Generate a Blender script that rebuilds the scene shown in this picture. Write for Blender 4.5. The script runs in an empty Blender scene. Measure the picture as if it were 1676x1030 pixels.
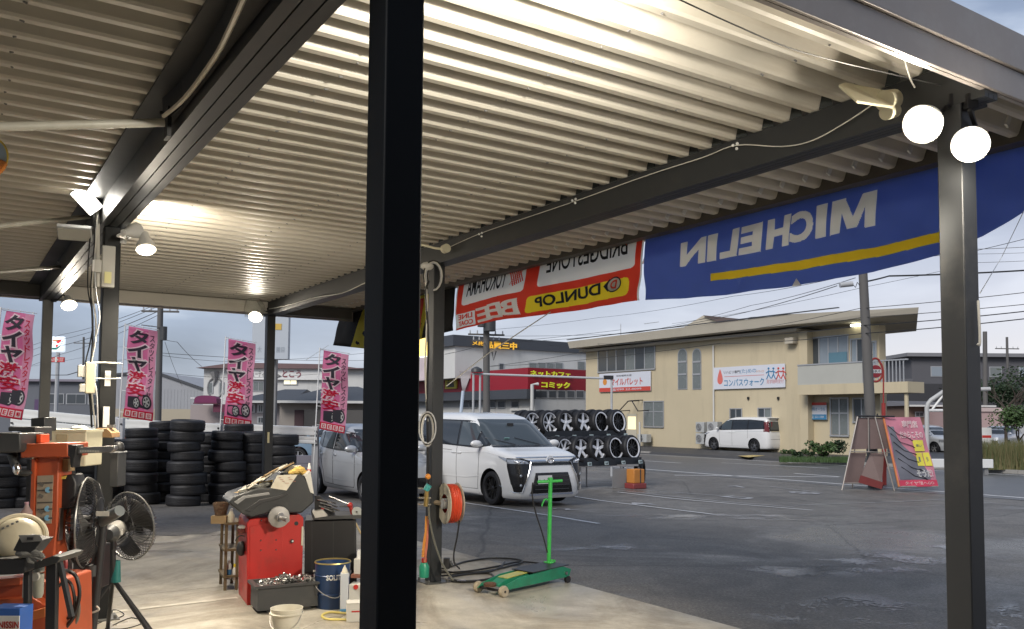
import bpy, bmesh, math, random
from mathutils import Vector, Matrix, Euler
from math import radians as rad, sin, cos, pi, sqrt, atan2
random.seed(7)
SC = bpy.context.scene
COL = SC.collection
# ------------------------------------------------------------------ camera
F_PX, CX, CY, IW, IH = 1410.0, 838.0, 605.0, 1676.0, 1030.0
EYE = Vector((0, 0, 1.6))
CAMR = Matrix.Rotation(rad(93.2), 3, 'X') @ Matrix.Rotation(rad(0.4), 3, 'Z')
cd = bpy.data.cameras.new('camera'); cam = bpy.data.objects.new('camera', cd); COL.objects.link(cam)
cam.matrix_world = Matrix.Translation(EYE) @ CAMR.to_4x4()
cd.sensor_width = 36; cd.lens = 36 * F_PX / IW; cd.shift_y = (CY - IH / 2) / IW
cd.clip_start = 0.05; cd.clip_end = 3000
SC.camera = cam
# ------------------------------------------------------------------ sky, sun, exposure
world = bpy.data.worlds.new('World'); SC.world = world; world.use_nodes = True
def build_sky():
    nt = world.node_tree; nt.nodes.clear(); N = nt.nodes.new; L = nt.links.new
    out = N('ShaderNodeOutputWorld'); bg = N('ShaderNodeBackground'); bg.inputs['Strength'].default_value = 0.086
    sky = N('ShaderNodeTexSky'); sky.sky_type = 'NISHITA'; sky.sun_disc = False
    sky.sun_elevation = rad(SUN_EL); sky.sun_rotation = rad(SUN_ROT)
    tc = N('ShaderNodeTexCoord'); mp = N('ShaderNodeMapping'); mp.inputs['Scale'].default_value = (1, 1, 3.6)
    mp.inputs['Location'].default_value = (3.1, 1.7, 0.4)
    L(tc.outputs['Generated'], mp.inputs['Vector'])
    n1 = N('ShaderNodeTexNoise'); n1.inputs['Scale'].default_value = 2.6; n1.inputs['Detail'].default_value = 6; n1.inputs['Roughness'].default_value = .5
    n1.inputs['Distortion'].default_value = .25
    L(mp.outputs[0], n1.inputs['Vector'])
    cr = N('ShaderNodeValToRGB'); e = cr.color_ramp.elements
    e[0].position = .34; e[0].color = (1.2, 1.5, 2.15, 1); e[1].position = .68; e[1].color = (5.2, 5.7, 6.6, 1)
    m_ = cr.color_ramp.elements.new(.52); m_.color = (2.1, 2.55, 3.45, 1)
    L(n1.outputs['Fac'], cr.inputs['Fac'])
    # pale, slightly warm cloud towards the horizon, more so to the right
    sx = N('ShaderNodeSeparateXYZ'); L(tc.outputs['Generated'], sx.inputs[0])
    h = N('ShaderNodeMapRange'); h.inputs[1].default_value = .0; h.inputs[2].default_value = .34; h.inputs[3].default_value = 1; h.inputs[4].default_value = 0
    h.interpolation_type = 'SMOOTHSTEP'
    L(sx.outputs['Z'], h.inputs[0])
    r = N('ShaderNodeMapRange'); r.inputs[1].default_value = -.35; r.inputs[2].default_value = .65; r.inputs[3].default_value = .12; r.inputs[4].default_value = .95
    L(sx.outputs['X'], r.inputs[0])
    mm = N('ShaderNodeMath'); mm.operation = 'MULTIPLY'; L(h.outputs[0], mm.inputs[0]); L(r.outputs[0], mm.inputs[1])
    mx = N('ShaderNodeMix'); mx.data_type = 'RGBA'
    L(mm.outputs[0], mx.inputs['Factor']); L(cr.outputs['Color'], mx.inputs['A']); mx.inputs['B'].default_value = (6.3, 5.85, 6.05, 1)
    # a thin share of clear sky behind the cloud
    m2 = N('ShaderNodeMix'); m2.data_type = 'RGBA'; m2.inputs['Factor'].default_value = .85
    L(sky.outputs['Color'], m2.inputs['A']); L(mx.outputs['Result'], m2.inputs['B'])
    L(m2.outputs['Result'], bg.inputs['Color']); L(bg.outputs[0], out.inputs['Surface'])
SUN_EL, SUN_AZ = 38.0, 215.0       # azimuth clockwise from +Y: behind the camera, to its left
SUN_ROT = SUN_AZ
build_sky()
sd = bpy.data.lights.new('sun', 'SUN'); sd.energy = 1.5; sd.angle = rad(25); sd.color = (1, .95, .9)
sun = bpy.data.objects.new('sun', sd); COL.objects.link(sun)
_d = Vector((sin(rad(SUN_AZ)) * cos(rad(SUN_EL)), cos(rad(SUN_AZ)) * cos(rad(SUN_EL)), sin(rad(SUN_EL))))
sun.rotation_euler = _d.to_track_quat('Z', 'Y').to_euler()
SC.view_settings.view_transform = 'Standard'; SC.view_settings.look = 'None'
SC.view_settings.gamma = 1; SC.view_settings.use_curve_mapping = False; SC.view_settings.exposure = 0.9
SC.render.engine = 'CYCLES'
SC.cycles.use_denoising = True; SC.cycles.max_bounces = 6; SC.cycles.diffuse_bounces = 3; SC.cycles.glossy_bounces = 3
SC.cycles.transparent_max_bounces = 10; SC.cycles.caustics_reflective = False; SC.cycles.caustics_refractive = False
SC.cycles.sample_clamp_indirect = 4
# ------------------------------------------------------------------ pixel and grid helpers
ANG = rad(33.2)                     # the shop, the parking bays, the road and the far building share one grid
DA = Vector((-sin(ANG), cos(ANG), 0)); DB = Vector((cos(ANG), sin(ANG), 0))
def W(b, a, z=0): return DB * b + DA * a + Vector((0, 0, z))
def toAB(v): return Vector((v.dot(DB), v.dot(DA), v.z))
def gz(y):
    for (y0, z0), (y1, z1) in zip(GP, GP[1:]):
        if y <= y1: return z0 + (z1 - z0) * (max(y, y0) - y0) / (y1 - y0)
    return GP[-1][1]
GP = [(-600, 0), (13.5, 0), (19, -.18), (46, -.26), (1500, -.26)]
def ray(px, py): return CAMR @ Vector(((px - CX) / F_PX, -(py - CY) / F_PX, -1))
def P(px, py, y):
    r = ray(px, py); return EYE + r * (y / r.y)
def PZ(px, py, z):
    r = ray(px, py); return EYE + r * ((z - EYE.z) / r.z)
def G(px, py):
    v = PZ(px, py, 0)
    for i in range(30): v = PZ(px, py, gz(v.y))
    return v
def PB(px, py, b):
    r = ray(px, py); return EYE + r * (b / r.dot(DB))
def PA(px, py, a):
    r = ray(px, py); return EYE + r * (a / r.dot(DA))
def GX(px, y):                      # ground point at depth y under image column px
    v = P(px, 690, y); v.z = gz(y); return v
# ------------------------------------------------------------------ materials
MATS = {}
def M(name, col, rough=.55, metal=0, var=.12, scale=6, bump=0, bscale=40, spec=.5, dirt=None, emit=None, es=0, coat=0, alpha=1, sc=None):
    if name in MATS: return MATS[name]
    m = bpy.data.materials.new(name); m.use_nodes = True; nt = m.node_tree; b = nt.nodes['Principled BSDF']; L = nt.links.new
    b.inputs['Roughness'].default_value = rough; b.inputs['Metallic'].default_value = metal
    b.inputs['Specular IOR Level'].default_value = spec; b.inputs['Coat Weight'].default_value = coat
    c = (*col, 1); b.inputs['Base Color'].default_value = c
    if alpha < 1: b.inputs['Alpha'].default_value = alpha
    if var > 0 or bump > 0 or dirt:
        tc = nt.nodes.new('ShaderNodeTexCoord')
        n = nt.nodes.new('ShaderNodeTexNoise'); n.inputs['Scale'].default_value = scale; n.inputs['Detail'].default_value = 5; n.inputs['Roughness'].default_value = .6
        L(tc.outputs['Object'], n.inputs['Vector'])
        mx = nt.nodes.new('ShaderNodeMix'); mx.data_type = 'RGBA'
        mx.inputs['A'].default_value = (*[x * (1 - var) for x in col], 1); mx.inputs['B'].default_value = (*[min(1, x * (1 + var)) for x in col], 1)
        L(n.outputs['Fac'], mx.inputs['Factor']); src = mx.outputs['Result']
        if dirt:
            dcol, amount = dirt
            n2 = nt.nodes.new('ShaderNodeTexNoise'); n2.inputs['Scale'].default_value = scale * .7; n2.inputs['Detail'].default_value = 8; n2.inputs['Roughness'].default_value = .7
            mp = nt.nodes.new('ShaderNodeMapping'); mp.inputs['Scale'].default_value = sc or (1, 1, 1); L(tc.outputs['Object'], mp.inputs['Vector']); L(mp.outputs[0], n2.inputs['Vector'])
            r = nt.nodes.new('ShaderNodeMapRange'); r.inputs[1].default_value = .52; r.inputs[2].default_value = .72; r.inputs[4].default_value = amount
            L(n2.outputs['Fac'], r.inputs[0])
            m3 = nt.nodes.new('ShaderNodeMix'); m3.data_type = 'RGBA'; L(r.outputs[0], m3.inputs['Factor']); L(src, m3.inputs['A']); m3.inputs['B'].default_value = (*dcol, 1)
            src = m3.outputs['Result']
        L(src, b.inputs['Base Color'])
        mr = nt.nodes.new('ShaderNodeMapRange'); mr.inputs[3].default_value = max(.02, rough - .08); mr.inputs[4].default_value = min(1, rough + .1)
        L(n.outputs['Fac'], mr.inputs[0]); L(mr.outputs[0], b.inputs['Roughness'])
        if bump > 0:
            nb = nt.nodes.new('ShaderNodeTexNoise'); nb.inputs['Scale'].default_value = bscale; nb.inputs['Detail'].default_value = 4
            L(tc.outputs['Object'], nb.inputs['Vector'])
            bp = nt.nodes.new('ShaderNodeBump'); bp.inputs['Strength'].default_value = bump; bp.inputs['Distance'].default_value = .02
            L(nb.outputs['Fac'], bp.inputs['Height']); L(bp.outputs[0], b.inputs['Normal'])
    if emit:
        b.inputs['Emission Color'].default_value = (*emit, 1); b.inputs['Emission Strength'].default_value = es
    MATS[name] = m; return m
def glass(name, col, rough=.06, alpha=1):
    m = M(name, col, rough, 0, 0, spec=.8); return m
# ------------------------------------------------------------------ mesh builder
class MB:
    def __init__(s, mtx=None): s.v = []; s.f = []; s.M = mtx or Matrix(); s.mi = []; s.cur = 0
    def _add(s, vs, fs):
        o = len(s.v); s.v += [tuple(s.M @ Vector(v)) for v in vs]; s.f += [tuple(i + o for i in f) for f in fs]; s.mi += [s.cur] * len(fs); return s
    def box(s, c, d, rz=0, rx=0, ry=0):
        R = Euler((rx, ry, rz)).to_matrix(); c = Vector(c); h = [x / 2 for x in d]
        vs = [c + R @ Vector((x * h[0], y * h[1], z * h[2])) for x in (-1, 1) for y in (-1, 1) for z in (-1, 1)]
        return s._add(vs, [(0, 1, 3, 2), (4, 6, 7, 5), (0, 4, 5, 1), (2, 3, 7, 6), (0, 2, 6, 4), (1, 5, 7, 3)])
    def box2(s, lo, hi): return s.box([(a + b) / 2 for a, b in zip(lo, hi)], [b - a for a, b in zip(lo, hi)])
    def quad(s, *p): return s._add(p, [tuple(range(len(p)))])
    def cyl(s, p, q, r, r2=None, n=12, cap=True):
        p = Vector(p); q = Vector(q); r2 = r if r2 is None else r2
        d = (q - p).normalized(); u = d.orthogonal().normalized(); w = d.cross(u)
        vs = [p + (u * cos(2 * pi * i / n) + w * sin(2 * pi * i / n)) * r for i in range(n)] + [q + (u * cos(2 * pi * i / n) + w * sin(2 * pi * i / n)) * r2 for i in range(n)]
        fs = [(i, (i + 1) % n, n + (i + 1) % n, n + i) for i in range(n)]
        if cap: fs += [tuple(range(n - 1, -1, -1)), tuple(range(n, 2 * n))]
        return s._add(vs, fs)
    def tube(s, pts, r, n=6, closed=False):
        pts = [Vector(p) for p in pts]; k = len(pts); vs = []; up = None
        for i, p in enumerate(pts):
            if closed: d = pts[(i + 1) % k] - pts[i - 1]
            else: d = pts[min(i + 1, k - 1)] - pts[max(i - 1, 0)]
            if d.length < 1e-9: d = Vector((0, 0, 1))
            d.normalize()
            if up is None: up = d.orthogonal().normalized()
            up = (up - d * up.dot(d))
            if up.length < 1e-6: up = d.orthogonal()
            up.normalize(); w = d.cross(up)
            rr = r[i] if isinstance(r, (list, tuple)) else r
            vs += [p + (up * cos(2 * pi * j / n) + w * sin(2 * pi * j / n)) * rr for j in range(n)]
        fs = []
        for i in range(k if closed else k - 1):
            a, b = i * n, ((i + 1) % k) * n
            fs += [(a + j, a + (j + 1) % n, b + (j + 1) % n, b + j) for j in range(n)]
        if not closed: fs += [tuple(range(n - 1, -1, -1)), tuple(range((k - 1) * n, k * n))]
        return s._add(vs, fs)
    def lathe(s, prof, c=(0, 0, 0), axis=(0, 0, 1), n=24, closed=False, ang=2 * pi):
        ax = Vector(axis).normalized(); u = ax.orthogonal().normalized(); w = ax.cross(u); c = Vector(c); k = len(prof)
        m = n if ang >= 2 * pi - 1e-6 else n + 1
        vs = [c + ax * h + (u * cos(ang * i / n) + w * sin(ang * i / n)) * r for i in range(m) for r, h in prof]
        fs = []
        for i in range(n):
            a, b = i * k, ((i + 1) % m) * k
            for j in range(k if closed else k - 1):
                j2 = (j + 1) % k; fs.append((a + j, b + j, b + j2, a + j2))
        return s._add(vs, fs)
    def prism(s, poly, d0, d1, ax='y'):   # poly in (x,z) extruded along y, or (x,y) along z, or (y,z) along x
        def pt(p, d): return (p[0], d, p[1]) if ax == 'y' else ((p[0], p[1], d) if ax == 'z' else (d, p[0], p[1]))
        n = len(poly); vs = [pt(p, d0) for p in poly] + [pt(p, d1) for p in poly]
        return s._add(vs, [(i, (i + 1) % n, n + (i + 1) % n, n + i) for i in range(n)] + [tuple(range(n - 1, -1, -1)), tuple(range(n, 2 * n))])
    def grid(s, fn, nu, nv):
        vs = [fn(i / nu, j / nv) for i in range(nu + 1) for j in range(nv + 1)]
        return s._add(vs, [(i * (nv + 1) + j, (i + 1) * (nv + 1) + j, (i + 1) * (nv + 1) + j + 1, i * (nv + 1) + j + 1) for i in range(nu) for j in range(nv)])
    def ball(s, c, r, n=12, sc=(1, 1, 1)):
        k = n // 2; prof = [(max(1e-4, sin(pi * i / k)), -cos(pi * i / k)) for i in range(k + 1)]
        o = s.M; s.M = s.M @ Matrix.Translation(Vector(c)) @ Matrix.Diagonal((r * sc[0], r * sc[1], r * sc[2], 1)); s.lathe(prof, n=n); s.M = o; return s
    def mesh(s, name, mats, smooth=True, fix=True):
        me = bpy.data.meshes.new(name); me.from_pydata(s.v, [], s.f)
        for m in (mats if isinstance(mats, (list, tuple)) else [mats]): me.materials.append(m)
        if any(s.mi):
            for p, i in zip(me.polygons, s.mi): p.material_index = i
        if fix:
            bm = bmesh.new(); bm.from_mesh(me); bmesh.ops.recalc_face_normals(bm, faces=bm.faces); bm.to_mesh(me); bm.free()
        if smooth:
            me.polygons.foreach_set('use_smooth', [True] * len(me.polygons)); me.set_sharp_from_angle(angle=rad(38))
        me.update(); return me
def link(name, me, parent=None, label=None):
    o = bpy.data.objects.new(name, me); COL.objects.link(o)
    if parent is not None: o.parent = parent
    if label: o['label'] = label
    return o
def part(name, mb, mat, parent=None, label=None, smooth=True, bev=0, fix=True, solid=0):
    o = link(name, mb.mesh(name, mat, smooth, fix), parent, label)
    if solid:
        m = o.modifiers.new('thickness', 'SOLIDIFY'); m.thickness = solid; m.offset = 0
    if bev:
        m = o.modifiers.new('bevel', 'BEVEL'); m.width = bev; m.segments = 2; m.limit_method = 'ANGLE'; m.angle_limit = rad(40)
    return o
def tag(o, label=None, cat=None, group=None, kind=None):
    if label: o['label'] = label
    if cat: o['category'] = cat
    if group: o['group'] = group
    if kind: o['kind'] = kind
    return o
def thing(name, label, cat, loc=(0, 0, 0), rz=0, group=None):
    o = bpy.data.objects.new(name, None); COL.objects.link(o); o.location = loc; o.rotation_euler = (0, 0, rz); o.empty_display_size = .2
    return tag(o, label, cat, group)
def dup(root, loc, rz=None, label=None, parent=None):
    c = root.copy(); COL.objects.link(c)
    if parent is not None: c.parent = parent
    if loc is not None: c.location = loc
    if rz is not None: c.rotation_euler = (0, 0, rz)
    if label: c['label'] = label
    for ch in list(root.children): dup(ch, None, None, None, c)
    return c
def local(root, v):                 # world point into a thing's own frame (before the depsgraph runs)
    return Euler(root.rotation_euler).to_matrix().transposed() @ (Vector(v) - root.location)
_TC = {}
def text_data(body, off=0, shear=0):
    k = (body, off, shear)
    if k not in _TC:
        c = bpy.data.curves.new('t', 'FONT'); c.body = body; c.offset = off; c.shear = shear; c.align_x = 'CENTER'; c.resolution_u = 4
        o = bpy.data.objects.new('t', c); COL.objects.link(o); bpy.context.view_layer.update()
        me = bpy.data.meshes.new_from_object(o.evaluated_get(bpy.context.evaluated_depsgraph_get()))
        vs = [v.co.copy() for v in me.vertices]; fs = [tuple(p.vertices) for p in me.polygons]
        bpy.data.objects.remove(o); bpy.data.meshes.remove(me); _TC[k] = (vs, fs)
    return _TC[k]
def text_mb(mb, body, fn, off=0, shear=0, vertical=False, ref=None):
    """adds lettering: unit square 0..1 x 0..1 (u right, v up) mapped by fn(u, v)"""
    items = [body] if not vertical else list(body); n = len(items)
    for i, t in enumerate(items):
        vs, fs = text_data(t, off, shear)
        rv = text_data(t, 0, shear)[0] if ref else vs
        x0 = min(v.x for v in rv); x1 = max(v.x for v in rv); y0 = min(v.y for v in rv); y1 = max(v.y for v in rv)
        def mp(v):
            u = (v.x - x0) / (x1 - x0); w = (v.y - y0) / (y1 - y0)
            if vertical: w = (n - 1 - i + .04 + w * .92) / n
            return fn(u, w)
        mb._add([mp(v) for v in vs], fs)
def flat_text(name, body, mat, parent, o, ux, uy, off=0, shear=0, vertical=False, label=None):
    """lettering on a plane: o = lower left corner, ux / uy = full width and height vectors"""
    mb = MB(); o = Vector(o); ux = Vector(ux); uy = Vector(uy)
    text_mb(mb, body, lambda u, v: o + ux * u + uy * v, off, shear, vertical)
    return part(name, mb, mat, parent, label, smooth=False, fix=False)
def arc(c, r, a0, a1, n, ux=(1, 0, 0), uy=(0, 0, 1)):
    c = Vector(c); ux = Vector(ux); uy = Vector(uy)
    return [c + ux * r * cos(a0 + (a1 - a0) * i / n) + uy * r * sin(a0 + (a1 - a0) * i / n) for i in range(n + 1)]
def sag(p, q, s, n=12):
    p = Vector(p); q = Vector(q); return [p.lerp(q, i / n) + Vector((0, 0, -4 * s * (i / n) * (1 - i / n))) for i in range(n + 1)]
def smooth_path(pts, k=4):
    pts = [Vector(p) for p in pts]; out = []
    for i in range(len(pts) - 1):
        a, b, c, d = pts[max(i - 1, 0)], pts[i], pts[i + 1], pts[min(i + 2, len(pts) - 1)]
        for j in range(k):
            t = j / k; out.append(.5 * ((2 * b) + (c - a) * t + (2 * a - 5 * b + 4 * c - d) * t * t + (3 * b - a - 3 * c + d) * t ** 3))
    return out + [pts[-1]]
# palette
charcoal = M('charcoal_paint', (.021, .023, .025), .45, .0, .15, 3, dirt=((.07, .066, .058), .25))
grey_steel = M('grey_steel_paint', (.10, .10, .095), .45, 0, .12, 3, dirt=((.2, .19, .17), .2))
cream_steel = M('cream_roof_paint', (.61, .575, .50), .42, 0, .07, 5, dirt=((.30, .24, .17), .5), bump=.12, bscale=9, sc=(.12, 1.2, 1))
white_paint = M('white_paint', (.72, .72, .70), .4, 0, .04, 3)
dull_white = M('dull_white', (.55, .54, .50), .55, 0, .08, 4, dirt=((.3, .28, .24), .3))
black_plastic = M('black_plastic', (.018, .018, .02), .45, 0, .2, 6)
dark_grey = M('dark_grey_plastic', (.042, .044, .046), .5, 0, .12, 6, dirt=((.14, .13, .12), .2))
mid_grey = M('mid_grey', (.22, .22, .22), .5, 0, .1, 5)
light_grey = M('light_grey', (.42, .43, .44), .5, 0, .1, 5)
chrome = M('bright_metal', (.75, .76, .78), .18, 1, .05, 5)
steel = M('worn_steel', (.42, .41, .40), .35, 1, .15, 8)
rubber = M('tyre_rubber', (.009, .009, .011), .58, 0, .3, 5, bump=.3, bscale=60, dirt=((.022, .021, .02), .45))
cable_white = M('cable_white', (.6, .58, .52), .5, 0, 0)
cable_black = M('cable_black', (.012, .012, .012), .5, 0, 0)
beige_plastic = M('beige_plastic', (.62, .58, .42), .5, 0, .06, 6, dirt=((.35, .3, .2), .3))
red_paint = M('red_paint', (.46, .024, .02), .38, 0, .12, 5, dirt=((.12, .04, .03), .6))
orange_paint = M('orange_paint', (.44, .085, .03), .45, 0, .12, 5, dirt=((.22, .07, .04), .35))
hood_grey = M('hood_charcoal', (.026, .028, .030), .42, 0, .12, 6, dirt=((.10, .095, .085), .25))
lamp_glow = M('lamp_glow', (1, 1, 1), .5, 0, 0, emit=(1, .95, .84), es=14)
# ================================================================== GROUND
def ground():
    m = bpy.data.materials.new('asphalt'); m.use_nodes = True; nt = m.node_tree; b = nt.nodes['Principled BSDF']; L = nt.links.new; N = nt.nodes.new
    tc = N('ShaderNodeTexCoord')
    def noise(s, d=6, r=.6, dist=0):
        n = N('ShaderNodeTexNoise'); n.inputs['Scale'].default_value = s; n.inputs['Detail'].default_value = d; n.inputs['Roughness'].default_value = r; n.inputs['Distortion'].default_value = dist
        L(tc.outputs['Object'], n.inputs['Vector']); return n.outputs['Fac']
    def ramp(src, *st):
        c = N('ShaderNodeValToRGB'); e = c.color_ramp.elements
        e[0].position, e[0].color = st[0][0], (*st[0][1], 1); e[1].position, e[1].color = st[-1][0], (*st[-1][1], 1)
        for p, k in st[1:-1]: x = e.new(p); x.color = (*k, 1)
        L(src, c.inputs['Fac']); return c.outputs['Color']
    def mix(f, a, c, mode='MIX'):
        x = N('ShaderNodeMix'); x.data_type = 'RGBA'; x.blend_type = mode
        if isinstance(f, float): x.inputs['Factor'].default_value = f
        else: L(f, x.inputs['Factor'])
        L(a, x.inputs['A']); L(c, x.inputs['B']); return x.outputs['Result']
    base = ramp(noise(.31, 5, .6, .4), (.3, (.115, .107, .097)), (.7, (.170, .160, .147)))
    fine = ramp(noise(38, 5, .85), (.32, (.35, .35, .35)), (.52, (1, 1, 1)), (.72, (2.4, 2.4, 2.35)))
    c = mix(.9, base, fine, 'MULTIPLY')
    mid = ramp(noise(3.2, 8, .75), (.35, (.8, .8, .8)), (.7, (1.25, 1.25, 1.25)))
    c = mix(.7, c, mid, 'MULTIPLY')
    pt = ramp(noise(.9, 9, .72, 1.5), (.40, (.72, .72, .73)), (.5, (1, 1, 1)), (.66, (1.18, 1.17, 1.15)), (.72, (1.45, 1.44, 1.42))); c = mix(.75, c, pt, 'MULTIPLY')
    vr = N('ShaderNodeTexVoronoi'); vr.feature = 'DISTANCE_TO_EDGE'; vr.inputs['Scale'].default_value = .22
    wp = N('ShaderNodeMix'); wp.data_type = 'RGBA'; wp.inputs['Factor'].default_value = .18
    nn = N('ShaderNodeTexNoise'); nn.inputs['Scale'].default_value = .8; nn.inputs['Detail'].default_value = 6; L(tc.outputs['Object'], nn.inputs['Vector'])
    L(tc.outputs['Object'], wp.inputs['A']); L(nn.outputs['Color'], wp.inputs['B']); L(wp.outputs['Result'], vr.inputs['Vector'])
    ck = N('ShaderNodeMapRange'); ck.inputs[1].default_value = 0; ck.inputs[2].default_value = .006; ck.inputs[3].default_value = .55; ck.inputs[4].default_value = 0
    L(vr.outputs['Distance'], ck.inputs[0])
    dk = N('ShaderNodeRGB'); dk.outputs[0].default_value = (.02, .02, .02, 1)
    c = mix(ck.outputs[0], c, dk.outputs[0])
    L(c, b.inputs['Base Color'])
    wet = N('ShaderNodeMapRange'); wet.inputs[1].default_value = .52; wet.inputs[2].default_value = .63; wet.inputs[3].default_value = .52; wet.inputs[4].default_value = .22
    L(noise(.27, 5, .62, .8), wet.inputs[0])
    sp = N('ShaderNodeMath'); sp.operation = 'MULTIPLY_ADD'; L(noise(24, 3, .7), sp.inputs[0]); sp.inputs[1].default_value = .35; 
    L(wet.outputs[0], sp.inputs[2]); sb = N('ShaderNodeMath'); sb.operation = 'SUBTRACT'; L(sp.outputs[0], sb.inputs[0]); sb.inputs[1].default_value = .12
    L(sb.outputs[0], b.inputs['Roughness'])
    bp = N('ShaderNodeBump'); bp.inputs['Strength'].default_value = .35; bp.inputs['Distance'].default_value = .012; L(noise(70, 5, .75), bp.inputs['Height']); L(bp.outputs[0], b.inputs['Normal'])
    b.inputs['Specular IOR Level'].default_value = .28
    mb = MB(); xs = [-900, -60, -20, 0, 20, 60, 900]; ys = [-600, -20, 0, 5, 13.5, 19, 30, 46, 120, 1500]
    for i in range(len(xs) - 1):
        for j in range(len(ys) - 1):
            mb.quad(*[(x, y, gz(y)) for x, y in ((xs[i], ys[j]), (xs[i + 1], ys[j]), (xs[i + 1], ys[j + 1]), (xs[i], ys[j + 1]))])
    tag(part('ground', mb, m, fix=False, smooth=False), kind='structure')
    # concrete floor of the service bay
    m2 = bpy.data.materials.new('stained_concrete'); m2.use_nodes = True; nt = m2.node_tree; b = nt.nodes['Principled BSDF']; L = nt.links.new; N = nt.nodes.new
    tc = N('ShaderNodeTexCoord')
    def noise(s, d=6, r=.6, dist=0, sc=(1, 1, 1)):
        mp = N('ShaderNodeMapping'); mp.inputs['Scale'].default_value = sc; L(tc.outputs['Object'], mp.inputs['Vector'])
        n = N('ShaderNodeTexNoise'); n.inputs['Scale'].default_value = s; n.inputs['Detail'].default_value = d; n.inputs['Roughness'].default_value = r; n.inputs['Distortion'].default_value = dist
        L(mp.outputs[0], n.inputs['Vector']); return n.outputs['Fac']
    def ramp(src, *st):
        c = N('ShaderNodeValToRGB'); e = c.color_ramp.elements
        e[0].position, e[0].color = st[0][0], (*st[0][1], 1); e[1].position, e[1].color = st[-1][0], (*st[-1][1], 1)
        for p, k in st[1:-1]: x = e.new(p); x.color = (*k, 1)
        L(src, c.inputs['Fac']); return c.outputs['Color']
    def mix(f, a, c, mode='MIX'):
        x = N('ShaderNodeMix'); x.data_type = 'RGBA'; x.blend_type = mode
        if isinstance(f, float): x.inputs['Factor'].default_value = f
        else: L(f, x.inputs['Factor'])
        L(a, x.inputs['A']); L(c, x.inputs['B']); return x.outputs['Result']
    base = ramp(noise(.9, 7, .65, .3), (.3, (.30, .28, .23)), (.5, (.43, .40, .34)), (.72, (.54, .51, .44)))
    stain = ramp(noise(.75, 8, .7, 1.2, (1, .55, 1)), (.44, (1, 1, 1)), (.54, (.66, .63, .6)), (.68, (.33, .31, .3)))
    c = mix(.85, base, stain, 'MULTIPLY')
    sm = ramp(noise(3.5, 10, .75, .5), (.3, (.75, .75, .75)), (.7, (1.2, 1.2, 1.2))); c = mix(.8, c, sm, 'MULTIPLY')
    fn = ramp(noise(80, 4, .8), (.3, (.85, .85, .85)), (.7, (1.12, 1.12, 1.12))); c = mix(.8, c, fn, 'MULTIPLY')
    L(c, b.inputs['Base Color'])
    r = N('ShaderNodeMapRange'); r.inputs[1].default_value = .48; r.inputs[2].default_value = .62; r.inputs[3].default_value = .62; r.inputs[4].default_value = .22
    L(noise(.6, 6, .6, .7), r.inputs[0]); L(r.outputs[0], b.inputs['Roughness'])
    bp = N('ShaderNodeBump'); bp.inputs['Strength'].default_value = .2; bp.inputs['Distance'].default_value = .01; L(noise(30, 6, .75), bp.inputs['Height']); L(bp.outputs[0], b.inputs['Normal'])
    # three poured slabs, a joint between each two; the outer edge worn and uneven
    def slab(b0, b1, a0, a1, ragged=False):
        mb = MB(); n = 60
        for i in range(n):
            u0, u1 = a0 + (a1 - a0) * i / n, a0 + (a1 - a0) * (i + 1) / n
            mb.quad(W(b0, u0, .004), W(b1, u0, .004), W(b1, u1, .004), W(b0, u1, .004))
        if ragged:
            k = 80; e = [a1 + .16 * sin(i * .9) + .22 * random.random() + .2 * sin(i * .23) for i in range(k + 1)]
            for i in range(k):
                q0, q1 = b0 + (b1 - b0) * i / k, b0 + (b1 - b0) * (i + 1) / k
                mb.quad(W(q0, a1, .004), W(q1, a1, .004), W(q1, e[i + 1], .004), W(q0, e[i], .004))
        tag(part('concrete_floor', mb, m2, fix=False, smooth=False), kind='structure')
    slab(-12, 5.13, -10, 3.9); slab(-12, 5.13, 3.912, 8.3); slab(-12, 5.13, 8.312, 12.1, True)
    # trodden white joint line across the bay
    wl = M('worn_white_line', (.55, .52, .45), .6, 0, .2, 9, dirt=((.25, .23, .2), .7))
    p, q = PZ(90, 1012, .008), PZ(388, 978, .008); d = (q - p).normalized(); nrm = Vector((-d.y, d.x, 0)) * .035
    mb = MB(); mb.quad(p - nrm, q - nrm, q + nrm, p + nrm); tag(part('floor_line', mb, wl, fix=False), kind='structure')
ground()
# ---- road, kerbs, painted markings
road_mat = M('road_asphalt', (.098, .097, .098), .42, 0, .22, .6, bump=.3, bscale=60)
line_mat = M('road_paint', (.62, .62, .62), .5, 0, .12, 5, dirt=((.12, .12, .12), .55))
worn_paint = M('worn_paint', (.34, .34, .35), .55, 0, .2, 5, dirt=((.07, .07, .07), .9))
def strip(name, b0, b1, a0, a1, lift, mat, n=24, kind='structure'):
    mb = MB()
    for i in range(n):
        u0, u1 = a0 + (a1 - a0) * i / n, a0 + (a1 - a0) * (i + 1) / n
        mb.quad(*[Vector((w.x, w.y, gz(w.y) + lift)) for w in (W(b0, u0), W(b1, u0), W(b1, u1), W(b0, u1))])
    return tag(part(name, mb, mat, fix=False, smooth=False), kind=kind)
strip('road', 20.3, 30.8, -150, 220, .005, road_mat, 200)
def bline(px0, py0, px1, py1, w=.12, mat=line_mat, lift=.010, name='road_marking'):
    p, q = G(px0, py0), G(px1, py1); d = (q - p); d.normalize(); nrm = Vector((-d.y, d.x, 0)) * w / 2; mb = MB(); n = max(2, int((q - p).length / 1.5))
    for i in range(n):
        u, v = p.lerp(q, i / n), p.lerp(q, (i + 1) / n)
        mb.quad(*[Vector((s.x, s.y, gz(s.y) + lift)) for s in (u - nrm, v - nrm, v + nrm, u + nrm)])
    return tag(part(name, mb, mat, fix=False, smooth=False), kind='structure')
strip('road_marking', 30.0, 30.15, -60, 200, .010, line_mat, 150)
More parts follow.
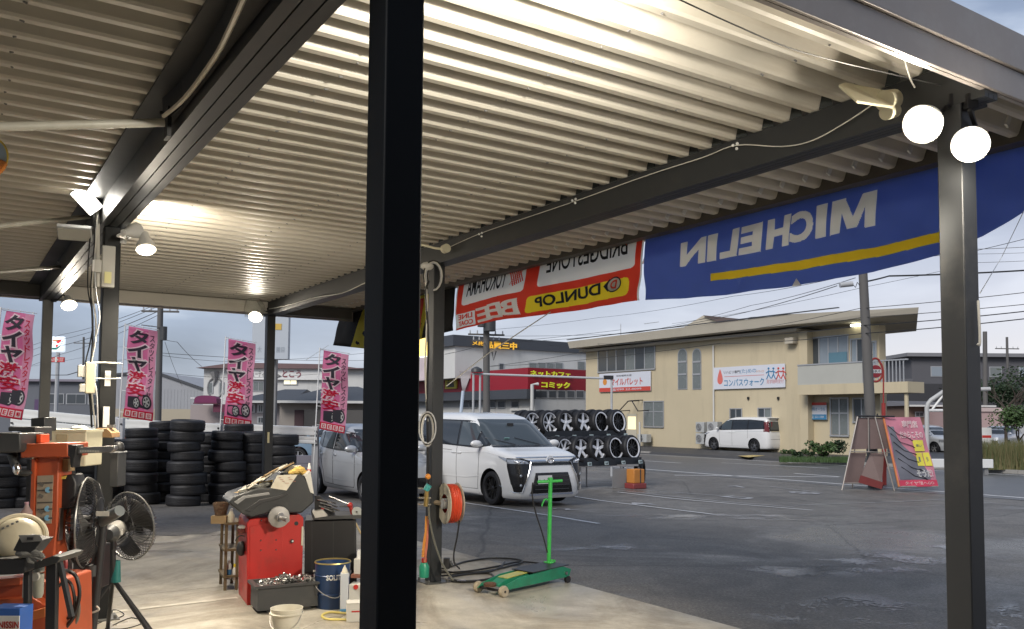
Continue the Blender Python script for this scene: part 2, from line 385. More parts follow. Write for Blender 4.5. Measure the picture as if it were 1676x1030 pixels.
strip('road_marking', 20.9, 21.05, -60, 200, .010, line_mat, 150)
for k in range(-3, 14):
    if k != 1: strip('road_marking', 25.3, 25.45, 6 + k * 10, 11.5 + k * 10, .010, line_mat, 4)
bline(1181, 758, 1357, 767, .14); bline(1104, 778.5, 1372, 781.5, .16); bline(1300, 775.5, 1375, 781, .14)
# parking bay lines and worn numerals
bline(560, 783, 980, 858, .08); bline(925, 811, 1170, 843, .07); bline(1010, 806, 1330, 836, .07); bline(985, 798, 1180, 812, .05, worn_paint); bline(1260, 797, 1345, 807, .05, worn_paint)
bline(1300, 828, 1560, 817, .05, worn_paint); bline(1010, 803, 1300, 831, .06, worn_paint)
def painted_mark(px, py, wpx, body, mat):
    p = G(px, py); q = G(px + wpx, py + wpx * .02); w = (q - p).length; ux = DB * w * .8; uy = DA * w * 1.1
    mb = MB(); text_mb(mb, body, lambda u, v: (lambda s: Vector((s.x, s.y, gz(s.y) + .010)))(p + ux * u + uy * v), .02)
    tag(part('painted_numeral', mb, mat, smooth=False, fix=False), kind='structure')
for a in ((925, 836, 40, '2'), (1050, 828, 55, '4'), (1215, 818, 52, '5'), (1215, 799, 34, '7'), (1325, 810, 50, '8')): painted_mark(*a, worn_paint)
# damp patches on the asphalt, a pale base colour painting in their sheen
damp = bpy.data.materials.new('damp_sheen_patch'); damp.use_nodes = True
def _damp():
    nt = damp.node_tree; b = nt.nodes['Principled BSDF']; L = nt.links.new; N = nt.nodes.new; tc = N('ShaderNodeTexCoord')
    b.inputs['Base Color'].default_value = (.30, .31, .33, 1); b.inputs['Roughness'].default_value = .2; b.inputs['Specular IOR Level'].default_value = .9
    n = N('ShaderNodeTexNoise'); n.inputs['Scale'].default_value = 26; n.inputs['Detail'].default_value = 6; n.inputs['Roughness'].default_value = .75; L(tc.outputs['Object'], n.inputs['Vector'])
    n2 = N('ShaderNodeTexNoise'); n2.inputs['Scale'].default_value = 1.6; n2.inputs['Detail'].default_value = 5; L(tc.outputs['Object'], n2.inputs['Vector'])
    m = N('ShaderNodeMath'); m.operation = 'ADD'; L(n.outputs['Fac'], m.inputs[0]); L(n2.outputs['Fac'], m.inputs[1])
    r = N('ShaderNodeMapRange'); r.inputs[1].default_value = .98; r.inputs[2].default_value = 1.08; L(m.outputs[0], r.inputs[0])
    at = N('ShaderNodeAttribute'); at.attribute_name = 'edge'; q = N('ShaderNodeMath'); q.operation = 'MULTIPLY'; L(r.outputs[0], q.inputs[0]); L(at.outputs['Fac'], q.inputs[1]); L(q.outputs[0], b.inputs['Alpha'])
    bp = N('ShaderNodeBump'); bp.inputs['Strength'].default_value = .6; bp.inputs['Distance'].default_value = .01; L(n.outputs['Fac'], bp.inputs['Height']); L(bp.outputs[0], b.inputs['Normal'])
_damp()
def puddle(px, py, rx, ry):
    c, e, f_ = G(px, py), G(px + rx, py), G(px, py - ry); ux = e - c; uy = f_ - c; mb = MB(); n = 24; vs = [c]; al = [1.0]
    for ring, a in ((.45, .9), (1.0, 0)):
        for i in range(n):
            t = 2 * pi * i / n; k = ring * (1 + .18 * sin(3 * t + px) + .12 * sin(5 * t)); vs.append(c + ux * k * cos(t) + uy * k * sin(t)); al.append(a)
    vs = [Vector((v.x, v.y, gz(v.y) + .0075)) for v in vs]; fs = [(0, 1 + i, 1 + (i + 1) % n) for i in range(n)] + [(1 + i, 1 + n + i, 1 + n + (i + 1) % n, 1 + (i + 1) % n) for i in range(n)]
    mb._add(vs, fs); o = part('damp_sheen_patch', mb, damp, fix=False, smooth=False); at = o.data.attributes.new('edge', 'FLOAT', 'POINT'); at.data.foreach_set('value', al); tag(o, kind='structure')
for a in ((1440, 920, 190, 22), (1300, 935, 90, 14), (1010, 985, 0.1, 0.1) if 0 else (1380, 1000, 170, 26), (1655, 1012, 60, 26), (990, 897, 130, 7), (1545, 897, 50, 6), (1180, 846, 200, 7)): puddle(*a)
# concrete wheel stops / kerbs
kerb_mat = M('kerb_concrete', (.30, .29, .27), .75, 0, .15, 4, bump=.3)
def kerb(b0, b1, a0, a1, h=.13):
    mb = MB(); n = max(1, int((a1 - a0) / 2))
    for i in range(n):
        u0, u1 = a0 + (a1 - a0) * i / n, a0 + (a1 - a0) * (i + 1) / n - .012
        pts = [W(b, u) for b, u in ((b0, u0), (b1, u0), (b1, u1), (b0, u1))]
        lo = [Vector((p.x, p.y, gz(p.y) - .02)) for p in pts]; hi = [Vector((p.x, p.y, gz(p.y) + h)) for p in pts]
        mb._add(lo + hi, [(4, 5, 6, 7), (0, 1, 5, 4), (1, 2, 6, 5), (2, 3, 7, 6), (3, 0, 4, 7)])
    tag(part('kerb', mb, kerb_mat, smooth=False), kind='structure')
kerb(30.9, 31.06, -60, 21.5); kerb(30.9, 31.06, 34, 120)
# pavement and raised forecourt beyond the road
fore = M('forecourt_asphalt', (.05, .05, .052), .6, 0, .2, .8, bump=.3, bscale=50)
mbf = MB()
for i in range(60):
    a0, a1 = -60 + i * 3.0, -57 + i * 3.0
    mbf.quad(W(31.06, a0, -.15), W(31.06, a1, -.15), W(33.0, a1, -.10), W(33.0, a0, -.10)); mbf.quad(W(33.0, a0, -.10), W(33.0, a1, -.10), W(48, a1, -.02), W(48, a0, -.02))
    mbf.quad(W(30.8, a0, -.25), W(30.8, a1, -.25), W(31.06, a1, -.15), W(31.06, a0, -.15))
tag(part('pavement', mbf, fore, fix=False, smooth=False), kind='structure')
# yellow mark in front of the parked minivan
ym = M('yellow_marking', (.55, .42, .16), .6, 0, .15, 5, dirt=((.1, .1, .08), .6))
mb = MB(); q = [PZ(x, y, -.12) for x, y in ((1207, 746.5), (1225, 749), (1268, 744.5), (1235, 745))]
mb.quad(*[p + Vector((0, 0, .008)) for p in q]); tag(part('yellow_marking', mb, ym, fix=False), kind='structure')
# distant hills
def hills():
    m = M('wooded_hill', (.035, .05, .04), .9, 0, .5, .03, bump=.8, bscale=.3)
    def prof(x): return 16 + 9 * sin(x * .011 + .6) + 5 * sin(x * .031) + 2.5 * sin(x * .09) + 1.2 * sin(x * .23)
    mb = MB(); n = 160
    mb.grid(lambda u, v: ((u * 2 - 1) * 900, 620 + v * 160, max(-1, prof((u * 2 - 1) * 900 + v * 90)) * sin(v * pi / 2) ** .7 - .5 + random.uniform(-.5, .5) * (v > 0)), n, 8)
    tag(part('hills', mb, m, fix=False), kind='structure')
hills()
# ================================================================== CANOPY (steel shed roof over the bays)
CB = (1.056, 4.01); CA = [2.243 + 5.26 * k for k in range(3)]; CS = .122
ZB0, ZB1, ZR = 3.10, 3.30, 3.305
canopy = thing('steel_canopy', 'charcoal steel frame canopy with cream ribbed metal roof over the tyre bays', 'canopy', (0, 0, 0), ANG)
def column(b, a, mat, lab):
    mb = MB(); s = CS
    mb.box2((b - s / 2, a - s / 2, .012), (b + s / 2, a + s / 2, ZB0))
    o = part('column', mb, mat, canopy, lab, bev=.006)
    p = MB(); p.box2((b - .13, a - .13, .005), (b + .13, a + .13, .013))
    for x in (-.1, .1):
        for y in (-.1, .1): p.cyl((b + x, a + y, .013), (b + x, a + y, .04), .012, n=6)
    part('base_plate', p, grey_steel, o)
    return o
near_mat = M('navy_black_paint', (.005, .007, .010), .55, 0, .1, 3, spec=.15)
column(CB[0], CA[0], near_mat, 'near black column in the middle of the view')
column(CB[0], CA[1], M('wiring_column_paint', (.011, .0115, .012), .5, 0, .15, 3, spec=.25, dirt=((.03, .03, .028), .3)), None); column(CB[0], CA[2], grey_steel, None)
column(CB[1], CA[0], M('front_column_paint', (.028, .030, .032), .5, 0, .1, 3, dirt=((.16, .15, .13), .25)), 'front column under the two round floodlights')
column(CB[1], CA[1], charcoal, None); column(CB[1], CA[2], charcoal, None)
# pale strips left on two columns
for (b, a, z) in ((CB[1] , CA[2], 1.28), (CB[0], CA[2], 1.28)):
    part('reflector_strip', MB().box((b - .01, a - CS / 2 - .003, z), (.03, .004, .16)), M('pale_strip', (.75, .68, .42), .5, 0, 0), canopy)
part('grey_band', MB().box((CB[0], CA[2], 1.03), (CS + .02, CS + .02, .17)), M('galvanised', (.35, .36, .35), .5, .5, .15, 6), canopy)
# long beams
def beam(b, wid, name='beam'):
    a0, a1 = CA[0] - .17, CA[2] + .17; mb = MB()
    # box girder with two open slots along its underside
    w = wid / 2
    poly = [(b - w, ZB1), (b - w, ZB0), (b - w * .42, ZB0), (b - w * .42, ZB0 + .02), (b - w * .34, ZB0 + .02), (b - w * .34, ZB0), (b + w * .34, ZB0), (b + w * .34, ZB0 + .02), (b + w * .42, ZB0 + .02), (b + w * .42, ZB0), (b + w, ZB0), (b + w, ZB1)]
    mb.prism(poly, a0, a1, 'y'); o = part(name, mb, charcoal, canopy, smooth=False)
    return o
beam(CB[0], .19); fb = beam(CB[1], .11)
# long flange along the camera side of the inner beam
part('beam_flange', MB().box2((CB[0] - .23, CA[0] - .17, ZB1 - .012), (CB[0] - .096, CA[2] + .1, ZB1 + .001)), charcoal, canopy)
part('beam_flange', MB().box2((CB[1] + .056, CA[0] - .1, ZB0 - .001), (CB[1] + .10, CA[2] + .1, ZB0 + .012)), charcoal, canopy)
# ribbed roof: one pan per rib
b0, b1 = -6.0, 5.36
tp = .12
prof = [(0, tp), (.018, tp), (.028, tp - .012), (.064, .012), (.076, 0), (.118, 0), (.130, .012), (.166, tp - .012), (.176, tp), (.2, tp)]
mb = MB(); mb._add([(b, y, z) for b in (b0, b1) for y, z in prof], [(i, i + 1, i + 11, i + 10) for i in range(9)])
rib_me = mb.mesh('roof_panel', cream_steel, smooth=False, fix=False)
n_rib = 54
for k in range(n_rib):
    o = link('roof_panel', rib_me, canopy); o.location = (0, 2.12 + .2 * k, ZR)
# weather skin above, keeps daylight out
part('roof_top', MB().box2((b0, 2.12, ZR + tp + .004), (b1, 2.12 + .2 * n_rib, ZR + tp + .02)), mid_grey, canopy)
# profile closures where ribs land on the beams
mbk = MB()
for k in range(n_rib):
    a = 2.12 + .2 * k
    for b, w in ((CB[0] - .09, 1), (CB[1] - .05, 1)):
        mbk._add([(b, a - .03, ZR), (b, a + .06, ZR), (b, a + .03, ZR + tp), (b, a, ZR + tp)], [(0, 1, 2, 3)])
o = part('rib_closures', mbk, M('closure_dark', (.03, .035, .035), .6), canopy, fix=False); o['kind'] = 'stuff'
# screw heads along the lap lines and drip stains
mbk = MB()
for k in range(n_rib):
    for b in (1.6, 2.45, 3.3, 4.6, .2, -.9): mbk.cyl((b + random.uniform(-.02, .02), 2.12 + .2 * k + .097, ZR - .006), (b, 2.12 + .2 * k + .097, ZR), .005, n=5)
o = part('roof_screws', mbk, mid_grey, canopy); o['kind'] = 'stuff'
# rib clips seen under the eave
mbk = MB()
for k in range(n_rib):
    a = 2.12 + .2 * k + .0
    mbk.box((5.05, a, ZR + .02), (.035, .012, .07), ry=.5)
o = part('eave_clips', mbk, white_paint, canopy); o['kind'] = 'stuff'
# gutter along the open front
part('gutter', MB().prism([(5.30, 3.40), (5.30, 3.27), (5.46, 3.27), (5.46, 3.42), (5.445, 3.42), (5.445, 3.285), (5.315, 3.285), (5.315, 3.40)], 2.05, 12.98, 'y'), M('gutter_brown', (.075, .068, .06), .5, 0, .1, 4), canopy, smooth=False)
# fascia across the near end (the roof edge against the sky) and the far end
fm = M('fascia_grey', (.30, .27, .25), .38, .3, .08, 2.5, dirt=((.42, .4, .38), .35))
part('near_fascia', MB().box2((b0, 2.055, 3.135), (5.47, 2.072, 3.268)), fm, canopy, bev=.003)
part('fascia_cap', MB().box2((b0, 2.04, 3.272), (5.5, 2.072, 3.45)), fm, canopy, bev=.003)
part('fascia_lip', MB().box2((b0, 2.073, 3.133), (5.46, 2.095, 3.139)), fm, canopy)
part('end_beam', MB().box2((CB[0] + .1, CA[2] - .05, ZB0 + .03), (CB[1] - .06, CA[2] + .05, ZR - .004)), cream_steel, canopy)
part('end_beam', MB().box2((b0, CA[2] - .05, ZB0 + .03), (CB[0] - .1, CA[2] + .05, ZR - .004)), grey_steel, canopy)
part('end_beam', MB().box2((CB[1] + .06, CA[2] - .05, ZB0 + .03), (5.29, CA[2] + .05, ZR - .004)), grey_steel, canopy)
part('far_fascia', MB().box2((b0, 12.94, 3.12), (5.46, 12.96, 3.42)), fm, canopy)
# unseen shop shell behind and beside the viewer, added to block the sun
shop = thing('shop_sun_block', 'tyre workshop building the view is taken from, behind the camera', 'building', (0, 0, 0), ANG)
wm = M('sun_block_wall', (.16, .16, .15), .7, 0, .1, 1.5)
part('wall', MB().box2((-9, -9, 0), (-8.8, 2.0, 4.6)), wm, shop); part('wall', MB().box2((-9, -9, 0), (4.2, -8.8, 4.6)), wm, shop)
part('wall', MB().box2((4.0, -9, 0), (4.2, -.6, 4.6)), wm, shop)
part('roof', MB().box2((-9.2, -9.2, 4.6), (4.4, .6, 4.8)), wm, shop)
# awning cassette and its braces on the inner beam
aw = thing('folded_awning', 'black folded awning hung along the inner beam with pale pull arms', 'awning', (0, 0, 0), ANG)
dk = M('awning_black', (.010, .010, .010), .6, 0, .2, 4)
def BZ(px, py, z): return toAB(PZ(px, py, z))
c0 = BZ(268, 190, 3.14)
pts = [BZ(x, y, 3.2) for x, y in ((268, 188), (300, 160), (335, 112), (368, 58), (400, -10), (430, -80))]
mb = MB()
bot = [(p.x, p.y, 3.16) for p in pts]; inner = [(CB[0] - .10, p.y + .02, 3.16) for p in pts]; top = [(p.x - .01, p.y, 3.29) for p in pts]
for i in range(len(pts) - 1):
    mb.quad(bot[i], bot[i + 1], inner[i + 1], inner[i]); mb.quad(bot[i], bot[i + 1], top[i + 1], top[i])
mb.quad(bot[0], inner[0], (inner[0][0], inner[0][1], 3.29), top[0])
part('cassette', mb, dk, aw, smooth=False)
part('edge_trim', MB().tube(smooth_path([BZ(x, y, 3.155) for x, y in ((268, 190), (303, 160), (350, 97), (374, 52), (402, -10))], 4), .012, 6), M('trim_pale', (.6, .55, .45), .35, .3, 0), aw)
for (p, q, r) in (((-30, 207), (268, 201), .026), ((-30, 372), (150, 355), .024), ((-30, 452), (96, 437), .024)):
    a = toAB(PB(*p, .5)) if False else None
for i, (x0, y0, x1, y1, yd0, yd1) in enumerate(((-60, 209, 268, 201, 3.9, 4.45), (-60, 377, 152, 354, 6.0, 7.2), (-60, 450, 97, 437, 7.4, 9.2))):
    p, q = toAB(P(x0, y0, yd0)), toAB(P(x1, y1, yd1))
    part('pull_arm', MB().cyl(p, q, .022 if i == 0 else .019, n=10), M('arm_cream', (.55, .53, .46), .4, 0, .1, 6, dirt=((.3, .28, .22), .4)), aw)
    br = MB(); br.box((q.x + .02, q.y, q.z), (.02, .09, .16)); br.cyl((q.x, q.y, q.z + .05), (q.x - .02, q.y, q.z + .05), .009, n=6)
    part('bracket', br, dk if i == 0 else light_grey, aw)
# ---- floodlights
def spot(name, parent, loc, tgt, watts, size=150, blend=.9, col=(1, .89, .72), r=.06):
    ld = bpy.data.lights.new(name, 'SPOT'); ld.energy = watts; ld.spot_size = rad(size); ld.spot_blend = blend; ld.color = col; ld.shadow_soft_size = r
    o = bpy.data.objects.new(name, ld); COL.objects.link(o); o.parent = parent
    d = Vector(tgt) - Vector(loc); o.location = loc; o.rotation_euler = (-d).to_track_quat('Z', 'Y').to_euler(); return o
def par_lamp(label, pos, tgt, r, watts, anchor, body_mat=black_plastic, size=150, es=None, col=(1, .89, .72)):
    """round reflector floodlight: glass face, bowl, neck, swivel and clamp"""
    pos = Vector(pos); t = thing('floodlight', label, 'floodlight', pos); d = (Vector(tgt) - pos).normalized(); anc = Vector(anchor) - pos
    part('lens', MB().lathe([(.0001, .016), (r * .5, .013), (r * .85, .004)], axis=d, n=28), lamp_glow, t)
    part('lens_edge', MB().lathe([(r * .85, .004), (r * .93, -.001), (r * .97, -.006)], axis=d, n=28), M('lens_edge_glow', (1, .95, .8), .3, 0, 0, emit=(1, .86, .62), es=1.6), t)
    part('reflector_bowl', MB().lathe([(r, -.012), (r * 1.03, -.004), (r * .99, .002), (r * .98, -.014), (r * .9, -.05), (r * .5, -.11), (r * .42, -.16), (.0001, -.165)], axis=d, n=28), white_paint, t)
    back = -d * .15; part('swivel', MB().tube([back, back * 1.15 + anc * .3, anc * .8, anc], .012, 8), body_mat, t)
    part('clamp', MB().box(anc, (.05, .05, .07)), body_mat, t)
    if watts: spot('bulb', t, d * .03, d, watts, size, col=col)
    return t
R0 = W(CB[1], CA[0])
pos1 = P(1509, 204, 3.92); pos2 = P(1588, 237, 3.86)
par_lamp('larger lit round floodlight left of the front column top, facing the camera', pos1, Vector((-.6, 1.6, 1.2)), .088, 60, P(1560, 168, 4.05))
par_lamp('lit round floodlight hanging in front of the front column', pos2, Vector((-.3, .6, .9)), .080, 0, P(1588, 168, 3.98))
spot('bulb', [x for x in COL.objects if 'hanging in front' in x.get('label', '')][0], (-.02, -.10, -.12), Vector((-3.6, 3.0, -3.2)), 430, 88)
ld = bpy.data.lights.new('bulb_spill', 'POINT'); ld.energy = 12; ld.color = (1, .9, .75); ld.shadow_soft_size = .06
o_ = bpy.data.objects.new('bulb_spill', ld); COL.objects.link(o_); o_.parent = [x for x in COL.objects if x.name.startswith('floodlight') and 'hanging in front' in x.get('label', '')][0]; o_.location = (-.03, -.09, -.06)
# unlit square floodlight on the same column
t = thing('square_floodlight', 'unlit cream square floodlight with round junction disc beside the lit lamps', 'floodlight', P(1440, 165, 4.0))
o0 = t.location.copy()
q = [P(x, y, d) - o0 for x, y, d in ((1373, 143, 3.9), (1384, 139, 4.05), (1448, 152, 4.05), (1461, 178, 3.95), (1402, 169, 3.85))]
mb = MB(); n = len(q); up = Vector((0, 0, .012)); mb._add([v for v in q] + [v + up for v in q], [tuple(range(n)), tuple(range(2 * n - 1, n - 1, -1))] + [(i, (i + 1) % n, n + (i + 1) % n, n + i) for i in range(n)])
part('housing', mb, beige_plastic, t)
c = sum(q, Vector()) / n; qq = [c + (v - c) * .8 - Vector((0, 0, .004)) for v in q]
part('glass', MB().quad(*qq), M('lamp_glass_off', (.35, .35, .32), .2, 0, 0), t, fix=False)
part('junction_disc', MB().cyl(P(1448, 165, 3.98) - o0, P(1462, 163, 4.03) - o0, .048, n=24), beige_plastic, t)
part('mount', MB().cyl(P(1450, 185, 3.98) - o0, P(1464, 181, 4.03) - o0, .034, n=20), beige_plastic, t)
# floodlight fixed under the near edge of the roof, just above the frame: it washes the ribs of the first bay
par_lamp('floodlight under the near roof edge, washing along the ribs', W(1.75, 2.22, 3.09), W(2.6, 6.0, 3.2), .05, 115, W(1.75, 2.1, 3.2), size=160, col=(1, .93, .80))
# lamps round the second inner column
L2 = W(CB[0], CA[1])
def panel_lamp(label, px, py, Y, tgt, w, h, watts, anchor, lit=True, col=(1, .95, .85), roll=0):
    pos = P(px, py, Y); t = thing('panel_floodlight', label, 'floodlight', pos); d = (Vector(tgt) - pos).normalized()
    R = (-d).to_track_quat('Z', 'Y').to_matrix().to_4x4() @ Matrix.Rotation(roll, 4, 'Z')
    part('housing', MB(R).box((0, 0, .02), (w + .02, h + .02, .035)), light_grey, t, bev=.004)
    part('diffuser', MB(R).box((0, 0, -.002), (w, h, .008)), lamp_glow if lit else M('lamp_glass_off', (.35, .35, .32), .2, 0, 0), t)
    part('bracket', MB().tube([(0, 0, 0), (Vector(anchor) - pos) * .5 + Vector((0, 0, .02)), Vector(anchor) - pos], .01, 8), light_grey, t)
    if lit and watts: spot('bulb', t, d * .03, d, watts, 150, col=col)
    return t
panel_lamp('lit white rectangular floodlight at the top left of the wiring column', 142, 328, 6.6, P(200, 700, 3.0), .20, .11, 3.5, P(160, 350, 6.8), roll=.8)
panel_lamp('dark wide floodlight pointing down at the left of the wiring column', 122, 384, 6.6, P(60, 900, 5.2), .22, .12, 0, P(158, 372, 6.8), lit=False)
par_lamp('white bowl floodlight above the tilted one right of the wiring column', P(224, 377, 6.75), P(470, 330, 9.0), .062, 60, P(200, 392, 6.86), white_paint)
par_lamp('lit disc floodlight tilted to the lower right of the wiring column', P(239, 409, 6.7), P(300, 1100, 5.4), .075, 330, P(205, 385, 6.86), white_paint)
par_lamp('lit round floodlight beside the farthest left column above the convenience store sign', P(113, 500, 11.0), P(200, 900, 9.0), .095, 90, P(88, 490, 11.2))
t = par_lamp('lit round floodlight in a clear shade at the corner column beside the pink banners', P(418, 519, 12.6), P(300, 1000, 8.5), .10, 120, P(440, 508, 12.8))
part('clear_shade', MB().lathe([(.16, -.02), (.15, .10), (.10, .22), (.03, .25)], c=(0, 0, .05), axis=(-.2, 0, 1), n=20), M('shade_glass', (.55, .55, .5), .1, 0, 0, alpha=.35), t, fix=False)
# fluorescent batten on the wiring column
t = thing('fluorescent_lamp', 'unlit white batten with a yellow sticker on the wiring column', 'lamp', P(177, 437, 6.76))
part('tray', MB().box((0, 0, 0), (.095, .05, .33), rz=ANG), dull_white, t, bev=.006); part('sticker', MB().box((.015, -.03, -.09), (.05, .004, .09), rz=ANG), M('sticker_yellow', (.8, .75, .35), .5, 0, 0), t)
# ---- colourful round disc just entering at the left edge
t = thing('hanging_disc', 'colourful round hanging sign cut by the left edge', 'sign', P(-22, 258, 5.0))
part('disc', MB().cyl((0, 0, 0), (0, .012, 0), .125, n=32), M('disc_blue', (.42, .55, .68), .4, 0, 0), t)
mb = MB()
for i in range(5): mb.tube([(.125 * cos(a), -.004, .125 * sin(a)) for a in [(-.9 + i * .12 + j * .04) for j in range(4)]] + [(.06, -.004, -.05 + i * .01)], .009, 5)
part('painted_flames', mb, M('disc_orange', (.8, .28, .05), .4, 0, 0), t); part('cord', MB().cyl((0, 0, .12), (0, 0, .6), .003, n=5), cable_white, t)
part('rim', MB().tube([(.125 * cos(a * pi / 16), 0, .125 * sin(a * pi / 16)) for a in range(32)], .006, 6, closed=True), M('disc_yellow', (.8, .6, .1), .4, 0, 0), t)
# ---- wiring along the front beam
bf = CB[1] - .075
def wire(name, label, pts, r, mat, cat='cable', n=5, k=5):
    o = part(name, MB().tube(smooth_path(pts, k), r, n), mat); return tag(o, label, cat)
wire('beam_cable', 'thin dark cable pinned along the face of the front beam', [PB(x, y, bf) for x, y in ((735, 405), (787, 382), (860, 357), (940, 330), (1060, 287), (1150, 258), (1205, 238), (1280, 240), (1330, 230), (1385, 200), (1430, 170))], .0035, cable_white)
wire('beam_cable', 'pale cable running on along the front beam to the corner lamp', [PB(x, y, bf) for x, y in ((440, 506), (470, 500), (517, 487), (560, 480), (600, 462), (640, 445))], .006, cable_white)
wire('roof_cable', 'thin dark cable slung under the roof towards the lit lamps', [P(x, y, d) for x, y, d in ((1100, -6, 3.0), (1200, 40, 3.2), (1290, 78, 3.4), (1375, 102, 3.6), (1440, 117, 3.8), (1540, 140, 4.0))], .003, cable_black)
wire('roof_cable', 'short white flex hanging from the roof edge lip', [P(x, y, d) for x, y, d in ((1476, 86, 3.75), (1482, 105, 3.8), (1489, 128, 3.9), (1497, 143, 4.0))], .004, cable_white)
for (x, y) in ((787, 384), (940, 329), (1204, 239)):
    t = thing('cable_insulator', {787: 'white three lobed cable clip nearest the middle column', 940: 'white three lobed cable clip halfway along the front beam', 1204: 'white and red cable clip on the near end of the front beam'}[x], 'clip', PB(x, y, bf - .01))
    mb = MB()
    for k in range(3): a = k * 2.1 + .9; mb.ball((.016 * cos(a), 0, .018 * sin(a)), .010, 8)
    part('lobes', mb, white_paint, t)
    if x == 1204: part('red_knot', MB().ball((.05, 0, 0), .012, 8), M('red_plastic', (.6, .06, .03), .4, 0, 0), t)
t = thing('lamp_holder', 'small round cream lamp holder where the front beam meets the hose reel column', 'lamp holder', PB(727, 408, CB[1] - .12))
part('cap', MB().cyl((0, 0, 0), (.03, -.05, 0), .042, n=20), beige_plastic, t); part('stalk', MB().tube([(0, 0, 0), (-.09, -.02, .005), (-.17, 0, .03), (-.22, 0, .04)], .011, 8), beige_plastic, t)
# ---- wiring on the second inner column (left)
cw = [(155, 352), (152, 400), (150, 470), (154, 520), (150, 560), (146, 600), (150, 640), (152, 700)]
wire('conduit', 'white plastic conduit running down the wiring column', [P(160, y, 6.72) for y in (345, 380, 420, 470)], .016, cable_white, 'conduit', 8)
for i, (dx, r, m, lab) in enumerate(((0, .008, cable_black, 'thick dark cable hanging left of the wiring column'), (3, .006, cable_white, 'white cable hanging beside the wiring column'), (-4, .005, cable_black, 'thin dark cable hanging farthest left of the wiring column'), (6, .006, light_grey, 'grey cable tied beside the wiring column'))):
    wire('hanging_cable', lab, [P(x + dx + 3 * sin(j * 1.7 + i), y, 6.66) for j, (x, y) in enumerate(cw)], r, m)
t = thing('socket_box', 'cream switch box and sockets low on the wiring column', 'switch box', P(143, 625, 6.62))
part('box', MB().box((.02, 0, .03), (.07, .05, .24), rz=ANG), beige_plastic, t, bev=.006); part('socket', MB().box((-.03, -.03, .08), (.06, .04, .09), rz=ANG), dull_white, t, bev=.004)
part('socket', MB().box((-.02, -.03, -.05), (.05, .04, .06), rz=ANG), dull_white, t, bev=.004)
t = thing('junction_box', 'small white junction box high on the wiring column', 'switch box', P(160, 436, 6.68)); part('box', MB().box((0, 0, 0), (.05, .04, .10), rz=ANG), dull_white, t, bev=.004); part('lid', MB().box((-.008, -.022, 0), (.042, .006, .09), rz=ANG), white_paint, t)
t = thing('paper_notes', 'white paper strips stuck on the wiring column', 'paper', P(176, 630, 6.74))
part('note', MB().box((0, 0, .05), (.042, .004, .12), rz=ANG), white_paint, t); part('note', MB().box((-.002, -.002, -.25), (.045, .02, .16), rz=ANG), white_paint, t)
part('tie', MB().tube([(-.09, -.06, .17), (.0, -.03, .172), (.09, .02, .17), (.10, .02, .165)], .006, 5), cable_white, t); part('tie', MB().tube([(-.09, -.06, .05), (.0, -.03, .045), (.09, .02, .052)], .005, 5), cable_white, t)
# ================================================================== BANNERS under the eave (seen from behind, so lettering is mirrored)
BBN = 5.40
def cloth_mat(name, col):
    m = M(name, col, .7, 0, .06, 3); nt = m.node_tree; b = nt.nodes['Principled BSDF']
    if 'tr' not in nt.nodes:
        t = nt.nodes.new('ShaderNodeBsdfTranslucent'); t.name = 'tr'; t.inputs['Color'].default_value = (*col, 1)
        mx = nt.nodes.new('ShaderNodeMixShader'); mx.inputs[0].default_value = .66; out = nt.nodes['Material Output']
        nt.links.new(b.outputs[0], mx.inputs[1]); nt.links.new(t.outputs[0], mx.inputs[2]); nt.links.new(mx.outputs[0], out.inputs['Surface'])
    return m
c_blue = cloth_mat('banner_blue', (.18, .28, .64)); c_white = cloth_mat('banner_white', (.93, .92, .88)); c_yel = cloth_mat('banner_yellow', (.94, .80, .08)); c_red = cloth_mat('banner_red', (.86, .13, .08)); c_blk = cloth_mat('banner_black', (.02, .02, .02)); c_navy = cloth_mat('print_navy', (.02, .03, .08))
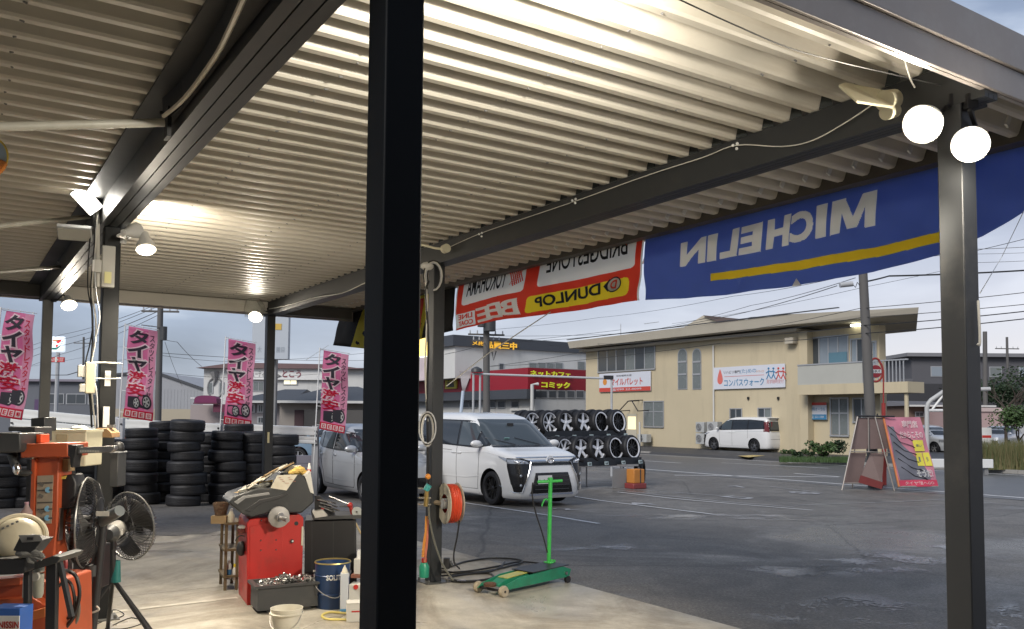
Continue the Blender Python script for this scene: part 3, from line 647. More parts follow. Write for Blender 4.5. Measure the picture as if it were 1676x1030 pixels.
class Banner:
    """top: (a, z) at both ends; bottom: polyline of (a, z)"""
    def __init__(s, name, label, topL, topR, botpx, mat, wav=.02, group=None, mats=None, pick=None):
        s.t = thing(name, label, 'banner', (0, 0, 0), ANG, group)
        s.bot = [toAB(PB(x, y, BBN)) for x, y in botpx]; s.px = [x for x, y in botpx]
        s.tl, s.tr = toAB(PB(*topL, BBN)), toAB(PB(*topR, BBN)); s.wav = wav
        s.mats = mats or [mat]; s.pick = pick; s.tris = []
    def dyeing(s, vs, fs, mat):     # print goes right through the cloth
        if mat in s.mats:
            k = s.mats.index(mat)
            for f in fs:
                for a in range(1, len(f) - 1): s.tris.append((vs[f[0]], vs[f[a]], vs[f[a + 1]], k))
    def finish(s, n=60, k=10):
        mb = MB(); mb.grid(lambda u, v: s.S(u, v, 0), n, k)
        mi = [s.pick(s, (i + .5) / n, (j + .5) / k) if s.pick else 0 for i in range(n) for j in range(k)]
        for (a, b, c, m) in s.tris:
            den = (b[1] - c[1]) * (a[0] - c[0]) + (c[0] - b[0]) * (a[1] - c[1])
            if abs(den) < 1e-12: continue
            i0, i1 = int(min(a[0], b[0], c[0]) * n) - 1, int(max(a[0], b[0], c[0]) * n) + 1; j0, j1 = int(min(a[1], b[1], c[1]) * k) - 1, int(max(a[1], b[1], c[1]) * k) + 1
            for i in range(max(0, i0), min(n, i1 + 1)):
                for j in range(max(0, j0), min(k, j1 + 1)):
                    x, y = (i + .5) / n, (j + .5) / k
                    l1 = ((b[1] - c[1]) * (x - c[0]) + (c[0] - b[0]) * (y - c[1])) / den; l2 = ((c[1] - a[1]) * (x - c[0]) + (a[0] - c[0]) * (y - c[1])) / den
                    if l1 >= -.02 and l2 >= -.02 and l1 + l2 <= 1.02: mi[i * k + j] = m
        mb.mi = mi; part('cloth', mb, s.mats, s.t, fix=False, solid=.0012)
    def S(s, u, v, off=-.004):     # u 0..1 from picture left to right, v 0 top .. 1 bottom
        k = s.tl.y + (s.tr.y - s.tl.y) * u; top = s.tl.z + (s.tr.z - s.tl.z) * u
        q = s.bot[0].y + (s.bot[-1].y - s.bot[0].y) * u; z = s.bot[-1].z
        for p0, p1 in zip(s.bot, s.bot[1:]):
            if (q - p0.y) * (q - p1.y) <= 1e-9: z = p0.z + (p1.z - p0.z) * (q - p0.y) / (p1.y - p0.y); break
        a = k + (q - k) * v
        b = BBN + s.wav * (sin(u * 9 + v * 2) * .6 + sin(u * 23 - v * 3) * .35 + .5 * sin(u * 4 - v * 5) + .28 * sin(u * 41 + v * 9) * v + .5 * max(0, sin(u * 17 + v * 3)) ** 6 + .2 * sin(u * 67 - v * 14)) * (.2 + v) + .06 * v * v + off
        return Vector((b, a, top + (z - top) * v))
    def u_of(s, px):               # picture column -> u along the banner
        a = toAB(PB(px, 420, BBN)).y; return (a - s.tl.y) / (s.tr.y - s.tl.y)
    def rect(s, name, u0, u1, v0, v1, mat, off=-.004, slant=0, v0b=None, v1b=None, r=0):
        v0b = v0 if v0b is None else v0b; v1b = v1 if v1b is None else v1b
        def fn(i, j):
            v = (v0 + (v0b - v0) * i) * (1 - j) + (v1 + (v1b - v1) * i) * j
            if r: v = max(v, 0); e = min(i, 1 - i); k = max(0, 1 - e / r); v = v + (.5 * (v0 + v1) - v) * .25 * k * k
            return (u0 + (u1 - u0) * i + slant * (j - .5), v)
        g = MB().grid(lambda a, b: (*fn(a, b), 0), 24, 5); s.dyeing(g.v, g.f, mat)
        return part(name, MB().grid(lambda a, b: s.S(*fn(a, b), off), 24, 5), mat, s.t, fix=False)
    def text(s, body, u0, u1, v0, v1, mat, off=-.007, bold=0, shear=0, v0b=None, v1b=None, name='lettering', slant=0):
        """mirrored: the word starts at u1 (picture right) and runs to u0"""
        v0b = v0 if v0b is None else v0b; v1b = v1 if v1b is None else v1b
        mb = MB()
        def fn(x, y):
            i = 1 - x; vt = v0 + (v0b - v0) * i; vb = v1 + (v1b - v1) * i
            return (u0 + (u1 - u0) * i + slant * (.5 - y), vb + (vt - vb) * y, 0)
        text_mb(mb, body, fn, bold, shear); s.dyeing(mb.v, mb.f, mat); mb.v = [tuple(s.S(a, b, off)) for a, b, _ in mb.v]; return part(name, mb, mat, s.t, smooth=False, fix=False)
# blue tyre maker's banner
B1 = Banner('blue_banner', 'long blue banner with mirrored white lettering and a yellow stripe under the eave', (1058, 384), (1790, 150), [(1045, 490), (1100, 488), (1180, 482), (1290, 467), (1420, 444), (1545, 411), (1605, 386), (1676, 343), (1770, 270)], c_blue, .025, mats=[c_blue, c_white, c_yel])
u = B1.u_of
for i, ch in enumerate('MICHELIN'):
    xs = [(1369, 1440), (1344, 1361), (1302, 1339), (1262, 1300), (1219, 1252), (1187, 1215), (1164, 1179), (1118, 1160)][i]
    if ch == 'M':
        MPT = ((0, 0), (0, 1), (.3, 1), (.5, .38), (.7, 1), (1, 1), (1, 0), (.78, 0), (.78, .66), (.6, .06), (.4, .06), (.22, .66), (.22, 0)); B1.dyeing([(u(xs[1]) + (u(xs[0]) - u(xs[1])) * a_, .58 - .31 * b_) for a_, b_ in MPT], [(0, 1, 2), (0, 2, 11), (0, 11, 12), (2, 3, 10), (2, 10, 11), (3, 9, 10), (3, 4, 8), (3, 8, 9), (4, 5, 6), (4, 6, 8), (6, 7, 8)], c_white)
        mm = MB(); mm._add([B1.S(u(xs[1]) + (u(xs[0]) - u(xs[1])) * a_, .58 - .31 * b_, -.007) for a_, b_ in ((0, 0), (0, 1), (.3, 1), (.5, .38), (.7, 1), (1, 1), (1, 0), (.78, 0), (.78, .66), (.6, .06), (.4, .06), (.22, .66), (.22, 0))], [(0, 1, 2, 11, 12), (2, 3, 10, 11), (3, 9, 10), (3, 4, 8, 9), (4, 5, 6, 7, 8)]); part('letter', mm, c_white, B1.t, smooth=False, fix=False); continue
    B1.text(ch, u(xs[0]), u(xs[1]), .27, .58, c_white, bold=.045 if ch != 'I' else 0, name='letter')
B1.rect('yellow_stripe', u(1172), u(1560), .735, .82, c_yel, v0b=.80, v1b=.89)
for x in (1312, 1605, 1058):
    p = B1.S(u(x), 1.0, 0); part('corner_tab', MB().prism([(p.y - .04, p.z - .005), (p.y + .04, p.z - .005), (p.y, p.z + .055)], p.x - .012, p.x - .006, 'x'), c_white, B1.t)
B1.finish(620, 130)
# red banner with four makers
def dye(s, u, v):
    f = s.u_of
    def rr(u0, u1, v0, v1, r=.02):
        if not (u0 < u < u1 and v0 < v < v1): return False
        dx = min(u - u0, u1 - u); dy = min(v - v0, v1 - v) * .3; return not (dx < r and dy < r and (r - dx) ** 2 + (r - dy) ** 2 > r * r)
    if rr(f(760), f(863), -.5, .50 - .04 * u) or rr(f(885), f(1043), -.5, .47): return 1
    if rr(f(752), f(783), .66, .96, .006) or u < .008 or u > .992: return 1
    k = f(868) - .06 * (v - .75); return 2 if rr(k, f(1036) , .62 - .05 * (u - .45), .93 - .08 * (u - .45)) else 0
B2 = Banner('red_banner', 'red banner with white and yellow name panels in mirrored lettering under the eave', (750, 466), (1056, 384), [(737, 541), (800, 525), (872, 516), (950, 506), (1040, 491)], c_red, .02, mats=[c_red, c_white, c_yel], pick=dye)
u = B2.u_of
B2.text('YOKOHAMA', u(767), u(832), -.12, .32, c_blk, bold=.01, v0=None or -.12) if False else B2.text('YOKOHAMA', u(767), u(832), -.10, .33, c_blk, bold=.015)
# red hatched emblem beside the name
mb = MB()
for k in range(6):
    a = B2.S(u(836 + k * 3.2), .0, -.008); b = B2.S(u(844 + k * 3.2), .34 - k * .012, -.008); d = Vector((0, .012, 0)); mb.quad(a - d, b - d, b + d, a + d)
for k in range(4):
    a = B2.S(u(838 + k * 3), .30, -.008); b = B2.S(u(855 + k * 2), -.02, -.008); d = Vector((0, .007, 0)); mb.quad(a - d, b - d, b + d, a + d)
part('striped_emblem', mb, c_red, B2.t, fix=False)
B2.text('BRIDGESTONE', u(896), u(1030), -.08, .24, c_blk, bold=.012, shear=.15)
p0, p1, p2 = B2.S(u(1016), -.05, -.009), B2.S(u(1030), -.06, -.009), B2.S(u(1028), .1, -.009); part('red_corner', MB().quad(p0, p1, p2), c_red, B2.t, fix=False)
B2.text('DUNLOP', u(884), u(992), .66, .86, c_navy, bold=.03, shear=.12, v0b=.60, v1b=.80)
# round arrow emblem
def disc(bn, name, uc, vc, ru, rv, mat, off, n=24, part_=True):
    pts = [bn.S(uc + ru * cos(2 * pi * i / n), vc + rv * sin(2 * pi * i / n), off) for i in range(n)]
    return part(name, MB().quad(*pts), mat, bn.t, fix=False)
uc = u(1013); disc(B2, 'emblem_ring', uc, .68, .028, .125, c_navy, -.007); disc(B2, 'emblem_disc', uc, .68, .024, .105, c_white, -.009)
B2.text('D', uc - .012, uc + .012, .61, .75, c_red, -.011, .03)
part('emblem_arrow', MB().quad(B2.S(uc - .045, .68, -.008), B2.S(uc - .02, .57, -.008), B2.S(uc - .02, .79, -.008)), c_navy, B2.t, fix=False)
for i, (ch, x0, x1) in enumerate((('B', 826, 856), ('E', 806, 829), ('E', 786, 810))): B2.text(ch, u(x0), u(x1), .60 + .02 * i, .93 + .01 * i, c_white, bold=.02, slant=.02, name='letter')
B2.text('LINE', u(756), u(779), .69, .79, c_red, bold=.01); B2.text('COAT', u(756), u(779), .83, .93, c_red, bold=.01)
B2.finish(420, 130)
# black, yellow and red banner partly behind the near column
B3 = Banner('black_banner', 'black banner with yellow curve and red field behind the two middle columns', (565, 497), (747, 458), [(538, 565), (596, 571), (660, 560), (704, 550), (736, 541)], c_blk, .015)
u = B3.u_of
B3.rect('yellow_field', u(599), u(706), 0, 1, c_yel, -.004, slant=-.05); B3.rect('red_field', u(618), u(698), .22, .78, c_red, -.007)
B3.mats = [c_blk]; B3.finish()
# ropes from the banners
tag(part('banner_rope', MB().tube([PB(901, 511, BBN), P(800, 578, 8.9), P(731, 632, 8.35)], .006, 5), cable_white), 'pale rope stretched from the red banner hem down to the hose reel column', 'rope')
tag(part('banner_rope', MB().tube([PB(1676, 345, BBN), P(1640, 420, 7.0), P(1604, 480, 4.2)], .0025, 5), cable_white), 'thin string from the blue banner down to the right column', 'rope')
tag(part('banner_rope', MB().tube([PB(538, 565, BBN), P(500, 590, 13.6)], .003, 5), cable_white), 'short string tied to the lower corner of the black banner', 'rope')
tag(part('column_pipe', MB().tube(smooth_path([P(x, y, 4.02) for x, y in ((1601, 492), (1604, 560), (1600, 563), (1606, 540))][:3], 3), .006, 6), cable_white), 'pale bent rod on the right edge of the front column', 'rod')
mb = MB(); mb.tube([W(CB[1] + .05, CA[0] + .09, 1.8), W(CB[1] + .05, CA[0] + .09, 2.2)], .02)
# ---- pink nobori flags
nob_pink = cloth_mat('flag_pink', (.78, .27, .46)); nob_pale = cloth_mat('flag_pale_pink', (.82, .48, .62)); nob_red = cloth_mat('flag_red', (.62, .02, .06)); nob_char = cloth_mat('flag_charcoal', (.06, .06, .075))
def nobori(label, x, ytop, xb, ybot, wpx, Y, rz, partial=None):
    """x, ytop: upper left corner of the cloth; xb, ybot: lower left corner; wpx its picture width"""
    p = P(x, ytop, Y); q = P(xb, ybot, Y); r = P(x + wpx, ytop + 8, Y + .02); t = thing('advertising_flag', label, 'flag', (p.x, p.y, gz(Y)), 0, 'pink tyre sale flags')
    o = t.location.copy(); ux = r - p; dn = q - p; h = dn.length; w = ux.length; ny = Vector((0, -1, 0))
    def S(u, v, off=.0):           # u right, v down
        s = Vector((0, .035 * sin(v * 7 + u * 3 + x) + .02 * sin(v * 15 + x * .3) - off, 0))
        return p + ux * u + dn * v + s - o + ux * (.05 * v * sin(v * 3))
    part('cloth', MB().grid(lambda a, b: S(a, b), 8, 40), nob_pink, t, fix=False, solid=.001)
    part('side_strip', MB().grid(lambda a, b: S(.70 + .3 * a, b * .90, .004), 4, 40), nob_pale, t, fix=False)
    for i, (ch, c) in enumerate((('タ', 0), ('イ', 0), ('ヤ', 0), ('激', 1), ('安', 1))):
        v0 = (.035, .185, .335, .485, .62)[i]; hh = (.14, .14, .14, .125, .12)[i]; uu = .06 + .02 * (i == 0)
        def fn(a, b, off): return S(uu + .6 * a, v0 + hh * (1 - b), off)
        m1 = MB(); text_mb(m1, ch, lambda a, b: fn(a, b, .008), .105, ref=1); part('lettering_outline', m1, c_white, t, smooth=False, fix=False)
        m2 = MB(); text_mb(m2, ch, lambda a, b: fn(a, b, .012), .035 if c == 0 else .02, ref=1); part('lettering', m2, nob_red if c else nob_char, t, smooth=False, fix=False)
    m2 = MB(); text_mb(m2, 'スタッドレスタイヤ', lambda a, b: S(.75 + .17 * a, .06 + .7 * (1 - b), .008), .01, vertical=True); part('small_lettering', m2, nob_char if int(x) % 2 else nob_red, t, smooth=False, fix=False)
    # printed tyres
    for (uc, vc, rr) in ((.42, .825, .22), (.78, .80, .26)):
        asp = w / h
        def cs(k, rad_, sx=1, dx=0): return [S(uc + dx + rad_ * .62 * cos(2 * pi * i / 20) * sx, vc + rad_ * asp * sin(2 * pi * i / 20), k) for i in range(20)]
        body = [S(uc - .32 + .0, vc - rr * asp * .85, .009), S(uc, vc - rr * asp, .009), S(uc, vc + rr * asp, .009), S(uc - .32, vc + rr * asp * .85, .009)]
        part('printed_tyre', MB().quad(*body).quad(*cs(.0095, rr)), nob_char, t, fix=False, smooth=False)
        part('printed_rim', MB().quad(*cs(.014, rr * .72)), c_white, t, fix=False, smooth=False); mb = MB()
        for k in range(5):
            a0 = k * 2 * pi / 5; mb.quad(*[S(uc + rr * .62 * s_ * cos(a), vc + rr * asp * s_ * sin(a), .018) for s_, a in ((.2, a0), (.62, a0 - .38), (.62, a0 + .38))])
        part('printed_spokes', mb, nob_char, t, fix=False, smooth=False)
    part('red_foot_band', MB().grid(lambda a, b: S(a * 1.0, .905 + .095 * b, .014), 6, 3), nob_red, t, fix=False)
    for i, ch in enumerate('BEEⅢ'):
        u0 = .06 + i * .235
        part('white_box', MB().quad(*[S(u0 + a * .19, .92 + b * .062, .018) for a, b in ((0, 0), (1, 0), (1, 1), (0, 1))]), c_white, t, fix=False, smooth=False)
        m2 = MB(); text_mb(m2, ch if ch != 'Ⅲ' else '印', lambda a, b: S(u0 + .04 + a * .11, .93 + .042 * (1 - b), .021), .02); part('foot_lettering', m2, nob_red, t, smooth=False, fix=False)
    # pole, crossbar, rings
    tp = p - o + Vector((-w * .13, .0, h * .03)); bt = Vector((q.x - o.x - w * .22, q.y - o.y, 0))
    part('pole', MB().cyl(bt, tp, .013, n=8), white_paint, t)
    part('crossbar', MB().cyl(tp + Vector((-.02, 0, -.02)), p + ux * 1.05 - o + Vector((0, 0, h * .018)), .007, n=6), light_grey, t)
    for k in range(5):
        v = k / 4.2; c = S(0, v); d = bt.lerp(tp, 1 - v * h / (tp.z - bt.z) if tp.z > bt.z else 0); part('tie', MB().cyl(c, Vector((d.x, d.y, c.z + .01)), .006, n=5), white_paint, t)
    for k in range(3): c = S(.05 + .45 * k, 0); part('ring', MB().cyl(c, c + Vector((0, 0, h * .028)), .005, n=5), white_paint, t)
    return t
nobori('pink tyre sale flag at the left edge behind the far left column', 8, 508, -12, 680, 50, 15.0, 0)
nobori('pink tyre sale flag right of the wiring column', 211, 534, 202, 682, 46, 17.5, 0)
nobori('pink tyre sale flag left of the corner column', 375, 555, 366, 694, 43, 18.3, 0)
nobori('pink tyre sale flag behind the silver hatchback', 529, 573, 522, 702, 42, 18.9, 0)
# ================================================================== WHEELS AND TYRES
def tyre_mb(R=.32, w=.20, rim=.21, groove=True, n=28):
    """axis = local y, centred"""
    h = w / 2; pr = [(rim, -h * .75), (rim + .015, -h * .95), (R * .80, -h), (R * .93, -h * .93), (R * .985, -h * .72)]
    if groove:
        for y in (-.45, -.15, .15, .45):
            pr += [(R, h * (y - .08)), (R - .007, h * (y - .06)), (R - .007, h * (y + .06)), (R, h * (y + .08))]
    pr += [(R * .985, h * .72), (R * .93, h * .93), (R * .80, h), (rim + .015, h * .95), (rim, h * .75)]
    mb = MB(); mb.lathe(pr, axis=(0, 1, 0), n=n, closed=True); return mb
def rim_mb(r, w, style):
    """visible face towards -y"""
    mb = MB(); f = -w * .36
    mb.lathe([(r * 1.02, f - .01), (r * 1.03, f + .008), (r * .95, f + .012), (r * .93, f + .05), (r * .92, w * .42), (r * .95, w * .42), (r * .98, f + .03)], axis=(0, 1, 0), n=32)
    k, wid = {'five': (5, .30), 'five_wide': (5, .26), 'ten': (10, .09), 'twin': (7, .12), 'mesh': (12, .06)}[style]
    for i in range(k):
        a = 2 * pi * i / k + .3; ca, sa = cos(a), sin(a)
        for sgn in ((-1, 1) if style in ('twin', 'five_wide') else (0,)):
            t0, t1 = wid * (.5 if sgn else 1) , wid * (.35 if sgn else .75); off = sgn * wid * .55
            def pt(rr, tt, y): return (rr * ca - tt * sa, y, rr * sa + tt * ca)
            q = [pt(r * .14, off * r * .5 - t0 * r * .5, f + .022), pt(r * .14, off * r * .5 + t0 * r * .5, f + .022), pt(r * .96, off * r + t1 * r * .5, f + .004), pt(r * .96, off * r - t1 * r * .5, f + .004)]
            mb._add(q + [(x, y + .025, z) for x, y, z in q], [(0, 1, 2, 3), (0, 4, 5, 1), (1, 5, 6, 2), (2, 6, 7, 3), (3, 7, 4, 0)])
    mb.lathe([(.0001, f + .006), (r * .12, f + .008), (r * .2, f + .02), (r * .22, f + .04)], axis=(0, 1, 0), n=16)
    return mb
TY, RM = {}, {}
def tyre_mesh(R, w, rim):
    k = (R, w, rim)
    if k not in TY: TY[k] = tyre_mb(*k).mesh('tyre', rubber)
    return TY[k]
alloy_bright = M('alloy_bright', (.72, .73, .76), .22, .85, .05, 6); alloy_black = M('alloy_black', (.02, .02, .022), .25, .3, .1, 6); hub_dark = M('hub_dark', (.01, .01, .01), .7, 0, 0)
def rim_mesh(r, w, style, mat):
    k = (r, w, style, mat.name)
    if k not in RM: RM[k] = rim_mb(r, w, style).mesh('rim', mat)
    return RM[k]
def add_wheel(parent, pos, side, R, w, r, style, mat, rz=0):
    """side -1: face towards local -x, +1 towards +x (vehicle frame, length along y)"""
    e = link('wheel', tyre_mesh(R, w, r * 1.0), parent); e.location = pos; e.rotation_euler = (0, 0, pi / 2 * (-side * -1) + rz)
    e.rotation_euler = (0, 0, (pi / 2 if side > 0 else -pi / 2) + rz)
    q = link('rim', rim_mesh(r, w, style, mat), e); bk = MB().cyl((0, -w * .1, 0), (0, w * .2, 0), r * .93, n=24); part('brake_disc', bk, hub_dark, e)
    return e
# ================================================================== VEHICLES
glass_dark = M('car_glass_dark', (.02, .024, .028), .05, 0, 0, spec=.8); glass_clear = M('car_glass', (.05, .062, .068), .05, 0, 0, spec=.8)
gap_dark = M('panel_gap', (.015, .015, .015), .6, 0, 0); trim_black = M('trim_black', (.012, .012, .013), .25, 0, .1, 5); lamp_lens = M('headlight_lens', (.35, .37, .40), .08, .3, .2, 20, spec=.9); lamp_red = M('tail_lens', (.14, .02, .022), .12, 0, .1, 10); plate_w = M('number_plate', (.7, .7, .66), .4, 0, 0)
plate_g = M('plate_green', (.02, .12, .06), .5, 0, 0)
class Car:
    """levels: list of (z, y_front, y_rear, half_width); plan outline is a superellipse of power n; front towards +y"""
    def __init__(s, label, paint, levels, loc, heading, n=5.0, name='minivan', cat='car', wheels=(), wr=.33, arches=True, group=None):
        s.lv = levels; s.n = n; s.paint = paint; s.t = thing(name, label, cat, loc, heading, group); s.wr = wr
        zs = [l[0] for l in levels]; rings = []; steps = []
        for (a, b) in zip(levels, levels[1:]):
            m = max(1, int((b[0] - a[0]) / .06 + abs(b[1] - a[1]) / .18)); steps += [a[0] + (b[0] - a[0]) * i / m for i in range(m)]
        steps.append(levels[-1][0]); N = 72; mb = MB(); vs = []
        for z in steps:
            yf, yr, w = s.at(z); cy = (yf + yr) / 2; h = (yf - yr) / 2
            for i in range(N):
                t = 2 * pi * i / N; c, d = cos(t), sin(t); e = 2 / n
                vs.append((w * abs(c) ** e * (1 if c >= 0 else -1), cy + h * abs(d) ** e * (1 if d >= 0 else -1), z))
        k = len(steps); fs = [(j * N + i, j * N + (i + 1) % N, (j + 1) * N + (i + 1) % N, (j + 1) * N + i) for j in range(k - 1) for i in range(N)]
        fs += [tuple(range(N - 1, -1, -1)), tuple(range((k - 1) * N, k * N))]
        mb._add(vs, fs)
        me = mb.mesh('body', [paint, hub_dark]); o = link('body', me, s.t)
        if arches and wheels:
            o.parent = None; ev = []
            cm = MB()
            for (x, y) in wheels:
                if x > 0: cm = MB(); cm.cyl((-1.2, y, wr + .0), (1.2, y, wr + .0), wr + .055, n=36); 
                else: continue
                cme = cm.mesh('cut', [hub_dark], smooth=False); co = link('cut', cme); md = o.modifiers.new('b', 'BOOLEAN'); md.operation = 'DIFFERENCE'; md.solver = 'EXACT'; md.object = co; ev.append(co)
                try: md.material_mode = 'TRANSFER'
                except Exception: pass
            bpy.context.view_layer.update(); dg = bpy.context.evaluated_depsgraph_get(); nm = bpy.data.meshes.new_from_object(o.evaluated_get(dg)); o.modifiers.clear(); o.data = nm
            nm.set_sharp_from_angle(angle=rad(38))
            for co in ev: bpy.data.objects.remove(co)
            o.parent = s.t
            part('underside', MB().box2((-levels[0][3] * .8, levels[0][2] + .3, .22), (levels[0][3] * .8, levels[0][1] - .3, .5)), hub_dark, s.t)
        s.body = o
    def at(s, z):
        L = s.lv
        if z <= L[0][0]: return L[0][1:]
        for a, b in zip(L, L[1:]):
            if z <= b[0]: t = (z - a[0]) / (b[0] - a[0]); return tuple(a[i] + (b[i] - a[i]) * t for i in (1, 2, 3))
        return L[-1][1:]
    def side(s, y, z, off=.004, sg=-1):
        yf, yr, w = s.at(z); cy = (yf + yr) / 2; h = (yf - yr) / 2; q = min(.999, abs((y - cy) / h))
        return Vector((sg * (w * (1 - q ** s.n) ** (1 / s.n) + off), y, z + off * .2))
    def end(s, x, z, off=.004, sg=1):
        yf, yr, w = s.at(z); cy = (yf + yr) / 2; h = (yf - yr) / 2; q = min(.999, abs(x / w))
        return Vector((x, cy + sg * (h * (1 - q ** s.n) ** (1 / s.n) + off), z + off * .5))
    def side_poly(s, name, lo, hi, mat, off=.004, sg=-1, n=16, parent=None, label=None):
        """lo / hi: polylines (y, z) with the same y range"""
        def I(pl, y):
            for a, b in zip(pl, pl[1:]):
                if (y - a[0]) * (y - b[0]) <= 1e-9 and abs(a[0] - b[0]) > 1e-9: return a[1] + (b[1] - a[1]) * (y - a[0]) / (b[0] - a[0])
            return pl[-1][1]
        y0, y1 = lo[0][0], lo[-1][0]
        def fn(u, v): y = y0 + (y1 - y0) * u; z = I(lo, y) + (I(hi, y) - I(lo, y)) * v; return s.side(y, z, off, sg)
        return part(name, MB().grid(fn, n, 6), mat, parent or s.t, label, fix=False)
    def end_poly(s, name, rows, mat, off=.004, sg=1, n=16, parent=None, label=None):
        """rows: (z, x0, x1) from bottom to top"""
        def fn(u, v):
            k = v * (len(rows) - 1); i = min(int(k), len(rows) - 2); t = k - i; r = [rows[i][j] + (rows[i + 1][j] - rows[i][j]) * t for j in range(3)]
            return s.end(r[1] + (r[2] - r[1]) * u, r[0], off, sg)
        return part(name, MB().grid(fn, n, 4 * (len(rows) - 1)), mat, parent or s.t, label, fix=False)
    def seam(s, pts, sg=-1, r=.005, mat=None, off=.001, name='door_gap', k=4):
        q = smooth_path([(0, y, z) for y, z in pts], k); return part(name, MB().tube([s.side(v.y, v.z, off, sg) for v in q], r, 4), mat or gap_dark, s.t)
def mirror_part(c, y, z, sg, mat):
    p = c.side(y, z, 0, sg); mb = MB(); mb.ball(p + Vector((sg * .14, 0, .03)), .11, 14, (1.2, .6, .66)); mb.cyl(p, p + Vector((sg * .08, 0, 0)), .03, n=8); return part('wing_mirror', mb, mat, c.t)
pearl = M('pearl_white_paint', (.70, .70, .69), .18, 0, .015, 3, coat=.6); silver = M('silver_paint', (.44, .45, .46), .3, .45, .03, 3, coat=.5)
def minivan(label, loc, heading, wheelmat, detail=True, plate=''):
    L = [(.17, 2.26, -2.22, .80), (.22, 2.30, -2.27, .835), (.40, 2.33, -2.30, .855), (.62, 2.32, -2.30, .865), (.86, 2.26, -2.29, .865), (.98, 2.16, -2.27, .86), (1.04, 1.96, -2.26, .855), (1.10, 1.62, -2.25, .845), (1.15, 1.42, -2.24, .84), (1.35, 1.12, -2.22, .80), (1.60, .74, -2.17, .745), (1.72, .50, -2.10, .705), (1.79, .20, -1.98, .62), (1.825, -.2, -1.8, .42)]
    c = Car(label, pearl, L, loc, heading, 8, 'minivan', 'minivan', ((1, 1.44), (1, -1.38)), .335)
    for y in (1.44, -1.38):
        for sg in (-1, 1): add_wheel(c.t, (sg * .745, y, .335), sg, .335, .21, .225, 'ten' if detail else 'five_wide', wheelmat)
    for sg in (-1, 1):
        # side glazing: black band with separate panes
        c.side_poly('window_band', [(1.28, 1.15), (.9, 1.10), (-1.0, 1.15), (-2.02, 1.19)], [(1.28, 1.19), (.72, 1.62), (.35, 1.66), (-1.0, 1.68), (-2.02, 1.62)], trim_black, .003, sg, 40)
        c.side_poly('side_window', [(.86, 1.14), (.16, 1.15)], [(.86, 1.47), (.62, 1.60), (.16, 1.63)], glass_clear, .008, sg, 10)
        c.side_poly('quarter_window', [(1.20, 1.15), (.93, 1.14)], [(1.20, 1.22), (.93, 1.40)], glass_dark, .008, sg, 6)
        c.side_poly('side_window', [(.08, 1.15), (-.92, 1.18)], [(.08, 1.63), (-.92, 1.64)], glass_dark, .008, sg, 10)
        c.side_poly('side_window', [(-1.0, 1.18), (-1.95, 1.22)], [(-1.0, 1.64), (-1.95, 1.58)], glass_dark, .008, sg, 12)
        c.seam([(1.02, 1.12), (1.0, .8), (.98, .5), (.95, .3)], sg); c.seam([(.10, 1.12), (.10, .8), (.10, .5), (.10, .28)], sg); c.seam([(-.95, 1.14), (-.98, .8), (-.96, .7)], sg)
        c.seam([(.95, .29), (.5, .28), (0, .28), (-.9, .28)], sg); c.seam([(-.1, 1.03), (-1.0, 1.05), (-2.0, 1.07)], sg, .004)
        c.seam([(1.0, .55), (.5, .5), (0, .49), (-.9, .47)], sg, .008, pearl, .002, 'lower_crease'); c.seam([(1.9, .95), (1.2, 1.03), (.5, 1.0), (-.6, .98)], sg, .007, pearl, .001, 'shoulder_crease')
        for y in (.22, -.02):
            p = c.side(y, .985, .012, sg); part('door_handle', MB().box(p, (.02, .17, .028)), pearl, c.t, bev=.006)
        mirror_part(c, 1.06, 1.16, sg, pearl)
        part('side_skirt', MB().grid(lambda a, b: c.side(.98 - 1.9 * a, .19 + .09 * b, .012 - .008 * b, sg), 14, 2), pearl, c.t, fix=False)
    # windscreen
    c.end_poly('windscreen', [(1.165, -.74, .74), (1.3, -.735, .735), (1.5, -.70, .70), (1.68, -.62, .62)], glass_clear, .006, 1, 24)
    c.end_poly('cowl', [(1.125, -.76, .76), (1.16, -.75, .75)], trim_black, .005, 1, 24)
    p = c.end(.0, 1.55, .012); part('sensor_box', MB().box(p, (.14, .03, .09)), trim_black, c.t)
    p = c.end(.35, 1.28, .012); part('windscreen_sticker', MB().box(p, (.12, .015, .06), rx=-.6), M('sticker_green', (.18, .32, .30), .4, 0, 0), c.t)
    # front face
    c.end_poly('upper_grille', [(.80, -.50, .50), (.855, -.54, .54)], trim_black, .010, 1, 20)
    g = c.end_poly('chrome_bar', [(.87, -.50, .50), (.905, -.60, .60)], chrome, .018, 1, 24)
    c.end_poly('chrome_bar', [(.945, -.70, .70), (.962, -.72, .72)], chrome, .012, 1, 24)
    e = c.end(0, .885, .03); em = part('emblem', MB().tube([(e.x + .075 * cos(a * pi / 12), e.y, e.z + .052 * sin(a * pi / 12)) for a in range(24)], .011, 6, closed=True), chrome, c.t)
    part('emblem_loop', MB().tube([(e.x + .035 * cos(a * pi / 8), e.y, e.z + .042 * sin(a * pi / 8)) for a in range(16)], .008, 5, closed=True), chrome, em)
    part('emblem_base', MB().cyl((e.x, e.y - .03, e.z), (e.x, e.y - .006, e.z), .085, n=24), pearl, em)
    c.end_poly('lower_grille', [(.27, -.50, .50), (.40, -.46, .46), (.60, -.40, .40), (.66, -.385, .385)], trim_black, .008, 1, 20)
    mb = MB()
    for z in (.34, .42, .50, .58): mb.tube([c.end(x, z, .016) for x in (-.40, -.2, 0, .2, .40)], .008, 5)
    part('grille_slat', mb, dark_grey, c.t); c.end_poly('chrome_lip', [(.225, -.52, .52), (.255, -.52, .52)], M('lip_blue_chrome', (.55, .62, .8), .15, .8, 0), .02, 1, 20)
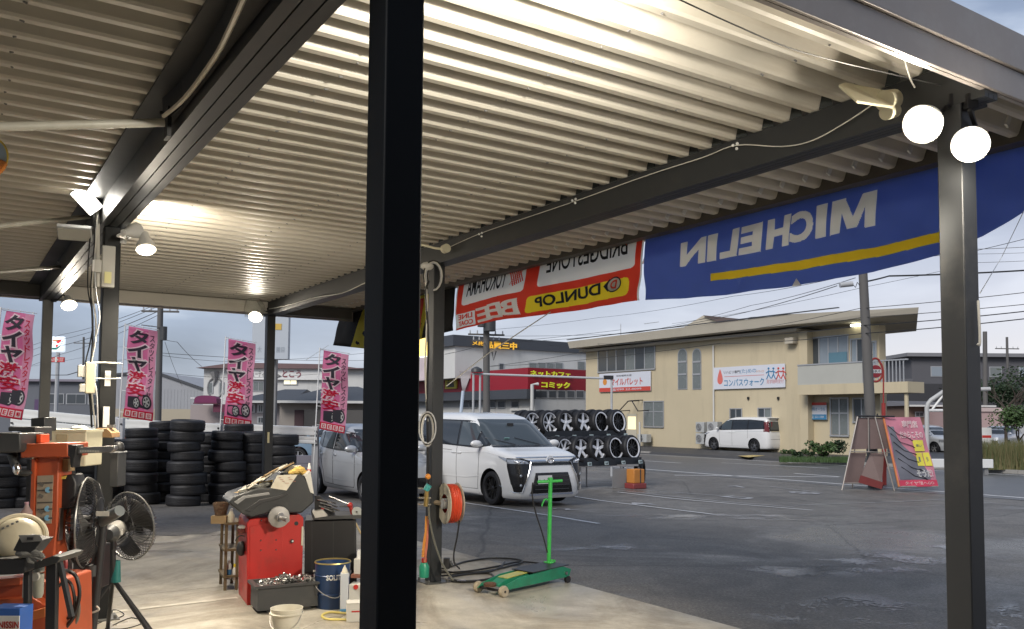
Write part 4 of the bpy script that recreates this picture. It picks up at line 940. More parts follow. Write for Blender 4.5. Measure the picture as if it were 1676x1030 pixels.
    for sg in (-1, 1):
        c.end_poly('lamp_housing', [(.29, sg * .66, sg * .77), (.45, sg * .62, sg * .805), (.62, sg * .56, sg * .822), (.76, sg * .50, sg * .826), (.88, sg * .46, sg * .824), (.93, sg * .62, sg * .818)], trim_black, .020, 1, 26)
        hl = c.end_poly('headlight', [(.825, sg * .52, sg * .824), (.865, sg * .55, sg * .824), (.905, sg * .68, sg * .82)], lamp_lens, .028, 1, 22)
        for i, x in enumerate((.62, .69, .76)): part('projector', MB().ball(c.end(sg * x, .855 + .008 * i, .034), .022, 10), chrome, hl)
        part('fog_lamp', MB().ball(c.end(sg * .70, .42, .026), .03, 10, (1, .5, 1)), lamp_lens, c.t); part('fog_lamp', MB().ball(c.end(sg * .70, .60, .026), .03, 10, (1, .5, 1)), lamp_lens, c.t)
        q = [c.end(sg * x, z, .026) for x, z in ((.47, .86), (.51, .74), (.57, .60), (.63, .44), (.67, .285), (.77, .285), (.845, .40))]; part('lamp_trim', MB().tube(q, .009, 5), chrome, c.t)
        c.side_poly('headlight_side', [(1.98, .87), (1.74, .95)], [(1.98, .93), (1.74, .97)], lamp_lens, .02, sg, 6)
        c.end_poly('tail_light', [(1.05, sg * .64, sg * .815), (1.3, sg * .66, sg * .79), (1.56, sg * .66, sg * .745)], lamp_red, .008, -1, 6)
        c.side_poly('tail_light_side', [(-2.10, 1.08), (-2.235, 1.02)], [(-2.10, 1.60), (-2.235, 1.56)], lamp_red, .008, sg, 5)
    c.end_poly('front_plate', [(.44, .02, .35), (.60, .02, .35)], plate_w, .03, 1, 6)
    mb = MB(); text_mb(mb, '・・17', lambda u, v: c.end(.33 - .29 * u, .455 + .09 * v, .036), .02); part('plate_lettering', mb, plate_g, c.t, fix=False, smooth=False)
    mb = MB(); text_mb(mb, 'NOBLE', lambda u, v: c.end(-.28 - .19 * u * -1 - .19, .42 + .035 * v, .03), .0)
    # rear face
    c.end_poly('rear_window_frame', [(1.08, -.64, .64), (1.62, -.60, .60)], trim_black, .004, -1, 16); c.end_poly('rear_window', [(1.16, -.58, .58), (1.58, -.53, .53)], glass_clear, .010, -1, 16)
    c.end_poly('chrome_garnish', [(1.04, -.55, .55), (1.08, -.56, .56)], chrome, .014, -1, 14); c.end_poly('rear_plate', [(.84, -.17, .17), (1.0, -.17, .17)], plate_w, .010, -1, 4)
    c.end_poly('rear_bumper_line', [(.66, -.8, .8), (.675, -.8, .8)], gap_dark, .002, -1, 16)
    part('spoiler', MB().box((0, -2.12, 1.755), (1.22, .26, .03), rx=-.08), pearl, c.t, bev=.01)
    for x in (-.35, .25): part('wiper', MB().tube([c.end(x, 1.17, .02), c.end(x + .32, 1.25, .02), c.end(x + .5, 1.3, .02)], .007, 5), black_plastic, c.t)
    return c
def heading_A(sign): return ANG if sign > 0 else ANG + pi   # front towards +A (away) or -A (towards the viewer)
# near minivan: its front left wheel stands at the picture point (805, 826)
def place(px, py, offx, offy, head, zz=None):
    g = G(px, py) if zz is None else PZ(px, py, zz); R = Matrix.Rotation(head, 3, 'Z'); o = g - R @ Vector((offx, offy, 0)); return Vector((o.x, o.y, g.z))
h = heading_A(-1)
mv = minivan('white minivan with black alloy wheels parked nearest in the car park, facing the viewer', place(806, 827, .80, 1.44, h), h, alloy_black)
h2 = heading_A(1)
mv2 = minivan('white minivan seen from its rear left in front of the beige clinic wall', place(1235, 740, -.80, -1.38, h2, -.09), h2, M('alloy_grey', (.25, .25, .26), .3, .8, .1, 6), False)
# silver hatchback
def hatch(label, loc, heading, paint, name='hatchback', wheels=True):
    L = [(.18, 1.62, -1.60, .66), (.24, 1.67, -1.66, .70), (.45, 1.69, -1.69, .725), (.70, 1.66, -1.69, .73), (.84, 1.55, -1.67, .725), (.90, 1.30, -1.66, .72), (.95, 1.02, -1.65, .71), (1.15, .72, -1.60, .665), (1.32, .42, -1.52, .62), (1.42, .15, -1.40, .56), (1.47, -.15, -1.2, .46), (1.485, -.4, -.95, .3)]
    c = Car(label, paint, L, loc, heading, 4.5, name, 'car', ((1, 1.20), (1, -1.26)), .28)
    for y in (1.20, -1.26):
        for sg in (-1, 1): add_wheel(c.t, (sg * .635, y, .28), sg, .28, .165, .18, 'twin', M('wheel_cover', (.45, .46, .48), .35, .4, .05, 6))
    for sg in (-1, 1):
        c.side_poly('window_frame', [(.86, .95), (-.2, .955), (-1.05, 1.0), (-1.33, 1.10), (-1.36, 1.2)], [(.86, .985), (.35, 1.31), (-.2, 1.37), (-1.0, 1.345), (-1.36, 1.23)], trim_black, .003, sg, 40)
        c.side_poly('side_window', [(.70, .985), (-.28, .99)], [(.70, 1.06), (.32, 1.28), (-.28, 1.33)], glass_dark, .008, sg, 14)
        c.side_poly('side_window', [(-.40, .99), (-.98, 1.02)], [(-.40, 1.33), (-.98, 1.31)], glass_clear, .008, sg, 8)
        c.side_poly('quarter_window', [(-1.02, 1.03), (-1.28, 1.13)], [(-1.02, 1.305), (-1.28, 1.235)], glass_clear, .008, sg, 5)
        c.side_poly('pillar_trim', [(-.32, .985), (-.37, .985)], [(-.32, 1.34), (-.37, 1.34)], paint, .007, sg, 2)
        c.seam([(.74, .94), (.78, .7), (.76, .35), (.7, .26)], sg); c.seam([(-.34, .96), (-.32, .6), (-.34, .27)], sg); c.seam([(-1.08, .98), (-1.02, .75), (-.86, .5), (-.84, .28)], sg); c.seam([(.7, .27), (0, .26), (-.8, .28)], sg)
        c.seam([(1.2, .72), (.5, .74), (-.5, .76), (-1.3, .80)], sg, .006, paint, .001, 'shoulder_crease')
        c.seam([(.7, .40), (0, .38), (-.8, .40)], sg, .008, paint, .001, 'lower_crease')
        for y in (-.22, -.95): part('door_handle', MB().box(c.side(y, .86, .012, sg), (.018, .13, .03)), chrome, c.t, bev=.005)
        mirror_part(c, .72, .98, sg, paint)
        hl = c.end_poly('headlight', [(.60, sg * .42, sg * .66), (.70, sg * .40, sg * .70), (.79, sg * .46, sg * .70)], lamp_lens, .010, 1, 8)
        c.side_poly('headlight_side', [(1.60, .62), (1.36, .70)], [(1.60, .78), (1.36, .80)], lamp_lens, .010, sg, 5)
        c.end_poly('tail_light', [(.55, sg * .52, sg * .70), (.8, sg * .54, sg * .70)], lamp_red, .010, -1, 5)
    c.end_poly('windscreen', [(.985, -.60, .60), (1.2, -.57, .57), (1.38, -.49, .49)], glass_dark, .006, 1, 16); c.end_poly('rear_window', [(1.02, -.5, .5), (1.36, -.44, .44)], glass_dark, .006, -1, 12)
    c.end_poly('grille', [(.30, -.42, .42), (.48, -.40, .40)], trim_black, .008, 1, 12); c.end_poly('front_plate', [(.36, -.17, .17), (.50, -.17, .17)], M('plate_yellow', (.7, .55, .08), .4, 0, 0), .02, 1, 4)
    e = c.end(0, .70, .015); part('emblem', MB().tube([(e.x + x, e.y, e.z + z) for x, z in ((.04, .03), (-.03, .035), (-.035, .005), (.035, -.005), (.03, -.035), (-.04, -.03))], .009, 5), chrome, c.t)
    return c
hatch('silver hatchback parked behind the near column with its front lamp just right of it', place(520, 808, .68 * 1.09, -1.26 * 1.09, heading_A(-1)), heading_A(-1), silver).t.scale = (1.09,) * 3
# distant cars
def far_car(label, px, Y, heading, paint, scale=1.0, lift=0):
    L = [(.20, 2.1, -2.1, .80), (.45, 2.2, -2.18, .86), (.80, 2.12, -2.16, .87), (.93, 1.6, -2.1, .85), (.98, 1.2, -2.05, .83), (1.25, .75, -1.85, .74), (1.42, .35, -1.5, .66), (1.48, -.1, -1.1, .45)]
    p = GX(px, Y); p.z += lift; c = Car(label, paint, L, p, heading, 4.5, 'parked_car', 'car', ((1, 1.35), (1, -1.32)), .31, group=None); c.t.scale = (scale,) * 3
    for y in (1.35, -1.32):
        for sg in (-1, 1): add_wheel(c.t, (sg * .76, y, .31), sg, .31, .19, .2, 'five', alloy_bright)
    for sg in (-1, 1):
        c.side_poly('side_window', [(1.0, 1.0), (-.1, 1.0)], [(1.0, 1.03), (.45, 1.34), (-.1, 1.38)], glass_dark, .008, sg, 10); c.side_poly('side_window', [(-.18, 1.0), (-1.7, 1.02)], [(-.18, 1.38), (-1.2, 1.36), (-1.7, 1.12)], glass_dark, .008, sg, 10)
        c.end_poly('headlight', [(.62, sg * .5, sg * .8), (.76, sg * .52, sg * .8)], lamp_lens, .010, 1, 6); mirror_part(c, 1.0, 1.0, sg, paint)
        c.end_poly('tail_light', [(.62, sg * .6, sg * .82), (.84, sg * .6, sg * .82)], lamp_red, .010, -1, 6)
    c.end_poly('windscreen', [(1.0, -.70, .70), (1.4, -.56, .56)], glass_dark, .006, 1, 10); c.end_poly('rear_window', [(1.0, -.6, .6), (1.38, -.5, .5)], glass_dark, .006, -1, 10)
    c.end_poly('grille', [(.40, -.5, .5), (.62, -.46, .46)], trim_black, .008, 1, 8); c.end_poly('front_plate', [(.42, -.17, .17), (.54, -.17, .17)], plate_w, .02, 1, 3)
    return c
far_car('white car facing the viewer behind the white gate post on the right', 1520, 47, pi + .25, M('white_car_paint', (.6, .62, .64), .3, 0, .02, 3, coat=.5), 1.0, .1)
far_car('grey car parked behind the tilted red poster board', 1497, 58, pi * .5, silver, 1.0, .1)
far_car('silver car beyond the right column by the pink wall', 1636, 52, pi * .75, M('car_silver_blue', (.36, .38, .42), .3, .3, .02, 3, coat=.5), 1.0, .1)
far_car('pale blue car passing behind the silver hatchback', 556, 33, pi * .5 + .1, M('car_blue_paint', (.22, .32, .42), .3, .2, .02, 3, coat=.5), 1.05)
# ================================================================== BUILDINGS
wall_beige = M('wall_beige', (.53, .455, .31), .8, 0, .05, 1.6, bump=.15, bscale=20, dirt=((.36, .31, .22), .45), sc=(1, 1, .12)); eave_beige = M('eave_beige', (.46, .42, .34), .7, 0, .06, .6, dirt=((.28, .25, .2), .3))
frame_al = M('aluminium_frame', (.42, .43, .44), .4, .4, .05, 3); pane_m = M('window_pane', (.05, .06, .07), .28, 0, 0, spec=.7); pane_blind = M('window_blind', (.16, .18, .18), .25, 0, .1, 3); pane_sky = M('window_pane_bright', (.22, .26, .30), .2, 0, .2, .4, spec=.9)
roof_dark = M('roof_tile_dark', (.055, .06, .068), .6, 0, .15, 1.5); wall_white = M('wall_white', (.58, .58, .56), .75, 0, .05, 1.6, dirt=((.4, .4, .38), .5), sc=(1, 1, .12)); wall_grey = M('wall_grey', (.33, .34, .36), .7, 0, .06, .4, dirt=((.24, .24, .25), .3))
def facade(root, b, mirror=1):
    """returns helpers that build on the plane B=b from picture coordinates; +B is into the wall"""
    def R(x0, x1, y0, y1):
        q = [toAB(PB(x, y, b)) for x, y in ((x0, y1), (x1, y1), (x1, y0), (x0, y0))]
        a0, a1 = (q[0].y + q[3].y) / 2, (q[1].y + q[2].y) / 2; z0, z1 = (q[0].z + q[1].z) / 2, (q[2].z + q[3].z) / 2
        return a0, a1, z0, z1
    return R
def window(root, b, rect, nx, ny=1, pane=pane_m, fr=.05, bars=True, label=None, split=None):
    a0, a1, z0, z1 = rect; a0, a1 = min(a0, a1), max(a0, a1)
    mb = MB(); f = fr
    mb.box2((b - .05, a0 - f, z0 - f), (b - .002, a0, z1 + f)); mb.box2((b - .05, a1, z0 - f), (b - .002, a1 + f, z1 + f)); mb.box2((b - .055, a0, z1), (b - .002, a1, z1 + f)); mb.box2((b - .09, a0 - f, z0 - f * 1.2), (b - .002, a1 + f, z0 - .001))
    w = part('window', mb, frame_al, root, label, smooth=False)
    for i in range(nx):
        for j in range(ny):
            p0, p1 = a0 + (a1 - a0) * i / nx, a0 + (a1 - a0) * (i + 1) / nx
            if split and ny == 2: zz = (z0, z0 + (z1 - z0) * split, z1); q0, q1 = zz[j], zz[j + 1]
            else: q0, q1 = z0 + (z1 - z0) * j / ny, z0 + (z1 - z0) * (j + 1) / ny
            pm = pane[(i + j * nx) % len(pane)] if isinstance(pane, (list, tuple)) else pane
            part('pane', MB().box2((b - .018, p0 + .02, q0 + .02), (b - .004, p1 - .02, q1 - .02)), pm, w, smooth=False)
    if bars:
        for i in range(1, nx): p = a0 + (a1 - a0) * i / nx; part('mullion', MB().box2((b - .04, p - f * .55, z0), (b - .003, p + f * .55, z1)), frame_al, w, smooth=False)
        for j in range(1, ny): q = z0 + (z1 - z0) * (split if split and ny == 2 else j / ny); part('transom', MB().box2((b - .036, a0, q - f * .5), (b - .0035, a1, q + f * .5)), frame_al, w, smooth=False)
    return w
# ---------------------------------------------- beige two-storey clinic across the road
def clinic():
    FB = 36.0; WR = .35; t = thing('clinic_building', 'beige two-storey clinic with flat eaves, arched windows and balcony across the road', 'building', (0, 0, 0), ANG); R = facade(t, FB)
    aL = toAB(PB(959, 620, FB)).y; aR = toAB(PB(1312, 620, FB)).y; aE = toAB(PB(1440, 620, FB + WR)).y
    z0, zt = -.2, 6.05
    part('wall', MB().box2((FB, aR, z0), (FB + 6, aL, zt)), wall_beige, t, smooth=False)
    # recessed right wing with balcony
    part('wall', MB().box2((FB + WR, aE, z0), (FB + WR + .5, aR - .002, zt)), wall_beige, t, 'recessed wall behind the balcony', smooth=False)
    part('pilaster', MB().box2((FB - .12, aR - .45, z0), (FB + WR, aR - .003, zt)), wall_beige, t, smooth=False)
    # roof slab with deep fascia, oversailing
    aO = toAB(PB(1503, 540, FB - 1.2)).y; aO2 = toAB(PB(934, 560, FB - .9)).y
    mb = MB(); mb._add([(FB - 1.0, aO2, 6.3), (FB - 1.0, aR, 6.33), (FB - 1.2, aO, 6.2), (FB + 5.2, aR - 3, 6.15), (FB + 7, aO2, 6.2), (FB - 1.1, aO2 + .1, 6.75), (FB - 1.1, aR, 6.85), (FB - 1.3, aO - .1, 6.45), (FB + 5.2, aR - 3, 6.55), (FB + 7, aO2 + .1, 6.75)], [(0, 1, 6, 5), (1, 2, 7, 6), (2, 3, 8, 7), (3, 4, 9, 8), (4, 0, 5, 9), (5, 6, 7, 8, 9), (4, 3, 2, 1, 0)])
    rf = part('roof', mb, eave_beige, t, smooth=False)
    part('roof_edge', MB().box2((FB - 1.16, aR - 3, 6.86), (FB - 1.02, aO2 + .12, 6.90)), roof_dark, rf)
    part('soffit_trim', MB().box2((FB - .35, aR, 6.05), (FB + 6.3, aL + .3, 6.20)), eave_beige, t, smooth=False)
    # gable above the roof
    gm = MB(); g = [toAB(PB(x, y, FB + 3)) for x, y in ((1104, 545), (1150, 517), (1160, 517), (1225, 545))]
    gm.prism([(p.y, p.z) for p in g], 0, .01, 'y') if False else gm._add([(FB + 3, p.y, p.z) for p in g] + [(FB + 9, p.y, p.z) for p in g], [(0, 1, 2, 3), (4, 7, 6, 5), (0, 4, 5, 1), (2, 6, 7, 3)])
    part('gable', gm, eave_beige, rf, smooth=False)
    rm = MB(); g = [toAB(PB(x, y, FB + 2.9)) for x, y in ((1150, 516), (1162, 520), (1300, 536), (1225, 533))]
    q0, q1, q2 = toAB(PB(1150, 516, FB + 2.8)), toAB(PB(1225, 524, FB + 2.8)), toAB(PB(1290, 545, FB + 2.8)); q3 = toAB(PB(1215, 546, FB + 2.8))
    rm._add([tuple(q0), tuple(q1), tuple(q2), tuple(q3)] + [(q.x + 5, q.y, q.z) for q in (q0, q1, q2, q3)], [(0, 1, 2, 3), (0, 4, 5, 1), (1, 5, 6, 2)])
    part('tiled_roof', rm, M('roof_brown', (.10, .075, .07), .6, 0, .15, 2), rf, smooth=False)
    p = toAB(PB(1240, 523, FB + 3.5)); part('chimney', MB().cyl((p.x, p.y, p.z - 1.4), (p.x, p.y, p.z + .1), .55, n=14), roof_dark, rf)
    part('antenna', MB().cyl((FB + 2, toAB(PB(1016, 560, FB + 2)).y, 6.7), (FB + 2, toAB(PB(1016, 560, FB + 2)).y, 8.0), .025, n=5).cyl((FB + 2, aL - 5, 7.8), (FB + 2, aL - 3.6, 7.8), .02, n=5), frame_al, rf)
    # windows of the main wall
    window(t, FB, R(980, 1072, 571, 606), 6, 1, [pane_blind, pane_m, pane_blind, pane_m, pane_m, pane_m], .07)
    window(t, FB, R(1055, 1086, 658, 698), 2, 2, pane_blind, .06, split=.6)
    window(t, FB, R(1196, 1214, 670, 690), 2, 1, [pane_m, pane_m], .05); window(t, FB, R(1242, 1262, 669, 689), 2, 1, [pane_blind, pane_m], .05)
    for x0, x1 in ((1111, 1124), (1135, 1147)):      # arched windows
        a0, a1, zz0, zz1 = R(x0, x1, 572, 636); a0, a1 = min(a0, a1), max(a0, a1); r = (a1 - a0) / 2; c = (a0 + a1) / 2; zc = zz1 - r
        out = [(a0 - .06, zz0 - .06)] + [(c - (r + .06) * cos(k * pi / 12), zc + (r + .06) * sin(k * pi / 12)) for k in range(13)] + [(a1 + .06, zz0 - .06)]
        w = part('arched_window', MB().prism(out, FB - .03, FB - .002, 'x'), wall_beige if False else frame_al, t, smooth=False)
        inn = [(a0, zz0)] + [(c - r * cos(k * pi / 12), zc + r * sin(k * pi / 12)) for k in range(13)] + [(a1, zz0)]
        part('pane', MB().prism(inn, FB - .045, FB - .031, 'x'), pane_blind, w, smooth=False)
        for q in (.36, .68): part('glazing_bar', MB().box2((FB - .07, a0 - .03, zz0 + (zz1 - zz0) * q - .05), (FB - .046, a1 + .03, zz0 + (zz1 - zz0) * q + .05)), frame_al, w)
    # entrance with gabled glass hood
    a0, a1, q0, q1 = R(1027, 1043, 680, 735); d = part('door', MB().box2((FB - .06, min(a0, a1), z0), (FB - .002, max(a0, a1), q1 + .1)), M('door_cream', (.5, .46, .36), .6, 0, .05, 2), t)
    a0, a1, q0, q1 = R(1029, 1042, 682, 703); part('lit_pane', MB().box2((FB - .08, min(a0, a1), q0), (FB - .062, max(a0, a1), q1)), M('lit_window', (.9, .8, .5), .5, 0, 0, emit=(1, .85, .5), es=.35), d)
    mb = MB(); pts = [toAB(PB(x, y, FB - .9)) for x, y in ((1013, 673), (1028, 657), (1034, 656), (1044, 673))]
    for u, v in zip(pts, pts[1:]): mb.cyl(u, v, .035, n=6)
    for p in pts: mb.cyl(p, (FB, p.y, p.z + .05), .03, n=6)
    part('hood_frame', mb, black_plastic, t)
    part('hood_post', MB().cyl((FB - .8, toAB(PB(1047, 700, FB - .8)).y, z0), (FB - .8, toAB(PB(1047, 700, FB - .8)).y, 1.4), .06, n=8), wall_white, t)
    # drain pipes
    for x, y0, y1 in ((1168, 566, 690), (1310, 546, 700)):
        a = toAB(PB(x, 620, FB - .08)).y; za, zb = toAB(PB(x, y1, FB - .08)).z, toAB(PB(x, y0, FB - .08)).z; part('drain_pipe', MB().cyl((FB - .09, a, za), (FB - .09, a, zb), .05, n=8), wall_white if x < 1200 else wall_beige, t)
    for x, y in ((1225, 652), (1274, 652)): p = toAB(PB(x, y, FB - .03)); part('vent_cap', MB().box(p, (.12, .1, .14)), black_plastic, t)
    p = toAB(PB(1295, 558, FB - .2)); part('vent_hood', MB().box(p, (.4, .5, .3)), eave_beige, t)
    # balcony and right wing
    zf0, zf1 = toAB(PB(1380, 645, FB - .9)).z, toAB(PB(1380, 628, FB - .9)).z
    aB = toAB(PB(1486, 640, FB - .9)).y
    bl = part('balcony', MB().box2((FB - .9, aB, zf0), (FB + WR - .01, aR - .46, zf1)), wall_beige, t, smooth=False)
    zp = toAB(PB(1380, 595, FB - .9)).z
    part('parapet_panel', MB().box2((FB - .88, toAB(PB(1411, 610, FB - .9)).y, zf1), (FB - .84, aR - .46, zp)), M('balcony_panel', (.42, .42, .38), .4, 0, .08, 1), bl)
    mb = MB()
    for x in range(1413, 1484, 6): p = toAB(PB(x, 610, FB - .86)); mb.box2((FB - .88, p.y - .02, zf1), (FB - .84, p.y + .02, zp))
    o = part('balustrade', mb, frame_al, bl); o['kind'] = 'stuff'
    part('handrail', MB().box2((FB - .91, aB, zp), (FB - .82, aR - .46, zp + .06)), frame_al, bl)
    R2 = facade(t, FB + WR)
    window(t, FB + WR, R2(1326, 1388, 552, 600), 4, 1, [pane_sky, pane_sky, pane_sky, pane_m], .06); window(t, FB + WR, R2(1394, 1412, 556, 600), 2, 1, [pane_m, pane_sky], .06); window(t, FB + WR, R2(1428, 1434, 560, 600), 1, 1, pane_sky, .06)
    part('balcony_door', MB().box2((FB + WR - .1, *[0]) if False else (FB + WR - .08, min(*R2(1358, 1388, 578, 625)[:2]), zf1), (FB + WR - .055, max(*R2(1358, 1388, 578, 625)[:2]), toAB(PB(1370, 577, FB + WR)).z)), M('door_blue', (.10, .20, .26), .3, 0, .1, 2), t)
    window(t, FB + WR, R2(1361, 1388, 653, 712), 2, 2, [pane_blind], .07, split=.6); window(t, FB + WR, R2(1398, 1424, 653, 690), 2, 1, [pane_blind, pane_m], .06)
    part('wing_post', MB().cyl((FB - .7, aB + .2, z0), (FB - .7, aB + .2, zf0), .09, n=8), wall_beige, t)
    # fluorescent tube under the eave
    a, b = toAB(PB(1393, 537, FB + .2)), toAB(PB(1411, 545, FB + .2)); part('eave_lamp', MB().cyl((a.x, a.y, 6.12), (a.x, b.y, 6.12), .07, n=8), M('tube_glow', (1, 1, .9), .5, 0, 0, emit=(1, 1, .8), es=3), t)
    # ---- signs on the wall, each a thing of its own
    def sign(name, label, rect, mat, b=FB - .06, thick=.05):
        s = thing(name, label, 'sign', (0, 0, 0), ANG); a0, a1, q0, q1 = rect; part('board', MB().box2((b - thick, min(a0, a1), q0), (b, max(a0, a1), q1)), mat, s, smooth=False); return s
    def lay(s, rect, name, fn_mb, mat, b=FB - .118): return part(name, fn_mb, mat, s, smooth=False, fix=False)
    def word(s, body, x0, x1, y0, y1, mat, bold=.015, b=FB - .118, RR=R):
        a0, a1, q0, q1 = RR(x0, x1, y0, y1); mb = MB(); text_mb(mb, body, lambda u, v: (b, a0 + (a1 - a0) * u, q0 + (q1 - q0) * v), bold); part('lettering', mb, mat, s, smooth=False, fix=False)
    def bar(s, x0, x1, y0, y1, mat, name='colour_band', b=FB - .114, RR=R):
        a0, a1, q0, q1 = RR(x0, x1, y0, y1); part(name, MB().box2((b - .003, min(a0, a1), q0), (b, max(a0, a1), q1)), mat, s, smooth=False)
    sw = M('sign_white', (.62, .64, .70), .5, 0, .03, 1); sr = M('sign_red', (.55, .07, .05), .5, 0, 0); sb = M('sign_blue', (.06, .22, .40), .5, 0, 0); so = M('sign_orange', (.65, .26, .05), .5, 0, 0); sn = M('sign_dark', (.05, .05, .06), .5, 0, 0)
    s = sign('wall_sign', 'white wall sign with red katakana and a red foot band beside the entrance', R(983, 1067, 610, 641), sw)
    bar(s, 983, 1067, 634, 640.8, sr); word(s, 'マイルパレット', 1002, 1054, 619, 631, sr, .02); word(s, '就労継続支援', 1011, 1036, 613.5, 616.5, sn, 0); word(s, '☎099 22-0099', 1003, 1052, 635, 639.5, sw, .0, FB - .122)
    p = toAB(PB(990, 625.5, FB - .115)); lay(s, None, 'round_emblem', MB().lathe([(.0001, 0), (.21, 0)], c=p, axis=(-1, 0, 0), n=20), so)
    s = sign('wall_sign', 'long white wall sign with a red drop and blue katakana over the parked minivan', R(1170, 1287, 599, 636), sw)
    word(s, 'コンパスウォーク', 1187.5, 1253, 620, 632, sb, .015); word(s, 'リハビリ専門', 1187, 1213, 607, 612, sn, .005); word(s, '(た)めの', 1214, 1240, 604, 612, sb, .0); word(s, 'デイサービス', 1240, 1253, 606, 610, so, 0)
    bar(s, 1188, 1253, 615, 615.9, M('sign_pink', (.6, .25, .25), .5, 0, 0)); word(s, '見学随時受付', 1257, 1285, 621, 628, M('sign_pink', (.6, .25, .25)), .0)
    p = toAB(PB(1178.5, 617, FB - .115)); mb = MB(); mb.quad(*[(p.x, p.y - .30 * (sin(k * pi / 10) * (1 if k else 1)) * (.62 + .38 * cos(k * pi / 10) * -1) * .95, p.z + .42 * cos(k * pi / 10)) for k in range(20)]); lay(s, None, 'drop_emblem', mb, M('sign_coral', (.65, .16, .13), .5, 0, 0))
    for i, (x, m_) in enumerate(((1258, sb), (1266, sb), (1274, sr), (1282, sr))):   # little striding figures
        p = toAB(PB(x, 610, FB - .116)); mb = MB(); sg = -1 if i % 2 else 1
        for (y0, zz0, y1, zz1) in ((0, .12, 0, -.1), (0, -.08, .13 * sg, -.34), (0, -.08, -.13 * sg, -.30), (0, .08, .16 * sg, -.02), (0, .1, -.15 * sg, .05)): mb.cyl((p.x, p.y + y0, p.z + zz0), (p.x, p.y + y1, p.z + zz1), .03, n=4)
        mb.ball((p.x, p.y, p.z + .22), .06, 8); lay(s, None, 'walking_figure', mb, m_)
    s = sign('wall_sign', 'small white and blue sign with red top band under the balcony', R2(1327, 1356, 659, 687), sw, FB + WR - .1)
    bar(s, 1327, 1356, 659, 663.5, sr, b=FB + WR - .154, RR=R2); bar(s, 1327, 1356, 678.5, 687, sb, b=FB + WR - .154, RR=R2); word(s, '歯科オーラル', 1329, 1354, 667, 673, sb, .01, FB + WR - .16, R2); word(s, '☎ 22-1184', 1330, 1352, 680, 685, sw, 0, FB + WR - .162, R2)
    # outdoor air conditioner units
    def ac(label, x0, x1, y0, y1, b=FB - .6, big=True, grp=None):
        a0, a1, q0, q1 = facade(t, b)(x0, x1, y0, y1); a0, a1 = min(a0, a1), max(a0, a1); s = thing('air_conditioner', label, 'air conditioner', W(b + .2, (a0 + a1) / 2, q0), ANG, 'outdoor air conditioner units'); w = a1 - a0; hh = q1 - q0
        part('casing', MB().box2((-.2, -w / 2, 0), (.2, w / 2, hh)), M('ac_case', (.42, .43, .42), .5, 0, .06, 3), s, bev=.015)
        g = part('fan_grille', MB().lathe([(.0001, 0), (hh * .36, 0)], c=(-.206, w * .1, hh * .5), axis=(-1, 0, 0), n=20), M('ac_dark', (.12, .12, .12), .6, 0, 0), s, fix=False)
        mb = MB()
        for k in (.12, .2, .28, .36): mb.tube([(-.212, w * .1 + hh * k * cos(i * pi / 10), hh * .5 + hh * k * sin(i * pi / 10)) for i in range(20)], .008, 4, closed=True)
        part('ring_guard', mb, light_grey, g)
    ac('upper left air conditioner of the stack beside the drain pipe', 1138.5, 1152, 691, 708); ac('lower left air conditioner of the stack beside the drain pipe', 1138.5, 1152, 709.5, 727)
    ac('upper right air conditioner of the stack beside the drain pipe', 1157, 1174, 690.5, 708); ac('lower right air conditioner of the stack beside the drain pipe', 1157, 1174, 709.5, 727)
    ac('small white air conditioner beside the clinic entrance', 1043, 1058, 711, 724)
clinic()
